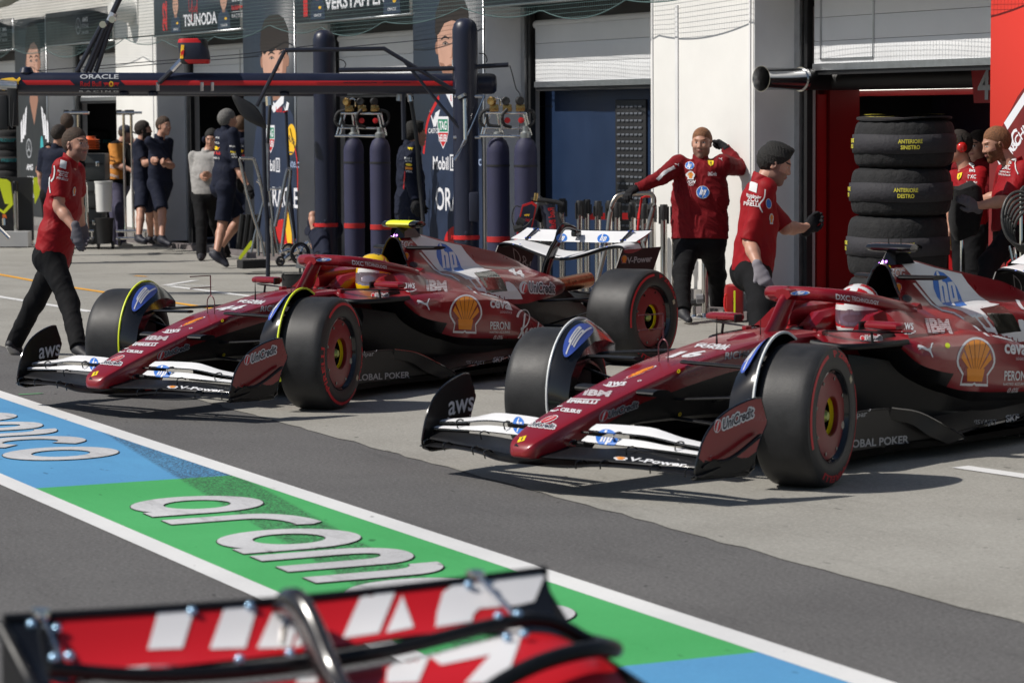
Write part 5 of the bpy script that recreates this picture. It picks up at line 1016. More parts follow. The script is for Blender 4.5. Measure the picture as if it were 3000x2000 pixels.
# ================================================================ PIT EQUIPMENT
RT=V(0.4350,0.9004,0); DV=V(-0.9004,0.4350,0)   # across and away from the pit wall
def obj_at(name,label,cat,p,group=None): return thing(name,label,cat,(p[0],p[1],0),0,group)
def loc(b,t): 
    L=np.array(t.location); b.v=[tuple(np.array(p)-L) for p in b.v]; return b
def gantry(base,D,label,boom0,boom1,zb,extra):
    t=thing('pit_gantry',label,'gantry',(base[0],base[1],0),0,'navy pit stop gantries'); r=.129
    b=MB(); b.lathe([(r+.05,0),(r+.05,.03),(r,.04),(r,2.66),(r*.985,2.70),(r*.88,2.755),(r*.66,2.79),(r*.35,2.81),(0,2.815)],(0,0,0),(0,0,1),40,0); col=b.build('column',[M_NAVY],t,ang=50)
    b=MB(); b.lathe([(r+.004,.57),(r+.008,.572),(r+.008,.612),(r+.004,.614)],(0,0,0),(0,0,1),40,0); b.lathe([(.02,0),(.02,.012),(0,.014)],(-.06-.0,-r*1.0,.592),(-.3,-1,0),16,0); b.build('red_strap',[M_REDB],t)
    for z in (.55,.64): 
        b=MB(); b.lathe([(.02,0),(.022,.015),(0,.02)],V(0,0,z)-DV*r,-DV,14,0); b.build('strap_knob',[M_NAVYM],t)
    B0=V(*boom0)-V(base[0],base[1],0);B1=V(*boom1)-V(base[0],base[1],0); ax=un_(B1-B0); L=np.linalg.norm(B1-B0); rb=.106
    b=MB(); b.lathe([(0,0),(rb,0),(rb,L-.06),(rb*.93,L-.03),(rb*.7,L-.005),(0,L)],B0,ax,32,0); bo=b.build('boom',[M_NAVY],t,ang=50)
    if extra:
        def band(x0,x1,a0,a1,sk=0):
            b=MB(); n=8; P=[]
            for k in range(n+1):
                a=R_(a0+(a1-a0)*k/n); P.append([tuple(B0+RT*0+un_(ax)*(s_+sk*(k/n-.5))+(-DV*math.cos(a)+V(0,0,1)*math.sin(a))*(rb+.002)) for s_ in (x0,x1)])
            b.grid(P,0); return b.build('red_stripe',[M_REDB],t)
        k=D/8029.401; f=lambda x:(x--150.000)*k
        band(f(77),f(217),14,-12,.05); band(f(365),f(1335),14,-12,.05); 
        for x in (466,595,625): 
            b=MB(); p=B0+ax*f(x)-DV*(rb+.0); b.box(p-V(0,0,.035),(.03,.03,.09),0,bev=.004); b.build('bracket',[M_ALU],t)
        b=MB(); b.lathe([(0,-.01),(.06,-.01),(.075,.02),(.055,.07),(0,.08)],B0+ax*f(78)+V(0,0,rb-.02),V(0,0,1),20,0); b.build('camera_dome',[M_NAVY],t)
        for x,y in ((365,.0),(835,.0),(450,-.03)):
            b=MB(); b.lathe([(0,0),(.05,0),(.05,.03),(0,.035)],B0+ax*f(x)-V(0,0,rb-.01)-DV*.03,-V(0,0,1),16,0); b.build('boom_foot',[M_NAVY],t)
    return t,bo
def un_(a): a=np.array(a,float); return a/np.linalg.norm(a)
gA=(-29.219,11.760,0.822); 
g2,bo2=gantry((-25.394,11.760,0.923),28.0,'navy gantry column with dome top and long boom lettered ORACLE, nearer of two',(-27.840,7.074,2.197),(-25.399,12.119,2.150),2.16,True)
g1,bo1=gantry(gA,31.5,'navy gantry column with dome top farther along the pit lane',(-31.315,7.956,2.199),(-29.314,12.090,2.162),2.16,False)
def wst(o,items): wstick(o,items)
LATE=[]
LATE.append((bo2,[('ORACLE',(291,225.5),(113,0),(0,-13),M_SILV),('Red Bull',(266,246),(61,0),(0,-14),M_REDB),(BULL,(315,246.5),(-24,0),(0,-15),M_REDB),(BULL,(338,246.5),(24,0),(0,-15),M_REDB),('o',(326,246.5),(13,0),(0,-16),M_YEL),(PG(rect(-.5,-.5,.5,.5)),(291,259),(113,0),(0,-1),M_SILV),('R A C I N G',(290,266),(115,0),(0,-5),M_SILV),(BULL,(22,243),(78,0),(0,-46),M_YEL),(BULL,(21,243),(72,0),(0,-40),M_REDB),('REDBULLRACING.COM',(1055,242.5),(96,0),(0,-4),M_SIGN),('@REDBULLRACING',(1162,243),(80,0),(0,-4),M_SIGN)]))
def pxtube(t,name,pts,r,m,n=8,smooth=0):
    b=MB(); P=bez(pts,smooth) if smooth else pts; b.tube(P,r,n,0); loc(b,t); return b.build(name,m,t)
# fittings of the nearer gantry
M_PIPE=mat('navy_pipe',(.010,.012,.022),.4)
for pts in (((-27.257,8.254,2.303),(-27.182,8.500,2.774)),((-27.221,8.329,2.295),(-27.168,8.524,2.753)),((-27.299,8.397,2.297),(-27.245,8.608,2.818)),((-27.272,8.454,2.296),(-27.234,8.633,2.825))): pxtube(g2,'boom_strut',pts,.024,M_PIPE)
pxtube(g2,'mast',((-27.164,8.530,2.732),(-27.118,8.688,3.071)),.03,M_PIPE); pxtube(g2,'mast_joint',((-27.119,8.568,2.807),(-27.107,8.609,2.890)),.04,M_ALU)
b=MB(); 
for p in ((-27.078,8.485,2.774),(-27.040,8.572,2.825)): b.lathe([(0,0),(.035,0),(.035,.05),(0,.05)],p,-DV,14,0)
loc(b,g2); b.build('strut_hinge',M_STEEL,g2)
for pts,r in ((((-26.160,10.102,2.500),(-25.724,11.007,2.511),(-25.342,11.707,2.029)),.022),(((-26.160,10.102,2.500),(-26.245,9.820,1.936)),.02),(((-25.640,11.162,2.416),(-25.294,11.727,1.611)),.016),(((-25.907,10.586,2.296),(-25.431,11.575,2.306),(-25.162,12.138,2.340)),.024)): pxtube(g2,'mirror_arm',pts,r,M_PIPE)
pxtube(g2,'arm_pivot',((-25.303,11.674,2.039),(-25.295,11.685,2.012)),.05,M_ALU,16); pxtube(g2,'spring_arm',((-25.285,11.703,1.998),(-25.252,11.692,1.584),(-25.287,11.581,1.378)),.022,M_STEEL); pxtube(g2,'spring_arm',((-25.202,11.879,2.021),(-25.228,11.782,1.790),(-25.249,11.706,1.619)),.010,M_STEEL); pxtube(g2,'cross_bracket',((-25.380,11.626,2.023),(-25.245,11.906,2.021)),.018,M_ALU); pxtube(g2,'column_clamp',((-25.381,11.615,1.609),(-25.260,11.864,1.607)),.016,M_ALU); pxtube(g2,'column_clamp',((-25.434,11.654,2.393),(-25.428,11.650,2.310)),.022,M_ALU)
b=MB(); b.box(V(*(-25.257,11.784,0.905)),(.10,.13,.30),0,bev=.02,rz=R_(64)); loc(b,g2); b.build('control_box',M_NAVYM,g2)
for pts in (((-27.630,7.947,2.316),(-26.740,9.819,2.470),(-26.402,10.534,2.560)),((-27.432,8.358,2.320),(-26.888,9.500,2.410),(-26.646,10.008,2.448)),((-26.006,10.656,2.526),(-25.515,11.693,2.626))): pxtube(g2,'stay_wire',pts,.0045,M_PIPE,5)
pxtube(g2,'cable',((-25.301,11.871,2.456),(-25.275,11.924,2.445),(-25.261,11.944,2.393),(-25.263,11.933,2.366)),.006,M_BLACK,6,4); pxtube(g2,'cable',((-27.042,11.032,2.431),(-27.014,11.087,2.417),(-26.998,11.111,2.373),(-27.007,11.083,2.323)),.006,M_BLACK,6,4)
pxtube(g2,'coiled_line',((-25.066,12.103,2.331),(-25.050,12.122,2.252),(-25.021,12.152,2.097),(-24.994,12.188,1.994),(-24.967,12.160,1.547),(-24.930,12.171,1.203),(-24.883,12.235,1.024)),.006,M_BLACK,6,4)
t=g2
b=MB(); c0=V(*(-26.656,9.306,2.498)); u=RT; w=-DV
def rr(wd,dp,n=24): return [(wd*math.copysign(abs(math.cos(a))**.55,math.cos(a)),dp*math.copysign(abs(math.sin(a))**.55,math.sin(a))) for a in np.linspace(0,2*math.pi,n,endpoint=False)]
S=[(-.128,.115,.10,1),(-.122,.132,.115,1),(-.085,.145,.125,0),(0,.15,.13,0),(.085,.145,.125,1),(.122,.13,.112,1),(.128,.112,.098,1)]
b.loft([[c0+u*x+w*y+V(0,0,z)+u*.02*z/.1*-1 for x,y in rr(a,d)] for z,a,d,_ in S],lambda i,k:(1,1,0,0,1,1)[min(i,5)],caps=(0,0)); b.loft([[c0+u*x*.96+w*y*.96+V(0,0,z) for x,y in rr(a,d)] for z,a,d,_ in S],2,caps=(0,0))
loc(b,g2); o=b.build('lamp_hood',[M_NAVYM,M_REDB,M_BLACK],g2); LATE.append((o,[(SQ if 0 else PG(rect(-.5,-.5,.5,.5)),(534,152),(9,0),(3,-40),M_YEL),(BULL,(535,156),(10,-2),(1,-30),M_REDB)]))
pxtube(g2,'hood_arm',((-26.789,8.971,2.181),(-26.739,9.098,2.309)),.026,M_PIPE); pxtube(g2,'hood_arm_tip',((-26.741,9.092,2.302),(-26.704,9.190,2.412)),.03,M_STEEL)
b=MB(); c0=V(*(-26.178,9.717,1.881)); b.loft([[c0+RT*(x*math.cos(.45)-y*math.sin(.45))+V(0,0,1)*(x*math.sin(-.45)*1+y*math.cos(.45))-DV*d for x,y in rr(.155*s,.15*s)] for d,s in ((-.02,.9),(0,1),(.02,1),(.035,.85))],0); loc(b,g2); b.build('mirror_back',M_BLACK,g2)
for x in (1186,1196): pass
pxtube(g2,'hanging_post',((-26.159,11.403,2.055),(-26.121,11.393,1.583)),.028,M_PIPE); pxtube(g2,'air_hose',((-25.945,11.382,2.039),(-25.923,11.402,1.899),(-25.876,11.431,1.549),(-25.842,11.436,1.198),(-25.810,11.449,0.918),(-25.791,11.455,0.743)),.022,mat('rubber_hose',(.02,.02,.022),.45),10,4); pxtube(g2,'hose_coupling',((-25.858,11.337,2.066),(-25.844,11.349,1.975)),.03,M_STEEL); pxtube(g2,'hose_coupling',((-25.900,11.248,2.053),(-25.898,11.239,1.983)),.028,M_ALU)
pxtube(g1,'support_pole',((-29.235,11.022,1.993),(-29.201,11.006,1.532),(-29.155,10.997,0.993),(-29.103,11.003,0.454),(-29.073,10.985,0.027)),.026,M_PIPE,8,3); pxtube(g1,'air_hose',((-29.388,11.175,2.033),(-29.385,11.151,1.878),(-29.369,11.119,1.529)),.02,M_BLACK,8,3); pxtube(g1,'hose_coupling',((-29.307,11.116,2.055),(-29.296,11.119,1.955)),.045,M_STEEL); pxtube(g1,'gauge_pole',((-29.466,11.148,1.529),(-29.427,11.125,0.985)),.032,M_ALU); pxtube(g2,'service_unit',((-27.493,7.512,2.175),(-27.416,7.668,2.160)),.05,M_ALU)
b=MB(); p=V(*(-27.420,7.622,1.959)); b.box(p,(.10,.1,.42),0,bev=.02,rz=R_(64)); b.box(V(*(-27.457,7.532,1.890)),(.1,.1,.36),0,bev=.02,rz=R_(64)); loc(b,g2); b.build('signal_unit',M_BLACK,g2)
pxtube(g2,'coiled_line',((-27.318,7.609,1.993),(-27.309,7.595,1.820),(-27.309,7.579,1.734),(-27.324,7.564,1.821),(-27.341,7.574,2.062)),.008,M_BLACK,6,4); pxtube(g2,'unit_bracket',((-27.295,7.458,2.165),(-27.220,7.613,2.157)),.03,M_ALU,10)
# gas bottles
M_BOT=mat('bottle_navy_cover',(.018,.019,.055),.7,noise=.15,nscale=4); M_BRASS=mat('brass',(.42,.27,.10),.28,1,noise=.15,nscale=30)
def bottle(x,D,label,zt):
    p=V(*D) ; t=thing('gas_bottle',label,'gas bottle',(p[0],p[1],0),0,'gas bottles beside the gantry columns'); r=.113
    b=MB(); b.lathe([(r,0),(r,zt-.14),(r*.96,zt-.09),(r*.75,zt-.03),(r*.45,zt),(.05,zt+.005),(0,zt+.005)],(0,0,0),(0,0,1),32,0); b.build('cylinder',M_BOT,t,ang=50)
    b=MB(); b.lathe([(.05,zt),(.055,zt+.02),(.055,zt+.05),(.03,zt+.07),(.03,zt+.12),(0,zt+.12)],(0,0,0),(0,0,1),20,0); b.build('valve',mat('galvanised_cap',(.3,.32,.32),.45,.8),t)
    b=MB(); b.lathe([(r+.003,.58),(r+.005,.582),(r+.005,.635),(r+.003,.637)],(0,0,0),(0,0,1),32,0); b.build('red_strap',mat('strap_deep_red',(.40,.012,.012),.5),t)  # bottle straps in a deeper red than the column straps
    b=MB(); b.lathe([(r+.002,zt-.28),(r+.004,zt-.28),(r+.004,zt-.26)],(0,0,0),(0,0,1),32,0); b.build('black_strap',M_BLACK,t); return t
bottle(0,(-28.469,11.800,0.841),'left gas bottle of the pair by the farther gantry column',1.585); bottle(0,(-27.952,11.900,0.852),'right gas bottle of the pair by the farther gantry column',1.587)
bottle(0,(-24.509,11.700,0.948),'left gas bottle of the pair in front of the blue door',1.605); bottle(0,(-24.193,11.850,0.953),'right gas bottle of the pair in front of the blue door',1.605)
def rig(x0,D,label):
    k=D/8029.401; A=lambda x,y,d=0:V(*C0)+RT*(x-x0)*k+V(0,0,-(y-400)*k)+DV*d
    C0=rigc[x0]; t=thing('regulator_rig',label,'regulator',(C0[0],C0[1],0),0,'chrome regulator rigs above the gas bottles')
    def tb(name,P,r,m,n=10,sm=0): b=MB(); b.tube(bez(P,sm) if sm else P,r,n,0); loc(b,t); b.build(name,m,t)
    for a,c in ((-8,-26),(96,112),(20,30)):
        tb('leg',[A(x0+a,332),A(x0+c,398)],.011,M_CHROME); tb('leg',[A(x0+a+8,332,.1),A(x0+c+8,398,.1)],.011,M_CHROME)
    tb('rail',[A(x0-12,332,-.02),A(x0+104,334,-.02)],.013,M_CHROME); tb('rail',[A(x0-30,398,-.05),A(x0+118,400,-.05)],.016,M_CHROME); tb('rail',[A(x0-20,375,0),A(x0+100,377,0)],.012,M_STEEL)
    for i,x in enumerate((12,50,88)):
        b=MB(); b.box(A(x0+x,318),(.09,.07,.07),0,bev=.012,rz=R_(64)); b.tube([A(x0+x,310),A(x0+x,296)],.018,10,0); b.tube([A(x0+x-12,322),A(x0+x+14,322)],.016,10,0); loc(b,t); b.build('brass_regulator',M_BRASS,t)
        b=MB(); p=A(x0+x-4,298,-.05); b.lathe([(0,0),(.042,0),(.042,.035),(.036,.04),(0,.036)],p,(-DV*.8+RT*(-.5+.5*i)),20,1 if i else 0); loc(b,t); b.build('pressure_gauge',[M_BRASS,M_BLACK],t)
    tb('chrome_elbow',[A(x0+14,300),A(x0+16,290),A(x0+28,292),A(x0+30,312)],.009,M_CHROME,8,4)
    for P in ([A(x0+2,322),A(x0-22,330),A(x0-30,355),A(x0-16,372)],[A(x0+50,322,-.08),A(x0+36,340,-.1),A(x0+40,365,-.08),A(x0+60,374,-.02)],[A(x0+96,322),A(x0+124,330),A(x0+128,355),A(x0+112,374)],[A(x0-10,336),A(x0-4,366),A(x0+30,372)]): tb('black_hose',P,.017,M_BLACK,8,5)
    for x in (50,90):
        b=MB(); b.lathe([(0,0),(.03,0),(.03,.02),(0,.024)],A(x0+x,354,-.07),-DV,16,0); loc(b,t); b.build('red_handwheel',M_REDB,t)
rigc={1012:(-28.513,11.720,1.605),1436:(-24.518,11.620,1.623)}
rig(1012,30.4,'brass and chrome regulator rig by the farther column'); rig(1436,27.3,'brass and chrome regulator rig in front of the blue door')
# stanchions
M_STC=mat('stanchion_chrome',(.62,.60,.57),.10,1,noise=.08,nscale=3)
def stanchion(p,label,group,h=1.0,beam=None):
    t=thing('barrier_post',label,'barrier post',(p[0],p[1],0),0,group); r=.032
    b=MB(); b.lathe([(r,.03),(r,h-.13)],(0,0,0),(0,0,1),20,0); b.build('pole',M_STC,t)
    b=MB(); b.lathe([(r+.002,h-.14),(r+.004,h-.135),(r+.004,h-.01),(r,h),(0,h)],(0,0,0),(0,0,1),20,0)
    for k in range(4): a=k*math.pi/2+.4; b.box((math.cos(a)*(r+.006),math.sin(a)*(r+.006),h-.10),(.02,.02,.16 if k%2 else .1),0,rz=a)
    b.build('cap',M_BLACK,t); b=MB(); b.lathe([(0,.035),(r+.01,.034),(.10,.022),(.17,.012),(.175,0),(0,0)],(0,0,0),(0,0,1),28,0); b.build('base',M_STC,t); return t
SP=((-26.576,12.200,0.519),(-25.804,12.300,0.545),(-24.632,12.250,0.591),(-24.390,12.350,0.598),(-23.719,12.200,0.627),(-23.992,12.420,0.611),(-23.492,12.280,0.633),(-23.510,12.420,0.629),(-22.948,12.200,0.656),(-22.920,12.350,0.653),(-22.444,12.220,0.674),(-22.650,12.420,0.661),(-22.215,12.300,0.681),(-22.180,12.400,0.680),(-21.536,12.350,0.705))
first=None
for i,p in enumerate(SP):
    lab='chrome belt barrier post parked in the cluster behind the rear wing and blue door'
    if first is None: first=stanchion(p,lab,'chrome belt barrier posts by the blue door')
    else: dup(first,(p[0],p[1],0),i*.7)
b=MB(); q0,q1=V(*SP[5])-V(0,0,SP[5][2]),V(*SP[8]); 
b.prism([(0,.865),(.62,.865),(.62,.80),(0,.80)],(q0[0],q0[1]-.02,0),RT*1.0,(0,0,1),.004,0); b.build('red_barrier_belt',M_REDB,label='red belt stretched between chrome barrier posts',cat='belt')
# hand truck under the heavy set person's glove
t=obj_at('hand_truck','bent steel tube hand truck handle under the black glove of the person in race suit','hand truck',(-21.367,11.501,0.128))
pxtube(t,'handle_tube',((-21.514,11.245,0.386),(-21.504,11.319,0.672),(-21.509,11.367,0.973),(-21.500,11.404,1.079),(-21.475,11.466,1.124),(-21.379,11.666,1.134),(-21.355,11.711,1.110),(-21.345,11.719,1.043),(-21.352,11.667,0.851),(-21.357,11.621,0.652),(-21.344,11.593,0.368)),.021,mat('warm_steel',(.42,.38,.33),.3,1),12,4); pxtube(t,'toe_plate',((-21.460,11.191,0.118),(-21.269,11.585,0.115)),.03,M_BLACK)
for p in ((-21.579,11.291,0.123),(-21.409,11.641,0.120)):
    b=MB(); b.lathe([(0,0),(.05,0),(.1,.01),(.1,.04),(.05,.05),(0,.05)],V(p[0],p[1],.1),RT,20,0); loc(b,t); b.build('wheel',M_TYRE,t)
pxtube(t,'red_frame',((-21.572,11.684,0.904),(-21.572,11.719,1.086),(-21.556,11.755,1.101),(-21.540,11.788,1.098)),.012,M_REDB); pxtube(t,'red_frame',((-21.570,11.689,0.904),(-21.566,11.673,0.782),(-21.546,11.686,0.630)),.012,M_REDB)
# pit equipment by the wing: lift jack with team plate
t=obj_at('lift_jack','red edged navy lift jack with team plate behind the rear wing','jack',(-23.301,11.422,0.144))
b=MB(); P=((-23.382,11.413,0.983),(-23.342,11.502,1.015),(-23.321,11.539,0.982),(-23.324,11.499,0.805),(-23.333,11.452,0.660),(-23.384,11.347,0.661),(-23.387,11.371,0.822)); c=np.mean(np.array(P),0); pl=[((V(*p)-c)@RT,(V(*p)-c)[2]) for p in P]
b.prism(pl,c,RT,(0,0,1),.05,0); b.prism([(x*.82,y*.86) for x,y in pl],c-DV*.027,RT,(0,0,1),.01,1); loc(b,t); o=b.build('team_plate',[M_REDB,M_NAVY],t); LATE.append((o,[(BULL,(1544,630),(17,0),(0,-10),M_YEL),('Red Bull',(1541,644),(20,1),(0,-9),M_REDB)]))
pxtube(t,'black_body',((-23.510,11.584,0.846),(-23.491,11.648,0.976),(-23.439,11.731,0.845),(-23.384,11.812,0.682),(-23.439,11.693,0.650)),.10,M_BLACK,12); pxtube(t,'handle',((-23.349,11.491,1.031),(-23.286,11.619,1.021),(-23.243,11.706,1.007),(-23.213,11.763,0.981)),.022,M_BLACK); pxtube(t,'valve',((-23.241,11.481,1.024),(-23.241,11.489,1.066),(-23.242,11.493,1.095)),.02,M_BRASS); pxtube(t,'cable',((-23.297,11.354,0.967),(-23.321,11.305,0.968),(-23.325,11.277,0.859),(-23.302,11.308,0.768),(-23.264,11.390,0.787),(-23.241,11.451,0.857)),.006,M_BLACK,6,5); pxtube(t,'nozzle',((-23.220,11.243,0.760),(-23.187,11.317,0.782)),.035,M_BLACK); pxtube(t,'nozzle',((-23.213,11.276,0.846),(-23.182,11.332,0.814)),.04,M_BLACK); pxtube(t,'leg',((-23.345,11.429,0.660),(-23.292,11.435,0.118)),.03,M_BLACK); pxtube(t,'leg',((-23.260,11.604,0.659),(-23.207,11.610,0.117)),.03,M_BLACK); o=pxtube(t,'bag',((-23.321,11.654,0.980),(-23.302,11.669,0.851),(-23.272,11.700,0.689)),.075,M_NAVYM,14); LATE.append((o,[('Red Bull',(1617,640),(7,62),(-18,2),M_REDB)]))
# red box with fluorescent strip behind the mechanics
t=obj_at('rescue_unit','red equipment case with a fluorescent yellow strip by the white pillar','case',(-20.888,12.235,-0.006))
b=MB(); b.box(V(*(-20.888,12.269,0.174)),(.16,.24,.32),0,bev=.05,rz=R_(64)); loc(b,t); b.build('case_body',M_REDD,t); b=MB(); b.box(V(*(-20.730,12.184,0.186)),(.012,.03,.2),0,rz=R_(64)); b.box(V(*(-20.751,12.120,0.079)),(.012,.05,.02),0,rz=R_(64)); loc(b,t); b.build('fluorescent_strip',M_FLUO,t); pxtube(t,'carry_handle',((-20.793,12.137,0.259),(-20.795,12.125,0.223),(-20.789,12.121,0.140),(-20.778,12.136,0.095)),.012,M_REDB,8,3); pxtube(t,'base_ring',((-20.878,12.152,0.058),(-20.801,12.305,0.027)),.05,M_BLACK)
t=obj_at('low_trolley','low black steel trolley bar at the foot of the white pillar','trolley',(-21.605,12.368,0.004)); pxtube(t,'cross_bar',((-21.667,12.261,0.119),(-21.594,12.415,0.131)),.035,M_BLACK); pxtube(t,'grey_roller',((-21.556,12.269,0.163),(-21.529,12.325,0.168)),.045,mat('roller_grey',(.18,.18,.19),.5)); pxtube(t,'foot',((-21.653,12.289,0.113),(-21.643,12.290,0.005)),.025,M_STEEL); pxtube(t,'foot',((-21.602,12.395,0.112),(-21.594,12.390,0.004)),.025,M_STEEL)
# wrapped tyres
M_WRAP=mat('tyre_blanket',(.009,.009,.010),.85,noise=.2,nscale=12,bump=.35,bscale=38); M_BAND=mat('blanket_band',(.024,.023,.028),.8,noise=.15,nscale=9,bump=.25,bscale=45); M_YW=mat('yellow_lettering',(.70,.62,.06),.6)
ST=(-16.764,11.258,0.913); zc=[(2647,358,496,'ANTERIORE','SINISTRO','topmost tyre of the stack, wrapped, lettered ANTERIORE SINISTRO'),(2638,497,636,'ANTERIORE','DESTRO','second wrapped tyre from the top, lettered ANTERIORE DESTRO'),(2630,637,812,'POSTERIORE','SINISTRO','third wrapped tyre from the top, wide, lettered POSTERIORE SINISTRO'),(2632,813,985,'POSTERIORE','DESTRO','lowest wrapped tyre of the stack, partly behind the nearest car')]
for i,(x,ya,yb,l1,l2,lab) in enumerate(zc):
    kx=20/8029.401; z1=1.8311754-(ya-337)*kx; z0=1.8311754-(yb-337)*kx; h=z1-z0; c=V(ST[0],ST[1],0)+RT*(x-2640)*kx; t=thing('wrapped_tyre',lab,'tyre',(c[0],c[1],z0),0,'wrapped tyres in the stack'); r=.366
    prof=[(.18,0),(.25,-.002),(.30,.004),(.335,.02),(.352,.05),(r-.004,.10),(r,h*.5),(r-.004,h-.10),(.352,h-.05),(.335,h-.02),(.30,h-.004),(.25,h+.002),(.18,h)]; P=[]
    n=96; b=MB(); g=np.random.default_rng(i); vs=[]; ph=g.uniform(0,6,6)
    for (rr_,z) in bez(prof,4):
        row=[]
        for k in range(n):
            a=2*math.pi*k/n; e=max(0,1-min(z,h-z)/.11); rad=rr_+.005*e*math.sin(a*23+ph[0]+2*math.sin(a*3+ph[1]))+.003*math.sin(a*5+z*9+ph[2]); row.append((rad*math.cos(a),rad*math.sin(a),z))
        row.append(row[0]); vs.append(row)
    b.grid(vs,0); b.build('blanket',M_WRAP,t,ang=0)
    zb=h*.5; b=MB(); vs=[]
    for z,dr in ((zb-.068,-.004),(zb-.066,.008),(zb,.012),(zb+.066,.008),(zb+.068,-.004)):
        vs.append([((r+dr+.0022*math.sin(a*17+z*40))*math.cos(a),(r+dr+.0022*math.sin(a*17+z*40))*math.sin(a),z+.004*math.sin(a*3+ph[3])) for a in np.linspace(0,2*math.pi,97)])
    b.grid(vs,0)
    for kk in range(4):
        a0=math.atan2(-.40,.9)+kk*math.pi/2-.055-R_(0)+( -.02*i)
        for wd,zz,hh in ((l1,zb+.022,.030),(l2,zb-.020,.030)):
            v,f,asp=text2d(wd,.03,0,1.0); v,f=subdiv(v*np.array((hh*asp*.80,hh)),f,.02); P=[]
            for x_,z_ in v: an=a0+x_/r; P.append(((r+.0165)*math.cos(an),(r+.0165)*math.sin(an),zz+z_+.004*math.sin(an*3+ph[3])))
            b.add(P,f,1,False)
    b.build('lettered_band',[M_BAND,M_YW],t,ang=0)
    if i==0:
        b=MB(); vs=[]
        for rr_ in (0,.1,.2,.3,.345): vs.append([(rr_*math.cos(a),rr_*math.sin(a),h+.012+.012*(rr_/.345)*math.sin(2*a+1)+.004) for a in np.linspace(0,2*math.pi,49)])
        b.grid(vs,0); b.grid([[(x,y,z-.012) for x,y,z in r] for r in vs][::-1],0); b.grid([vs[-1],[(x,y,z-.012) for x,y,z in vs[-1]]][::-1],0)
        for kk in range(4):
            v,f=T('ANTERIORE',w=.26,h=.05,bold=.03); a=kk*math.pi/2+.3; q_=np.array([[math.cos(a),math.sin(a)],[-math.sin(a),math.cos(a)]]); vv=(v+np.array((0,.26)))@q_; b.add([(x,y,h+.032+.012*(np.hypot(x,y)/.345)*math.sin(2*math.atan2(y,x)+1)) for x,y in vv],f,1,False)
        b.build('top_cover',[M_WRAP,M_YW],t,ang=0)
t=thing('tyre_trolley','low trolley carrying the wrapped tyre stack','trolley',(ST[0],ST[1],0)); b=MB(); b.box((0,0,.13),(.7,.7,.05),0,bev=.01); b.build('deck',M_STEEL,t)
for sx in(-1,1):
    for sy in(-1,1): b=MB(); b.lathe([(0,0),(.05,0),(.05,.03),(0,.03)],(sx*.28,sy*.28-.015,.052),(0,1,0),16,0); b.build('castor',M_TYRE,t)
# hose coil stand, draped bag
t=obj_at('hose_stand','steel stand with a coil of braided hose at the right edge of the photo','hose stand',(-15.203,11.185,0.510)); pxtube(t,'pole',((-15.259,11.217,1.300),(-15.184,11.174,0.256)),.014,M_STEEL); pxtube(t,'hook',((-15.259,11.217,1.295),(-15.248,11.246,1.323),(-15.221,11.297,1.304)),.016,M_BLACK,8,3)
M_BRAID=mat('braided_hose',(.035,.035,.033),.5,noise=.7,nscale=120)
for i in range(6):
    cx,cy,rx_,ry_=2990+i*4,640+i*9,52-i*2,78-i*3; P=((-18.271,5.005,2.628))
    kx=18.5/8029.401; c=V(*(-15.166,11.145,1.114))+RT*(i*5-2)*kx-V(0,0,i*8*kx); b=MB(); b.tube([c+RT*(rx_*math.cos(a))*kx+V(0,0,ry_*math.sin(a)*kx)-DV*.012*(i-3)*math.sin(a) for a in np.linspace(0,2*math.pi,40)],.011,8,0); loc(b,t); b.build('hose_coil',M_BRAID,t)
pxtube(t,'hose_end',((-15.103,11.009,0.936),(-15.094,11.017,0.879),(-15.087,11.024,0.833)),.011,M_STEEL); pxtube(t,'hose_end',((-15.090,11.036,0.924),(-15.080,11.046,0.867),(-15.074,11.048,0.822)),.011,M_STEEL); pxtube(t,'red_clip',((-15.096,10.986,0.731),(-15.100,10.994,0.822),(-15.070,11.064,0.856),(-15.059,11.071,0.776)),.006,M_REDB,6,3)
t=obj_at('draped_stand','black sack draped over a stand between the two people in red','stand',(-17.032,11.985,0.371)); pxtube(t,'pole',((-17.079,12.013,1.036),(-17.017,11.977,0.167)),.014,M_STEEL)
b=MB(); k=20.6/8029.401; c=V(*(-17.034,12.011,1.140)); secs=[]
for z,w_,d_ in ((.16,.05,.04),(.13,.12,.09),(.0,.13,.1),(-.12,.12,.1),(-.2,.10,.08),(-.25,.07,.05)): secs.append([c+RT*(x*(1+.08*math.sin(9*x+z*20)))+DV*y+V(0,0,z+.02*math.sin(x*30)) for x,y in rr(w_,d_,28)])
b.loft(secs,0); loc(b,t); b.build('sack',F_BLKC if 0 else mat('sack_black',(.010,.010,.011),.9,bump=.3,bscale=30),t)
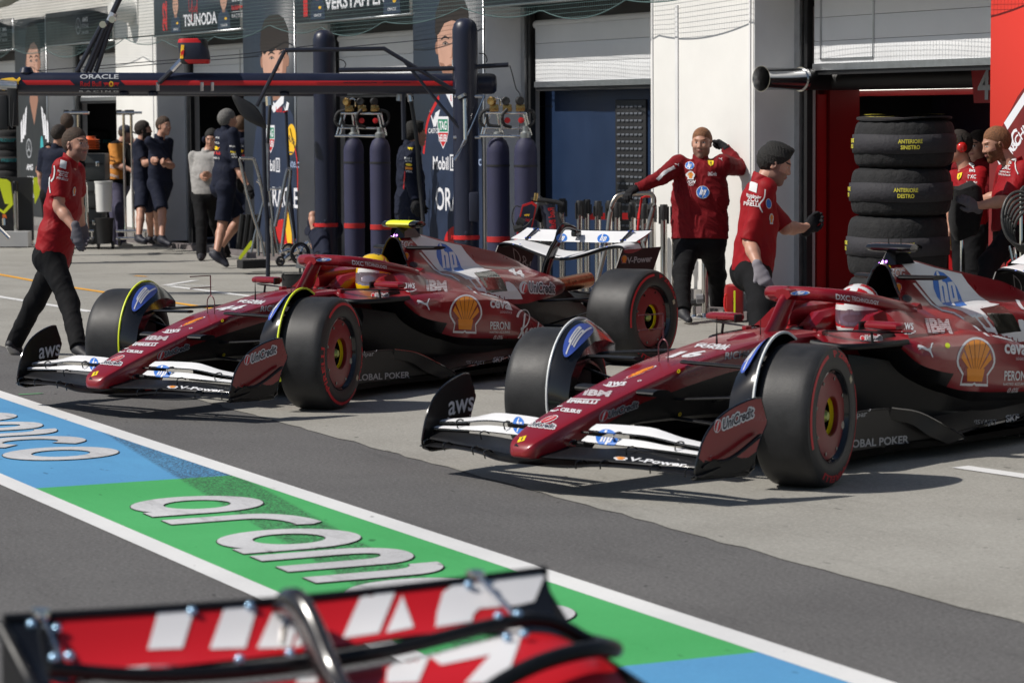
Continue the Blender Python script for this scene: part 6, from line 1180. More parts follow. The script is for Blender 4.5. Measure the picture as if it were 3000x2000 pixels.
# jack stands and cart by the navy banner
def stand(name,label,cat,D,parts,g=None):
    x,y=parts[0][1][0]; t=thing(name,label,cat,0 or (0,0,0)); return t
M_TUBE=mat('stand_tube',(.46,.43,.40),.25,1,noise=.1,nscale=8)
t=obj_at('jack_stand','steel tube jack stand with a bent loop handle leaning by the banner','stand',(-30.280,11.250,0.002)); pxtube(t,'loop_handle',((-30.362,11.242,0.862),(-30.412,11.197,1.162),(-30.439,11.171,1.322),(-30.435,11.183,1.346),(-30.407,11.241,1.346),(-30.376,11.305,1.341),(-30.363,11.326,1.305),(-30.325,11.368,1.121),(-30.287,11.402,0.881),(-30.233,11.453,0.560),(-30.178,11.505,0.232)),.02,M_TUBE,10,3); pxtube(t,'leg',((-30.367,11.240,0.902),(-30.317,11.294,0.642),(-30.265,11.356,0.401),(-30.231,11.388,0.193)),.02,M_TUBE); pxtube(t,'leg',((-30.382,11.359,0.477),(-30.359,11.354,0.197)),.02,M_TUBE); pxtube(t,'grip',((-30.336,11.338,1.081),(-30.321,11.366,1.061),(-30.307,11.385,1.009)),.018,M_STEEL); pxtube(t,'cross_rod',((-30.366,11.489,0.986),(-30.294,11.637,0.985)),.014,M_STEEL); pxtube(t,'leg',((-30.378,11.436,0.838),(-30.395,11.325,0.437),(-30.398,11.280,0.237)),.014,M_TUBE)
b=MB(); p=(-30.100,11.194,0.180); b.box(V(p[0],p[1],.12),(.2,.34,.1),0,bev=.012,rz=R_(0)); loc(b,t); b.build('foam_pad',mat('black_foam',(.02,.02,.021),.95,bump=.3,bscale=60),t)
t=obj_at('jack_stand','steel tube A frame stand with crossed legs in front of the banner','stand',(-29.842,11.467,0.017)); pxtube(t,'frame_tube',((-29.922,11.403,0.556),(-29.915,11.473,0.849),(-29.908,11.551,1.185),(-29.900,11.574,1.220),(-29.890,11.591,1.188),(-29.884,11.560,0.967),(-29.877,11.515,0.650),(-29.870,11.451,0.231)),.021,M_TUBE,10,3); pxtube(t,'leg',((-29.896,11.535,0.967),(-29.828,11.587,0.491),(-29.809,11.594,0.333)),.018,M_TUBE); pxtube(t,'leg',((-30.073,11.399,0.966),(-30.030,11.420,0.608),(-29.972,11.469,0.230)),.016,M_TUBE); pxtube(t,'leg',((-30.042,11.404,0.648),(-30.001,11.403,0.203)),.018,M_TUBE)
t=obj_at('lance_pole','thin black pole with a red knob leaning on the navy banner','pole',(-30.184,11.708,0.154)); pxtube(t,'shaft',((-30.338,11.718,1.886),(-30.304,11.717,1.517),(-30.250,11.723,0.956),(-30.185,11.750,0.394)),.02,M_PIPE); pxtube(t,'red_knob',((-30.342,11.712,1.898),(-30.339,11.715,1.882)),.032,M_REDB,14); pxtube(t,'ferrule',((-30.197,11.687,1.410),(-30.175,11.734,1.410)),.01,M_STEEL)
t=obj_at('tubular_trolley','steel trolley with two spoked wheels in front of the navy banner','trolley',(-29.326,11.394,0.084))
def spoked(px,D,r,m2):
    c=V(*px); b=MB(); n=V(*(-DV*.85+RT*.5)); b.lathe([(r-.02,-.015),(r,-.012),(r+.004,0),(r,.012),(r-.02,.015),(r-.024,0),(r-.02,-.015)],c,n,36,1); b.lathe([(r-.045,-.008),(r-.022,-.01),(r-.022,.01),(r-.045,.008),(r-.045,-.008)],c,n,36,0); b.lathe([(0,-.025),(.02,-.025),(.02,.03),(0,.035)],c,n,14,1)
    u,w_,_=frame(n)
    for k in range(6): a=k*math.pi/3; d=u*math.cos(a)+w_*math.sin(a); b.tube([c+d*.015,c+d*(r-.03)],.010,6,0)
    loc(b,t); b.build('spoked_wheel',[M_STEEL,M_BLACK],t)
spoked((-29.214,11.432,0.275),31.3,.125,0); spoked((-29.832,11.534,0.262),31.9,.10,0); spoked((-29.212,11.189,0.193),31.2,.055,0)
pxtube(t,'frame_tube',((-29.392,11.275,0.170),(-29.340,11.402,0.278),(-29.272,11.566,0.394)),.03,M_STEEL); pxtube(t,'frame_tube',((-29.502,11.297,0.275),(-29.462,11.387,0.313),(-29.399,11.509,0.265)),.02,M_STEEL)
t=obj_at('wheel_chock','fluorescent yellow angled chock on the ground by the jack stands','chock',(-30.515,11.254,0.152)); b=MB(); P=((-30.551,11.181,0.165),(-30.546,11.197,0.201),(-30.504,11.317,0.373),(-30.486,11.349,0.345),(-30.539,11.203,0.153)); c=np.mean(np.array(P),0); b.prism([((V(*p)-c)@RT,(V(*p)-c)[2]) for p in P],c,RT,(0,0,1),.14,0); loc(b,t); b.build('yellow_plate',M_FLUO,t)
t=obj_at('folded_chair','dark folding seats stacked against the foot of the banner','seat',(-31.419,11.699,0.203))
for k,x in enumerate((712,728,744,760)): pxtube(t,'seat_frame',((-32.986,9.036,3.270),(-32.986,9.036,3.270)) and [V(*(-31.445,11.671,0.349))+RT*(x-736)*.0042+V(0,0,.3),V(*(-31.445,11.671,0.349))+RT*(x-750)*.0042-V(0,0,.12)],.035,M_BLACK)
t=obj_at('ramp_wedge','silver metal ramp wedge on legs behind the number 44 halo','ramp',(-27.391,10.777,0.030)); b=MB(); P=((-27.446,10.699,0.220),(-27.445,10.703,0.238),(-27.444,10.723,0.330),(-27.427,10.756,0.315),(-27.372,10.859,0.267),(-27.364,10.867,0.215)); c=np.mean(np.array(P),0); b.prism([((V(*p)-c)@RT,(V(*p)-c)[2]) for p in P],c,RT,(0,0,1),.3,0); loc(b,t); b.build('wedge',M_ALU,t); pxtube(t,'leg',((-27.383,10.714,0.226),(-27.379,10.711,0.161)),.012,M_BLACK); pxtube(t,'foot',((-27.349,10.783,0.215),(-27.329,10.792,0.044)),.05,M_BLACK)
t=obj_at('black_bag','black open topped equipment bag behind the number 44 halo','bag',(-27.026,10.614,0.055)); b=MB(); c=V(*(-27.030,10.608,0.065)); c[2]=0; b.loft([[c+RT*x*s+DV*y+V(0,0,z) for x,y in rr(.225,.15,28)] for z,s in ((0,.93),(.02,.97),(.10,1.0),(.165,1.02),(.16,.98),(.05,.9))],0); loc(b,t); b.build('bag_body',mat('bag_black',(.012,.012,.013),.85,bump=.3,bscale=25),t); pxtube(t,'strap',((-26.844,10.326,0.199),(-26.853,10.303,0.178),(-26.840,10.320,0.121)),.008,M_BLACK,6,3)
# black team's garage: tyre columns, trolleys, cases, bin, barrier
M_CYT=mat('cyan_lettering',(.02,.18,.19),.5); M_WRK=mat('black_wrap',(.010,.010,.011),.8,noise=.2,nscale=9,bump=.2,bscale=40)
def wcol(x,Y,n,ztop,label,txt_,dy):
    p=(-49.645,13.600,3.997); 
    for i in range(n):
        t=thing('wrapped_tyre',label%('topmost','second','third','lowest')[i] if n>1 else label,'tyre',(x,Y,ztop-(i+1)*.36),0,'black wrapped tyres in the black team garage'); b=MB(); r=.36; b.lathe(bez([(.2,0),(.32,.0),(.35,.03),(r,.09),(r,.27),(.35,.33),(.32,.36),(.2,.36)],3),(0,0,0),(0,0,1),48,0); b.build('blanket',M_WRK,t)
        b=MB(); b.lathe([(r+.001,.12),(r+.005,.12),(r+.005,.24),(r+.001,.24)],(0,0,0),(0,0,1),48,0)
        for kk in range(6):
            v,f,asp=text2d(txt_[i%2],.03,0,1.1); v,f=subdiv(v*np.array((.062*asp,.062)),f,.03); a0=kk*math.pi/3-.75; b.add([((r+.008)*math.cos(a0+x_/r),(r+.008)*math.sin(a0+x_/r),.18+z_) for x_,z_ in v],f,1,False)
        b.build('lettered_band',[M_WRK,M_CYT],t,ang=0)
for k,(px_,Y,n,lab) in enumerate(((30,13.5,4,'%s black wrapped tyre in the stack at the left photo edge'),(205,13.55,4,'%s black wrapped tyre in the stack behind the reaching person'),(270,13.7,4,'%s black wrapped tyre in the stack behind the orange cones'))):
    X=(-48.789,-45.232,-44.456)[k]; wcol(X,Y,n,1.62,lab,(('LEFT FRONT','RIGHT FRONT')),0)
def trolley2(D,x0,label):
    k=D/8029.401; t=thing('tyre_trolley',label,'trolley',tuple(np.array(TRC[x0])*V(1,1,0)),0,'steel tyre trolleys with tall masts'); A=lambda x,y,d=0:V(*TRC[x0])+RT*(x-x0)*k+V(0,0,-(y-400)*k)+DV*d
    def tb(n,P,r,m): b=MB(); b.tube(P,r,10,0); loc(b,t); b.build(n,m,t)
    tb('mast',[A(x0,325),A(x0,700)],.02,M_CHROME); tb('mast',[A(x0+22,325),A(x0+24,700)],.02,M_CHROME); tb('cross_arm',[A(x0-18,331,-.04),A(x0+55,331,-.04)],.018,M_STEEL)
    for x in (-12,12,24): b=MB(); b.box(A(x0+x,330,-.02),(.07,.05,.07),0,bev=.008,rz=R_(64)); loc(b,t); b.build('clamp',M_BLACK,t)
    tb('base_rail',[A(x0-25,676,-.1),A(x0+65,676,-.1)],.02,M_STEEL); tb('base_rail',[A(x0-25,697,-.1),A(x0+65,697,-.1)],.02,M_STEEL); tb('base_post',[A(x0+60,676,-.1),A(x0+60,700,-.1)],.02,M_STEEL)
    for x in (-20,58): b=MB(); b.lathe([(0,0),(.05,0),(.05,.03),(0,.03)],A(x0+x,706,-.1),RT,14,0); loc(b,t); b.build('castor',M_TYRE,t)
    tb('push_handle',[A(x0+40,520,-.12),A(x0+46,545,-.12),A(x0+48,676,-.12)],.022,M_CHROME)
TRC={208:(-37.160,11.147,1.574),363:(-36.646,11.749,1.571)}
trolley2(38.2,208,'tall chrome tyre trolley behind the walking person in red'); trolley2(38.0,363,'tall chrome tyre trolley behind the orange bib')
def flight(px_,py0,py1,w_,D,label,k_=0):
    p=V(*px_); z1=1.8311754-(py0-337)*D/8029.4; z0=max(0,1.8311754-(py1-337)*D/8029.4); t=thing('equipment_case',label,'case',(p[0],p[1],z0),R_(64),'dark equipment cases in the black team garage'); b=MB(); b.box((0,0,(z1-z0)/2),(w_,.5,z1-z0-.01),0,bev=.015); b.build('shell',mat('case_grey_black',(.05,.055,.055),.5,noise=.2,nscale=6),t)
    b=MB(); b.box((0,-.252,(z1-z0)*.62),(w_*.96,.012,.03),0); b.build('lid_rail',M_BLACK,t)
    for x in (-.3,.3): b=MB(); b.box((x*w_,-.256,(z1-z0)*.62),(.05,.02,.07),0,bev=.005); b.build('latch',M_STEEL,t)
flight((-37.419,11.487,1.330),440,520,.5,38.6,'upper dark equipment case under the orange cones'); flight((-37.390,11.448,0.803),521,600,.52,38.6,'middle dark equipment case below the orange cones'); flight((-37.375,11.406,0.420),601,705,.52,38.6,'lower dark equipment case standing on the floor')
for i in range(5):
    p=V(*(-37.225,11.439,1.395)); t=tag(MB().lathe([(.13,0),(.13,.012),(.085,.02),(.07,.06),(0,.06)],(0,0,0),(0,0,1),24,0).build('marker_cone',mat('cone_orange',(.75,.12,.02),.5),None,loc=(p[0],p[1],p[2]+.03*i)),'orange disc cone in the pile on the upper dark case','cone','orange disc cones piled on the case')
t=obj_at('waste_bucket','white plastic bucket with a brown label standing on a black bin','bucket',(-36.859,11.509,0.196)); k=38.2/8029.4; p=V(*(-36.882,11.523,0.528)); b=MB(); b.lathe([(.105,0),(.12,.40),(.128,.405),(.128,.425),(.12,.425),(.10,.05),(0,.04)],(0,0,p[2]),(0,0,1),32,0); b.build('tub',mat('bucket_white',(.68,.68,.66),.4,noise=.08,nscale=5),t); b=MB(); b.lathe([(.1125,.1),(.1155,.1),(.1195,.32),(.116,.32)],(0,0,p[2]),(0,0,1),20,0,a0=R_(-70),a1=R_(10)); b.build('label_paper',mat('brown_label',(.35,.25,.13),.8,noise=.4,nscale=20),t)
t=obj_at('black_bin','black wheeled bin under the white bucket','bin',(-36.907,11.524,0.194)); b=MB(); b.lathe([(.11,.08),(.13,.40),(.14,.42),(.14,.44),(0,.44)],(0,0,0),(0,0,1),28,0); b.build('bin_body',M_BLACK,t)
for sx in (-.1,.1): b=MB(); b.lathe([(0,0),(.06,0),(.06,.03),(0,.03)],V(0,0,.06)+RT*sx,RT,14,0); b.build('castor',M_TYRE,t)
t=obj_at('barrier_board','dark board with a fluorescent yellow arrow and orange flag at the left photo edge','barrier',(-38.546,10.533,0.085)); b=MB(); k=39.3/8029.4; c=V(*(-38.586,10.556,0.646))
def Q(x,y): return ((x-10)*k,-(y-590)*k)
b.prism([Q(*p) for p in ((-40,520),(95,520),(95,705),(-40,705))],c+DV*.06,RT,(0,0,1),.05,0); loc(b,t); b.build('board',M_BLACK,t)
b=MB(); b.prism([Q(*p) for p in ((-6,522),(22,526),(33,535),(39,600),(12,627),(-8,613),(-8,606),(10,618),(27,598),(15,597))],c-DV*.01,RT,(0,0,1),.03,0); b.prism([Q(*p) for p in ((100,521),(121,518),(121,560),(103,598),(100,560))],c-DV*.01,RT,(0,0,1),.03,0); loc(b,t); b.build('yellow_arrow',M_FLUO,t)
b=MB(); b.prism([Q(*p) for p in ((8,628),(18,628),(21,640),(14,636),(9,643))],c-DV*.04,RT,(0,0,1),.02,0); loc(b,t); b.build('orange_flag',mat('flag_orange',(.8,.16,.02),.6),t); pxtube(t,'steel_stem',((-38.366,10.506,0.410),(-38.357,10.506,0.313)),.035,M_STEEL)
t=obj_at('silver_ramp','low white metal ramp on the ground at the left photo edge','ramp',(-38.209,10.540,0.093)); b=MB(); c=V(*(-38.209,10.540,0.093)); c[2]=0; b.prism([(-.6,.23),(.28,.23),(.28,.02),(-.6,.02)],c,RT,(0,0,1),.3,0); loc(b,t); b.build('panel',mat('ramp_white',(.5,.5,.5),.35),t); pxtube(t,'bright_edge',((-38.003,10.310,0.290),(-37.925,10.443,0.136)),.035,M_STEEL)
stanchion((-38.365,10.672,0.064),'steel barrier post standing in front of the yellow arrow board at left','barrier posts by the black team garage',0.937); stanchion((-38.663,10.977,0.065),'dark steel barrier post just left of the walking person in red','barrier posts by the black team garage',.93)
# next team's car, only its rear wing reaches into the picture

# ================================================================ PEOPLE (signed distance bodies turned into one skin)
def cone(a,b,ra,rb,k=.02,flat=None,cut=None): return ('c',V(*a),V(*b),ra,rb,k,flat,cut)
def elp(c,ax,rad,k=.02,cut=None): return ('e',V(*c),np.array(ax,float),V(*rad),0,k,None,cut)
def sub(c,r,k=.01): return ('s',V(*c),V(*c),r,r,k,None,None)
def field(prims,h,fold=0,ff=22,seed=0,planes=(),pad=.03,kmul=1):
    lo=np.full(3,1e9);hi=-lo
    for q in prims:
        if q[0]=='s': continue
        r=max(q[3],q[4]) if q[0]!='e' else q[3].max()
        for p in ((q[1],q[2]) if q[0]=='c' else (q[1],)): lo=np.minimum(lo,p-r*1.25);hi=np.maximum(hi,p+r*1.25)
    lo-=pad;hi+=pad; n=np.ceil((hi-lo)/h).astype(int)+1
    X=[lo[i]+h*np.arange(n[i]) for i in range(3)]; D=np.full(n,.12,np.float32)
    for q in prims:
        r=max(q[3],q[4]) if q[0]!='e' else q[3].max(); k=q[5]*kmul; m=r*1.3+k+.03
        pts=(q[1],q[2]) if q[0]=='c' else (q[1],); a=np.min(pts,0)-m; b=np.max(pts,0)+m
        s=[slice(max(0,int((a[i]-lo[i])/h)),min(n[i],int((b[i]-lo[i])/h)+2)) for i in range(3)]
        G=np.stack(np.meshgrid(X[0][s[0]],X[1][s[1]],X[2][s[2]],indexing='ij'),-1).astype(np.float32)
        if G.size==0: continue
        if q[0]=='e':
            l=(G-q[1])@q[2].T; k0=np.linalg.norm(l/q[3],axis=-1); k1=np.linalg.norm(l/q[3]**2,axis=-1)+1e-9; d=k0*(k0-1)/k1
        else:
            pa=G-q[1]; ba=q[2]-q[1]; L=ba@ba+1e-9; t=np.clip(pa@ba/L,0,1); e=pa-t[...,None]*ba
            if q[6] is not None: w,sc=q[6]; w=np.array(w)/np.linalg.norm(w); e=e+(sc-1)*(e@w)[...,None]*w
            d=np.linalg.norm(e,axis=-1)-(q[3]+(q[4]-q[3])*t)
        if q[7] is not None:
            for (pp,nn) in q[7]: d=np.maximum(d,(G-np.array(pp))@np.array(nn))
        A=D[s[0],s[1],s[2]]
        if q[0]=='s': 
            d=-d; hh=np.clip(.5-.5*(A-d)/k,0,1); D[s[0],s[1],s[2]]=A*(1-hh)+d*hh+k*hh*(1-hh)
        else:
            hh=np.clip(.5+.5*(A-d)/k,0,1); D[s[0],s[1],s[2]]=d*(1-0)*(1-0)*0+ (A*(1-hh)+d*hh-k*hh*(1-hh))
    if fold:
        g=np.random.default_rng(seed+5); G=np.stack(np.meshgrid(*X,indexing='ij'),-1).astype(np.float32); w=0
        wp=.018*np.sin(G@g.normal(0,14,3)+1)+.012*np.sin(G@g.normal(0,25,3))
        for i in range(7):
            dr=g.normal(0,1,3); dr[2]*=1.25; dr/=np.linalg.norm(dr); fr=ff*(.6+i*.32); w=w+(1-np.abs(np.sin((G@dr+wp*2.2)*fr+g.uniform(0,6))))**1.6/(1+i*.55)
        D=D-fold*(w-.8)*.8
    for pp,nn in planes:
        G=np.stack(np.meshgrid(*X,indexing='ij'),-1).astype(np.float32); D=np.maximum(D,(G-np.array(pp))@np.array(nn))
    return D,lo,h
def snet(D,lo,h):
    n=D.shape; ins=D<0; cs=tuple(x-1 for x in n); acc=np.zeros(cs+(3,),np.float32); cnt=np.zeros(cs,np.float32); E=[]
    for ax in range(3):
        a=[slice(None)]*3;b=[slice(None)]*3;a[ax]=slice(0,-1);b[ax]=slice(1,None)
        da,db=D[tuple(a)],D[tuple(b)]; I=np.argwhere((da<0)!=(db<0))
        if len(I)==0: continue
        va=da[tuple(I.T)];vb=db[tuple(I.T)]; t=va/(va-vb); P=I.astype(np.float32); P[:,ax]+=t
        o=[i for i in range(3) if i!=ax]
        ok=np.all([(I[:,i]>=1)&(I[:,i]<n[i]-1) for i in o],axis=0); I=I[ok];P=P[ok];va=va[ok]
        for d0 in(0,-1):
            for d1 in(0,-1):
                J=I.copy();J[:,o[0]]+=d0;J[:,o[1]]+=d1; np.add.at(acc,tuple(J.T),P); np.add.at(cnt,tuple(J.T),1)
        E.append((ax,o,I,va<0))
    ids=-np.ones(cs,int); M=cnt>0; ids[M]=np.arange(M.sum()); v=(acc[M]/cnt[M][:,None])*h+lo; F=[]
    for ax,o,I,neg in E:
        q=[]
        for d0,d1 in((0,0),(-1,0),(-1,-1),(0,-1)):
            J=I.copy();J[:,o[0]]+=d0;J[:,o[1]]+=d1; q.append(ids[tuple(J.T)])
        q=np.stack(q,1); flip=neg if ax!=1 else ~neg; q[~flip]=q[~flip][:,::-1]; F.append(q)
    return v,np.vstack(F)
def skin(prims,h,**k):
    D,lo,h=field(prims,h,**k); return snet(D,lo,h)
def mesh_np(name,v,f,mats,mi=None):
    me=bpy.data.meshes.new(name); me.vertices.add(len(v)); me.vertices.foreach_set('co',np.ascontiguousarray(v,np.float32).ravel())
    me.loops.add(f.size); me.loops.foreach_set('vertex_index',f.astype(np.int32).ravel()); me.polygons.add(len(f)); me.polygons.foreach_set('loop_start',np.arange(0,f.size,4,dtype=np.int32))
    for m in mats: me.materials.append(m)
    me.update(calc_edges=True)
    if mi is not None: me.polygons.foreach_set('material_index',np.asarray(mi,np.int32))
    me.polygons.foreach_set('use_smooth',np.ones(len(f),bool)); me.update(); return me
def part_np(name,v,f,mats,par,mi=None,label=None):
    o=bpy.data.objects.new(name,mesh_np(name,v,f,mats,mi)); COL.objects.link(o); o.parent=par
    if label: o['label']=label
    return o
JN=['neck','pel','left','head','look','hup']+[a+s for s in 'LR' for a in ('sh','el','wr','tip')]+[a+s for s in 'LR' for a in ('hp','kn','an','toe')]
def JT(a,root): return dict(zip(JN,a)),root
def un(a): a=np.array(a,float); return a/(np.linalg.norm(a)+1e-12)
def hand_prims(w,tip,side,pn,k=1.,curl=(.35,.4,.45,.5),thumb=.6,rm=1.,spread=0.):
    """palm and five fingers. w wrist, tip fingertip direction, pn palm normal (towards what it holds)"""
    d=un(np.array(tip)-w); pn=np.array(pn,float); pn=un(pn-d*(pn@d)); ac=np.cross(d,pn)*side   # across, towards the thumb
    L=[]; kn=w+d*.088*k
    L.append(cone(w,w+d*.03*k,.027*k,.028*k,.02,(ac,.72))); L.append(cone(w+d*.03*k,kn-d*.008*k,.0235*k*rm,.024*k*rm,.012,(ac,.60)))
    for i,(off,ln) in enumerate(((.030,.92),(.010,1.0),(-.011,.95),(-.030,.76))):
        b=kn+ac*off*k-d*(.004+.006*(i==3)+.004*(i==0))*k; dd=un(d+ac*spread*off*10); c=curl[i]
        for j,(sl,r0,r1) in enumerate(((.043,.0105,.0095),(.027,.0095,.0088),(.022,.0088,.0072))):
            c_=c*(.8 if j==0 else 1.15); dn=un(dd*math.cos(c_)+pn*math.sin(c_)); e=b+dn*sl*ln*k; L.append(cone(b,e,r0*k*rm,r1*k*rm,.006)); pn2=un(-dd*math.sin(c_)+pn*math.cos(c_)); b,dd=e,dn
            pnl=pn2
            pn,pn_old=pn2,pn
        pn=un(np.array(np.cross(ac*side,d)) if 0 else un(np.cross(np.cross(d,ac*side),d)) if 0 else PN0(d,ac,side))
    tb=w+d*.022*k+ac*.028*k; t1=tb+un(d*.75+ac*.75+pn*.25)*.038*k; t2=t1+un(d*.9+ac*(.35-thumb*.4)+pn*(.2+thumb*.5))*.034*k; t3=t2+un(d*.95+ac*(.1-thumb*.5)+pn*(.15+thumb*.6))*.026*k
    L+= [cone(tb,t1,.0165*k*rm,.0125*k*rm,.014),cone(t1,t2,.0125*k*rm,.0105*k*rm,.006),cone(t2,t3,.0105*k*rm,.0085*k*rm,.006)]
    return L
def PN0(d,ac,side): return un(np.cross(ac*side,d))
SKM=[mat('skin_fair',(.46,.24,.165),.5,noise=.1,nscale=14,bump=.04,bscale=120),mat('lip_tone',(.33,.12,.10),.45),mat('eye_white',(.6,.58,.55),.2),mat('eye_dark',(.02,.014,.01),.2)]
HAIRS={}
def hairm(n,c): return mat('hair_'+n,c,.75,noise=.5,nscale=90,bump=.5,bscale=180)
H_DK=hairm('dark_brown',(.022,.014,.010)); H_BR=hairm('brown',(.05,.028,.016)); H_GY=hairm('grey',(.14,.135,.13)); H_GI=hairm('ginger',(.20,.085,.035)); H_BL=hairm('black',(.010,.009,.008)); H_LB=hairm('light_brown',(.12,.065,.035))
def fab(n,c,r=.8,**k): return mat(n,c,r,noise=.12,nscale=16,bump=.12,bscale=300,spec=.2,**k)
F_RED=fab('team_red_polo',(.27,.006,.010),.6); F_REDJ=fab('race_suit_red',(.17,.005,.009),.75); F_BLK=fab('black_cloth',(.006,.006,.007),.85); F_NVY=fab('team_navy_cloth',(.010,.013,.028),.8); F_GRY=fab('grey_shirt',(.32,.31,.30)); F_DGR=fab('dark_grey_cloth',(.10,.10,.11)); F_LAV=fab('slate_trousers',(.085,.08,.13)); F_ORG=fab('orange_bib',(.62,.25,.05)); F_GLV=fab('grey_glove',(.115,.11,.125),.9); F_GLL=fab('pale_grey_glove',(.24,.225,.25),.9); F_GLB=fab('black_glove',(.012,.012,.014),.8); F_WHT=mat('cloth_white',(.62,.62,.62),.7); F_SOLE=mat('shoe_sole_white',(.6,.58,.54),.6); F_SHK=mat('shoe_black',(.012,.012,.016),.6,bump=.1,bscale=200); F_SHN=mat('shoe_navy',(.010,.011,.022),.6,bump=.1,bscale=200)
def head_frame(J):
    f=un(J['look']);u=un(J['hup']);r=np.cross(f,u); return f,u,r
def head_prims(J,k=1.,jaw=1.):
    c=V(*J['head']); f,u,r=head_frame(J); ax=[r,f,u]; P=lambda a,b,cc:c+(r*a+f*b+u*cc)*k
    L=[elp(P(0,-.012,.032),ax,V(.077,.098,.092)*k,.02),elp(P(0,.03,-.02),ax,V(.066*jaw,.068,.085)*k,.03),cone(P(0,.045,-.05),P(0,.072,-.098),.045*k*jaw,.027*k,.03),
       elp(P(.034,.022,-.068),ax,V(.03*jaw,.045,.034)*k,.025),elp(P(-.034,.022,-.068),ax,V(.03*jaw,.045,.034)*k,.025),
       elp(P(0,.084,.037),ax,V(.046,.014,.011)*k,.012),elp(P(.036,.072,-.018),ax,V(.022,.022,.022)*k,.02),elp(P(-.036,.072,-.018),ax,V(.022,.022,.022)*k,.02)]
    for s in(1,-1): L.append(sub(P(s*.031,.105,.014),.0155*k,.012))
    for s in(1,-1): L.append(elp(P(s*.031,.079,.014),ax,V(.0135,.0125,.0118)*k,.003))
    L+=[cone(P(0,.091,.022),P(0,.108,-.020),.0075*k,.0125*k,.012),elp(P(.012,.104,-.024),ax,V(.009,.010,.007)*k,.006),elp(P(-.012,.104,-.024),ax,V(.009,.010,.007)*k,.006),
        elp(P(0,.098,-.050),ax,V(.023,.011,.0062)*k,.005),elp(P(0,.096,-.060),ax,V(.020,.011,.0065)*k,.005)]
    for s in(1,-1): L+=[elp(P(s*.078,-.004,-.004),[r*.95+f*.3*s*-1,f,u],V(.009,.021,.032)*k,.006),sub(P(s*.087,.001,-.002),.009*k,.006)]
    return L
def head_mats(v,f,J,k,mi,hair_m,beard,SK=0,brow=True):
    c=V(*J['head']); F,u,r=head_frame(J); q=(v[f].mean(1)-c)/k; a,b,z=q@r,q@F,q@u; near=np.abs(b)<.2
    aa=np.abs(a)
    lip=(b>.088)&(((aa/.023)**2+((z+.055)/.0095)**2)<1); mi[lip]=1
    ey=(b>.066)&(((aa-.031)**2/.0135**2+(z-.014)**2/.0062**2)<1); mi[ey]=2; pu=ey&(np.abs(aa-.031)<.0062); mi[pu]=3
    if brow: br=(b>.06)&(((aa-.034)**2/.021**2+(z-.0385-.1*(.034-aa)*-1)**2/.0052**2)<1); mi[br]=4
    if beard:
        bd=(b>-.01)&(z<-.028+.35*np.maximum(0,.03-np.abs(b-.05))*0)&(z>-.14)&~lip&((aa>.028)|(z<-.062)|((z<-.034)&(aa<.026)&(b>.09)))&(b>.0+.02*(z<-.1)); bd|=(aa>.05)&(b>-.01)&(b<.04)&(z<.02)&(z>-.13); mi[bd&~ey&~lip]=5 if beard==1 else 6
    return mi
def body_prims(J,k=1.,slim=1.,bare=True):
    g=lambda n:V(*J[n]); lf=un(J['left']); up=un(g('neck')-g('pel')); fw=np.cross(lf,up); nk,pl=g('neck'),g('pel'); ax=[lf,fw,up]; tl=np.linalg.norm(nk-pl); L=[]
    P=lambda a,b,t:pl+(nk-pl)*t+lf*a*k+fw*b*k
    s=slim; fl=(lf,.70)
    L+=[cone(P(0,.0,.02),P(0,.005,.22),.112*k*s,.106*k*s,.05,(lf,.72)),cone(P(0,.005,.22),P(0,.01,.48),.105*k*s,.112*k*s,.05,(lf,.70)),cone(P(0,.01,.48),P(0,-.005,.78),.116*k*s,.105*k*s,.05,(lf,.66)),cone(P(.02,-.01,.80),P(.10,-.01,.88),.08*k,.06*k,.05),cone(P(-.02,-.01,.80),P(-.10,-.01,.88),.08*k,.06*k,.05)]
    f,u,r=head_frame(J); hc=g('head'); L.append(cone(nk-up*.03*k,hc-u*.055*k-f*.018*k,.060*k,.054*k,.03))
    for sd in 'LR':
        a,b,c=g('sh'+sd),g('el'+sd),g('wr'+sd); L+=[cone(a,a+(b-a)*.5,.058*k*s,.050*k*s,.04),cone(a+(b-a)*.4,b,.050*k*s,.041*k*s,.03),cone(b,b+(c-b)*.35,.042*k,.043*k,.02),cone(b+(c-b)*.3,c,.043*k,.027*k,.02)]
        h,n,a2,t=g('hp'+sd),g('kn'+sd),g('an'+sd),g('toe'+sd)
        L+=[cone(h,n,.085*k*s,.055*k,.04),elp(h-fw*.03*k-up*.01,ax,V(.08,.09,.1)*k*s,.04),cone(n,n+(a2-n)*.35,.054*k,.056*k,.03),cone(n+(a2-n)*.3,a2,.056*k,.036*k,.02)]
    return L
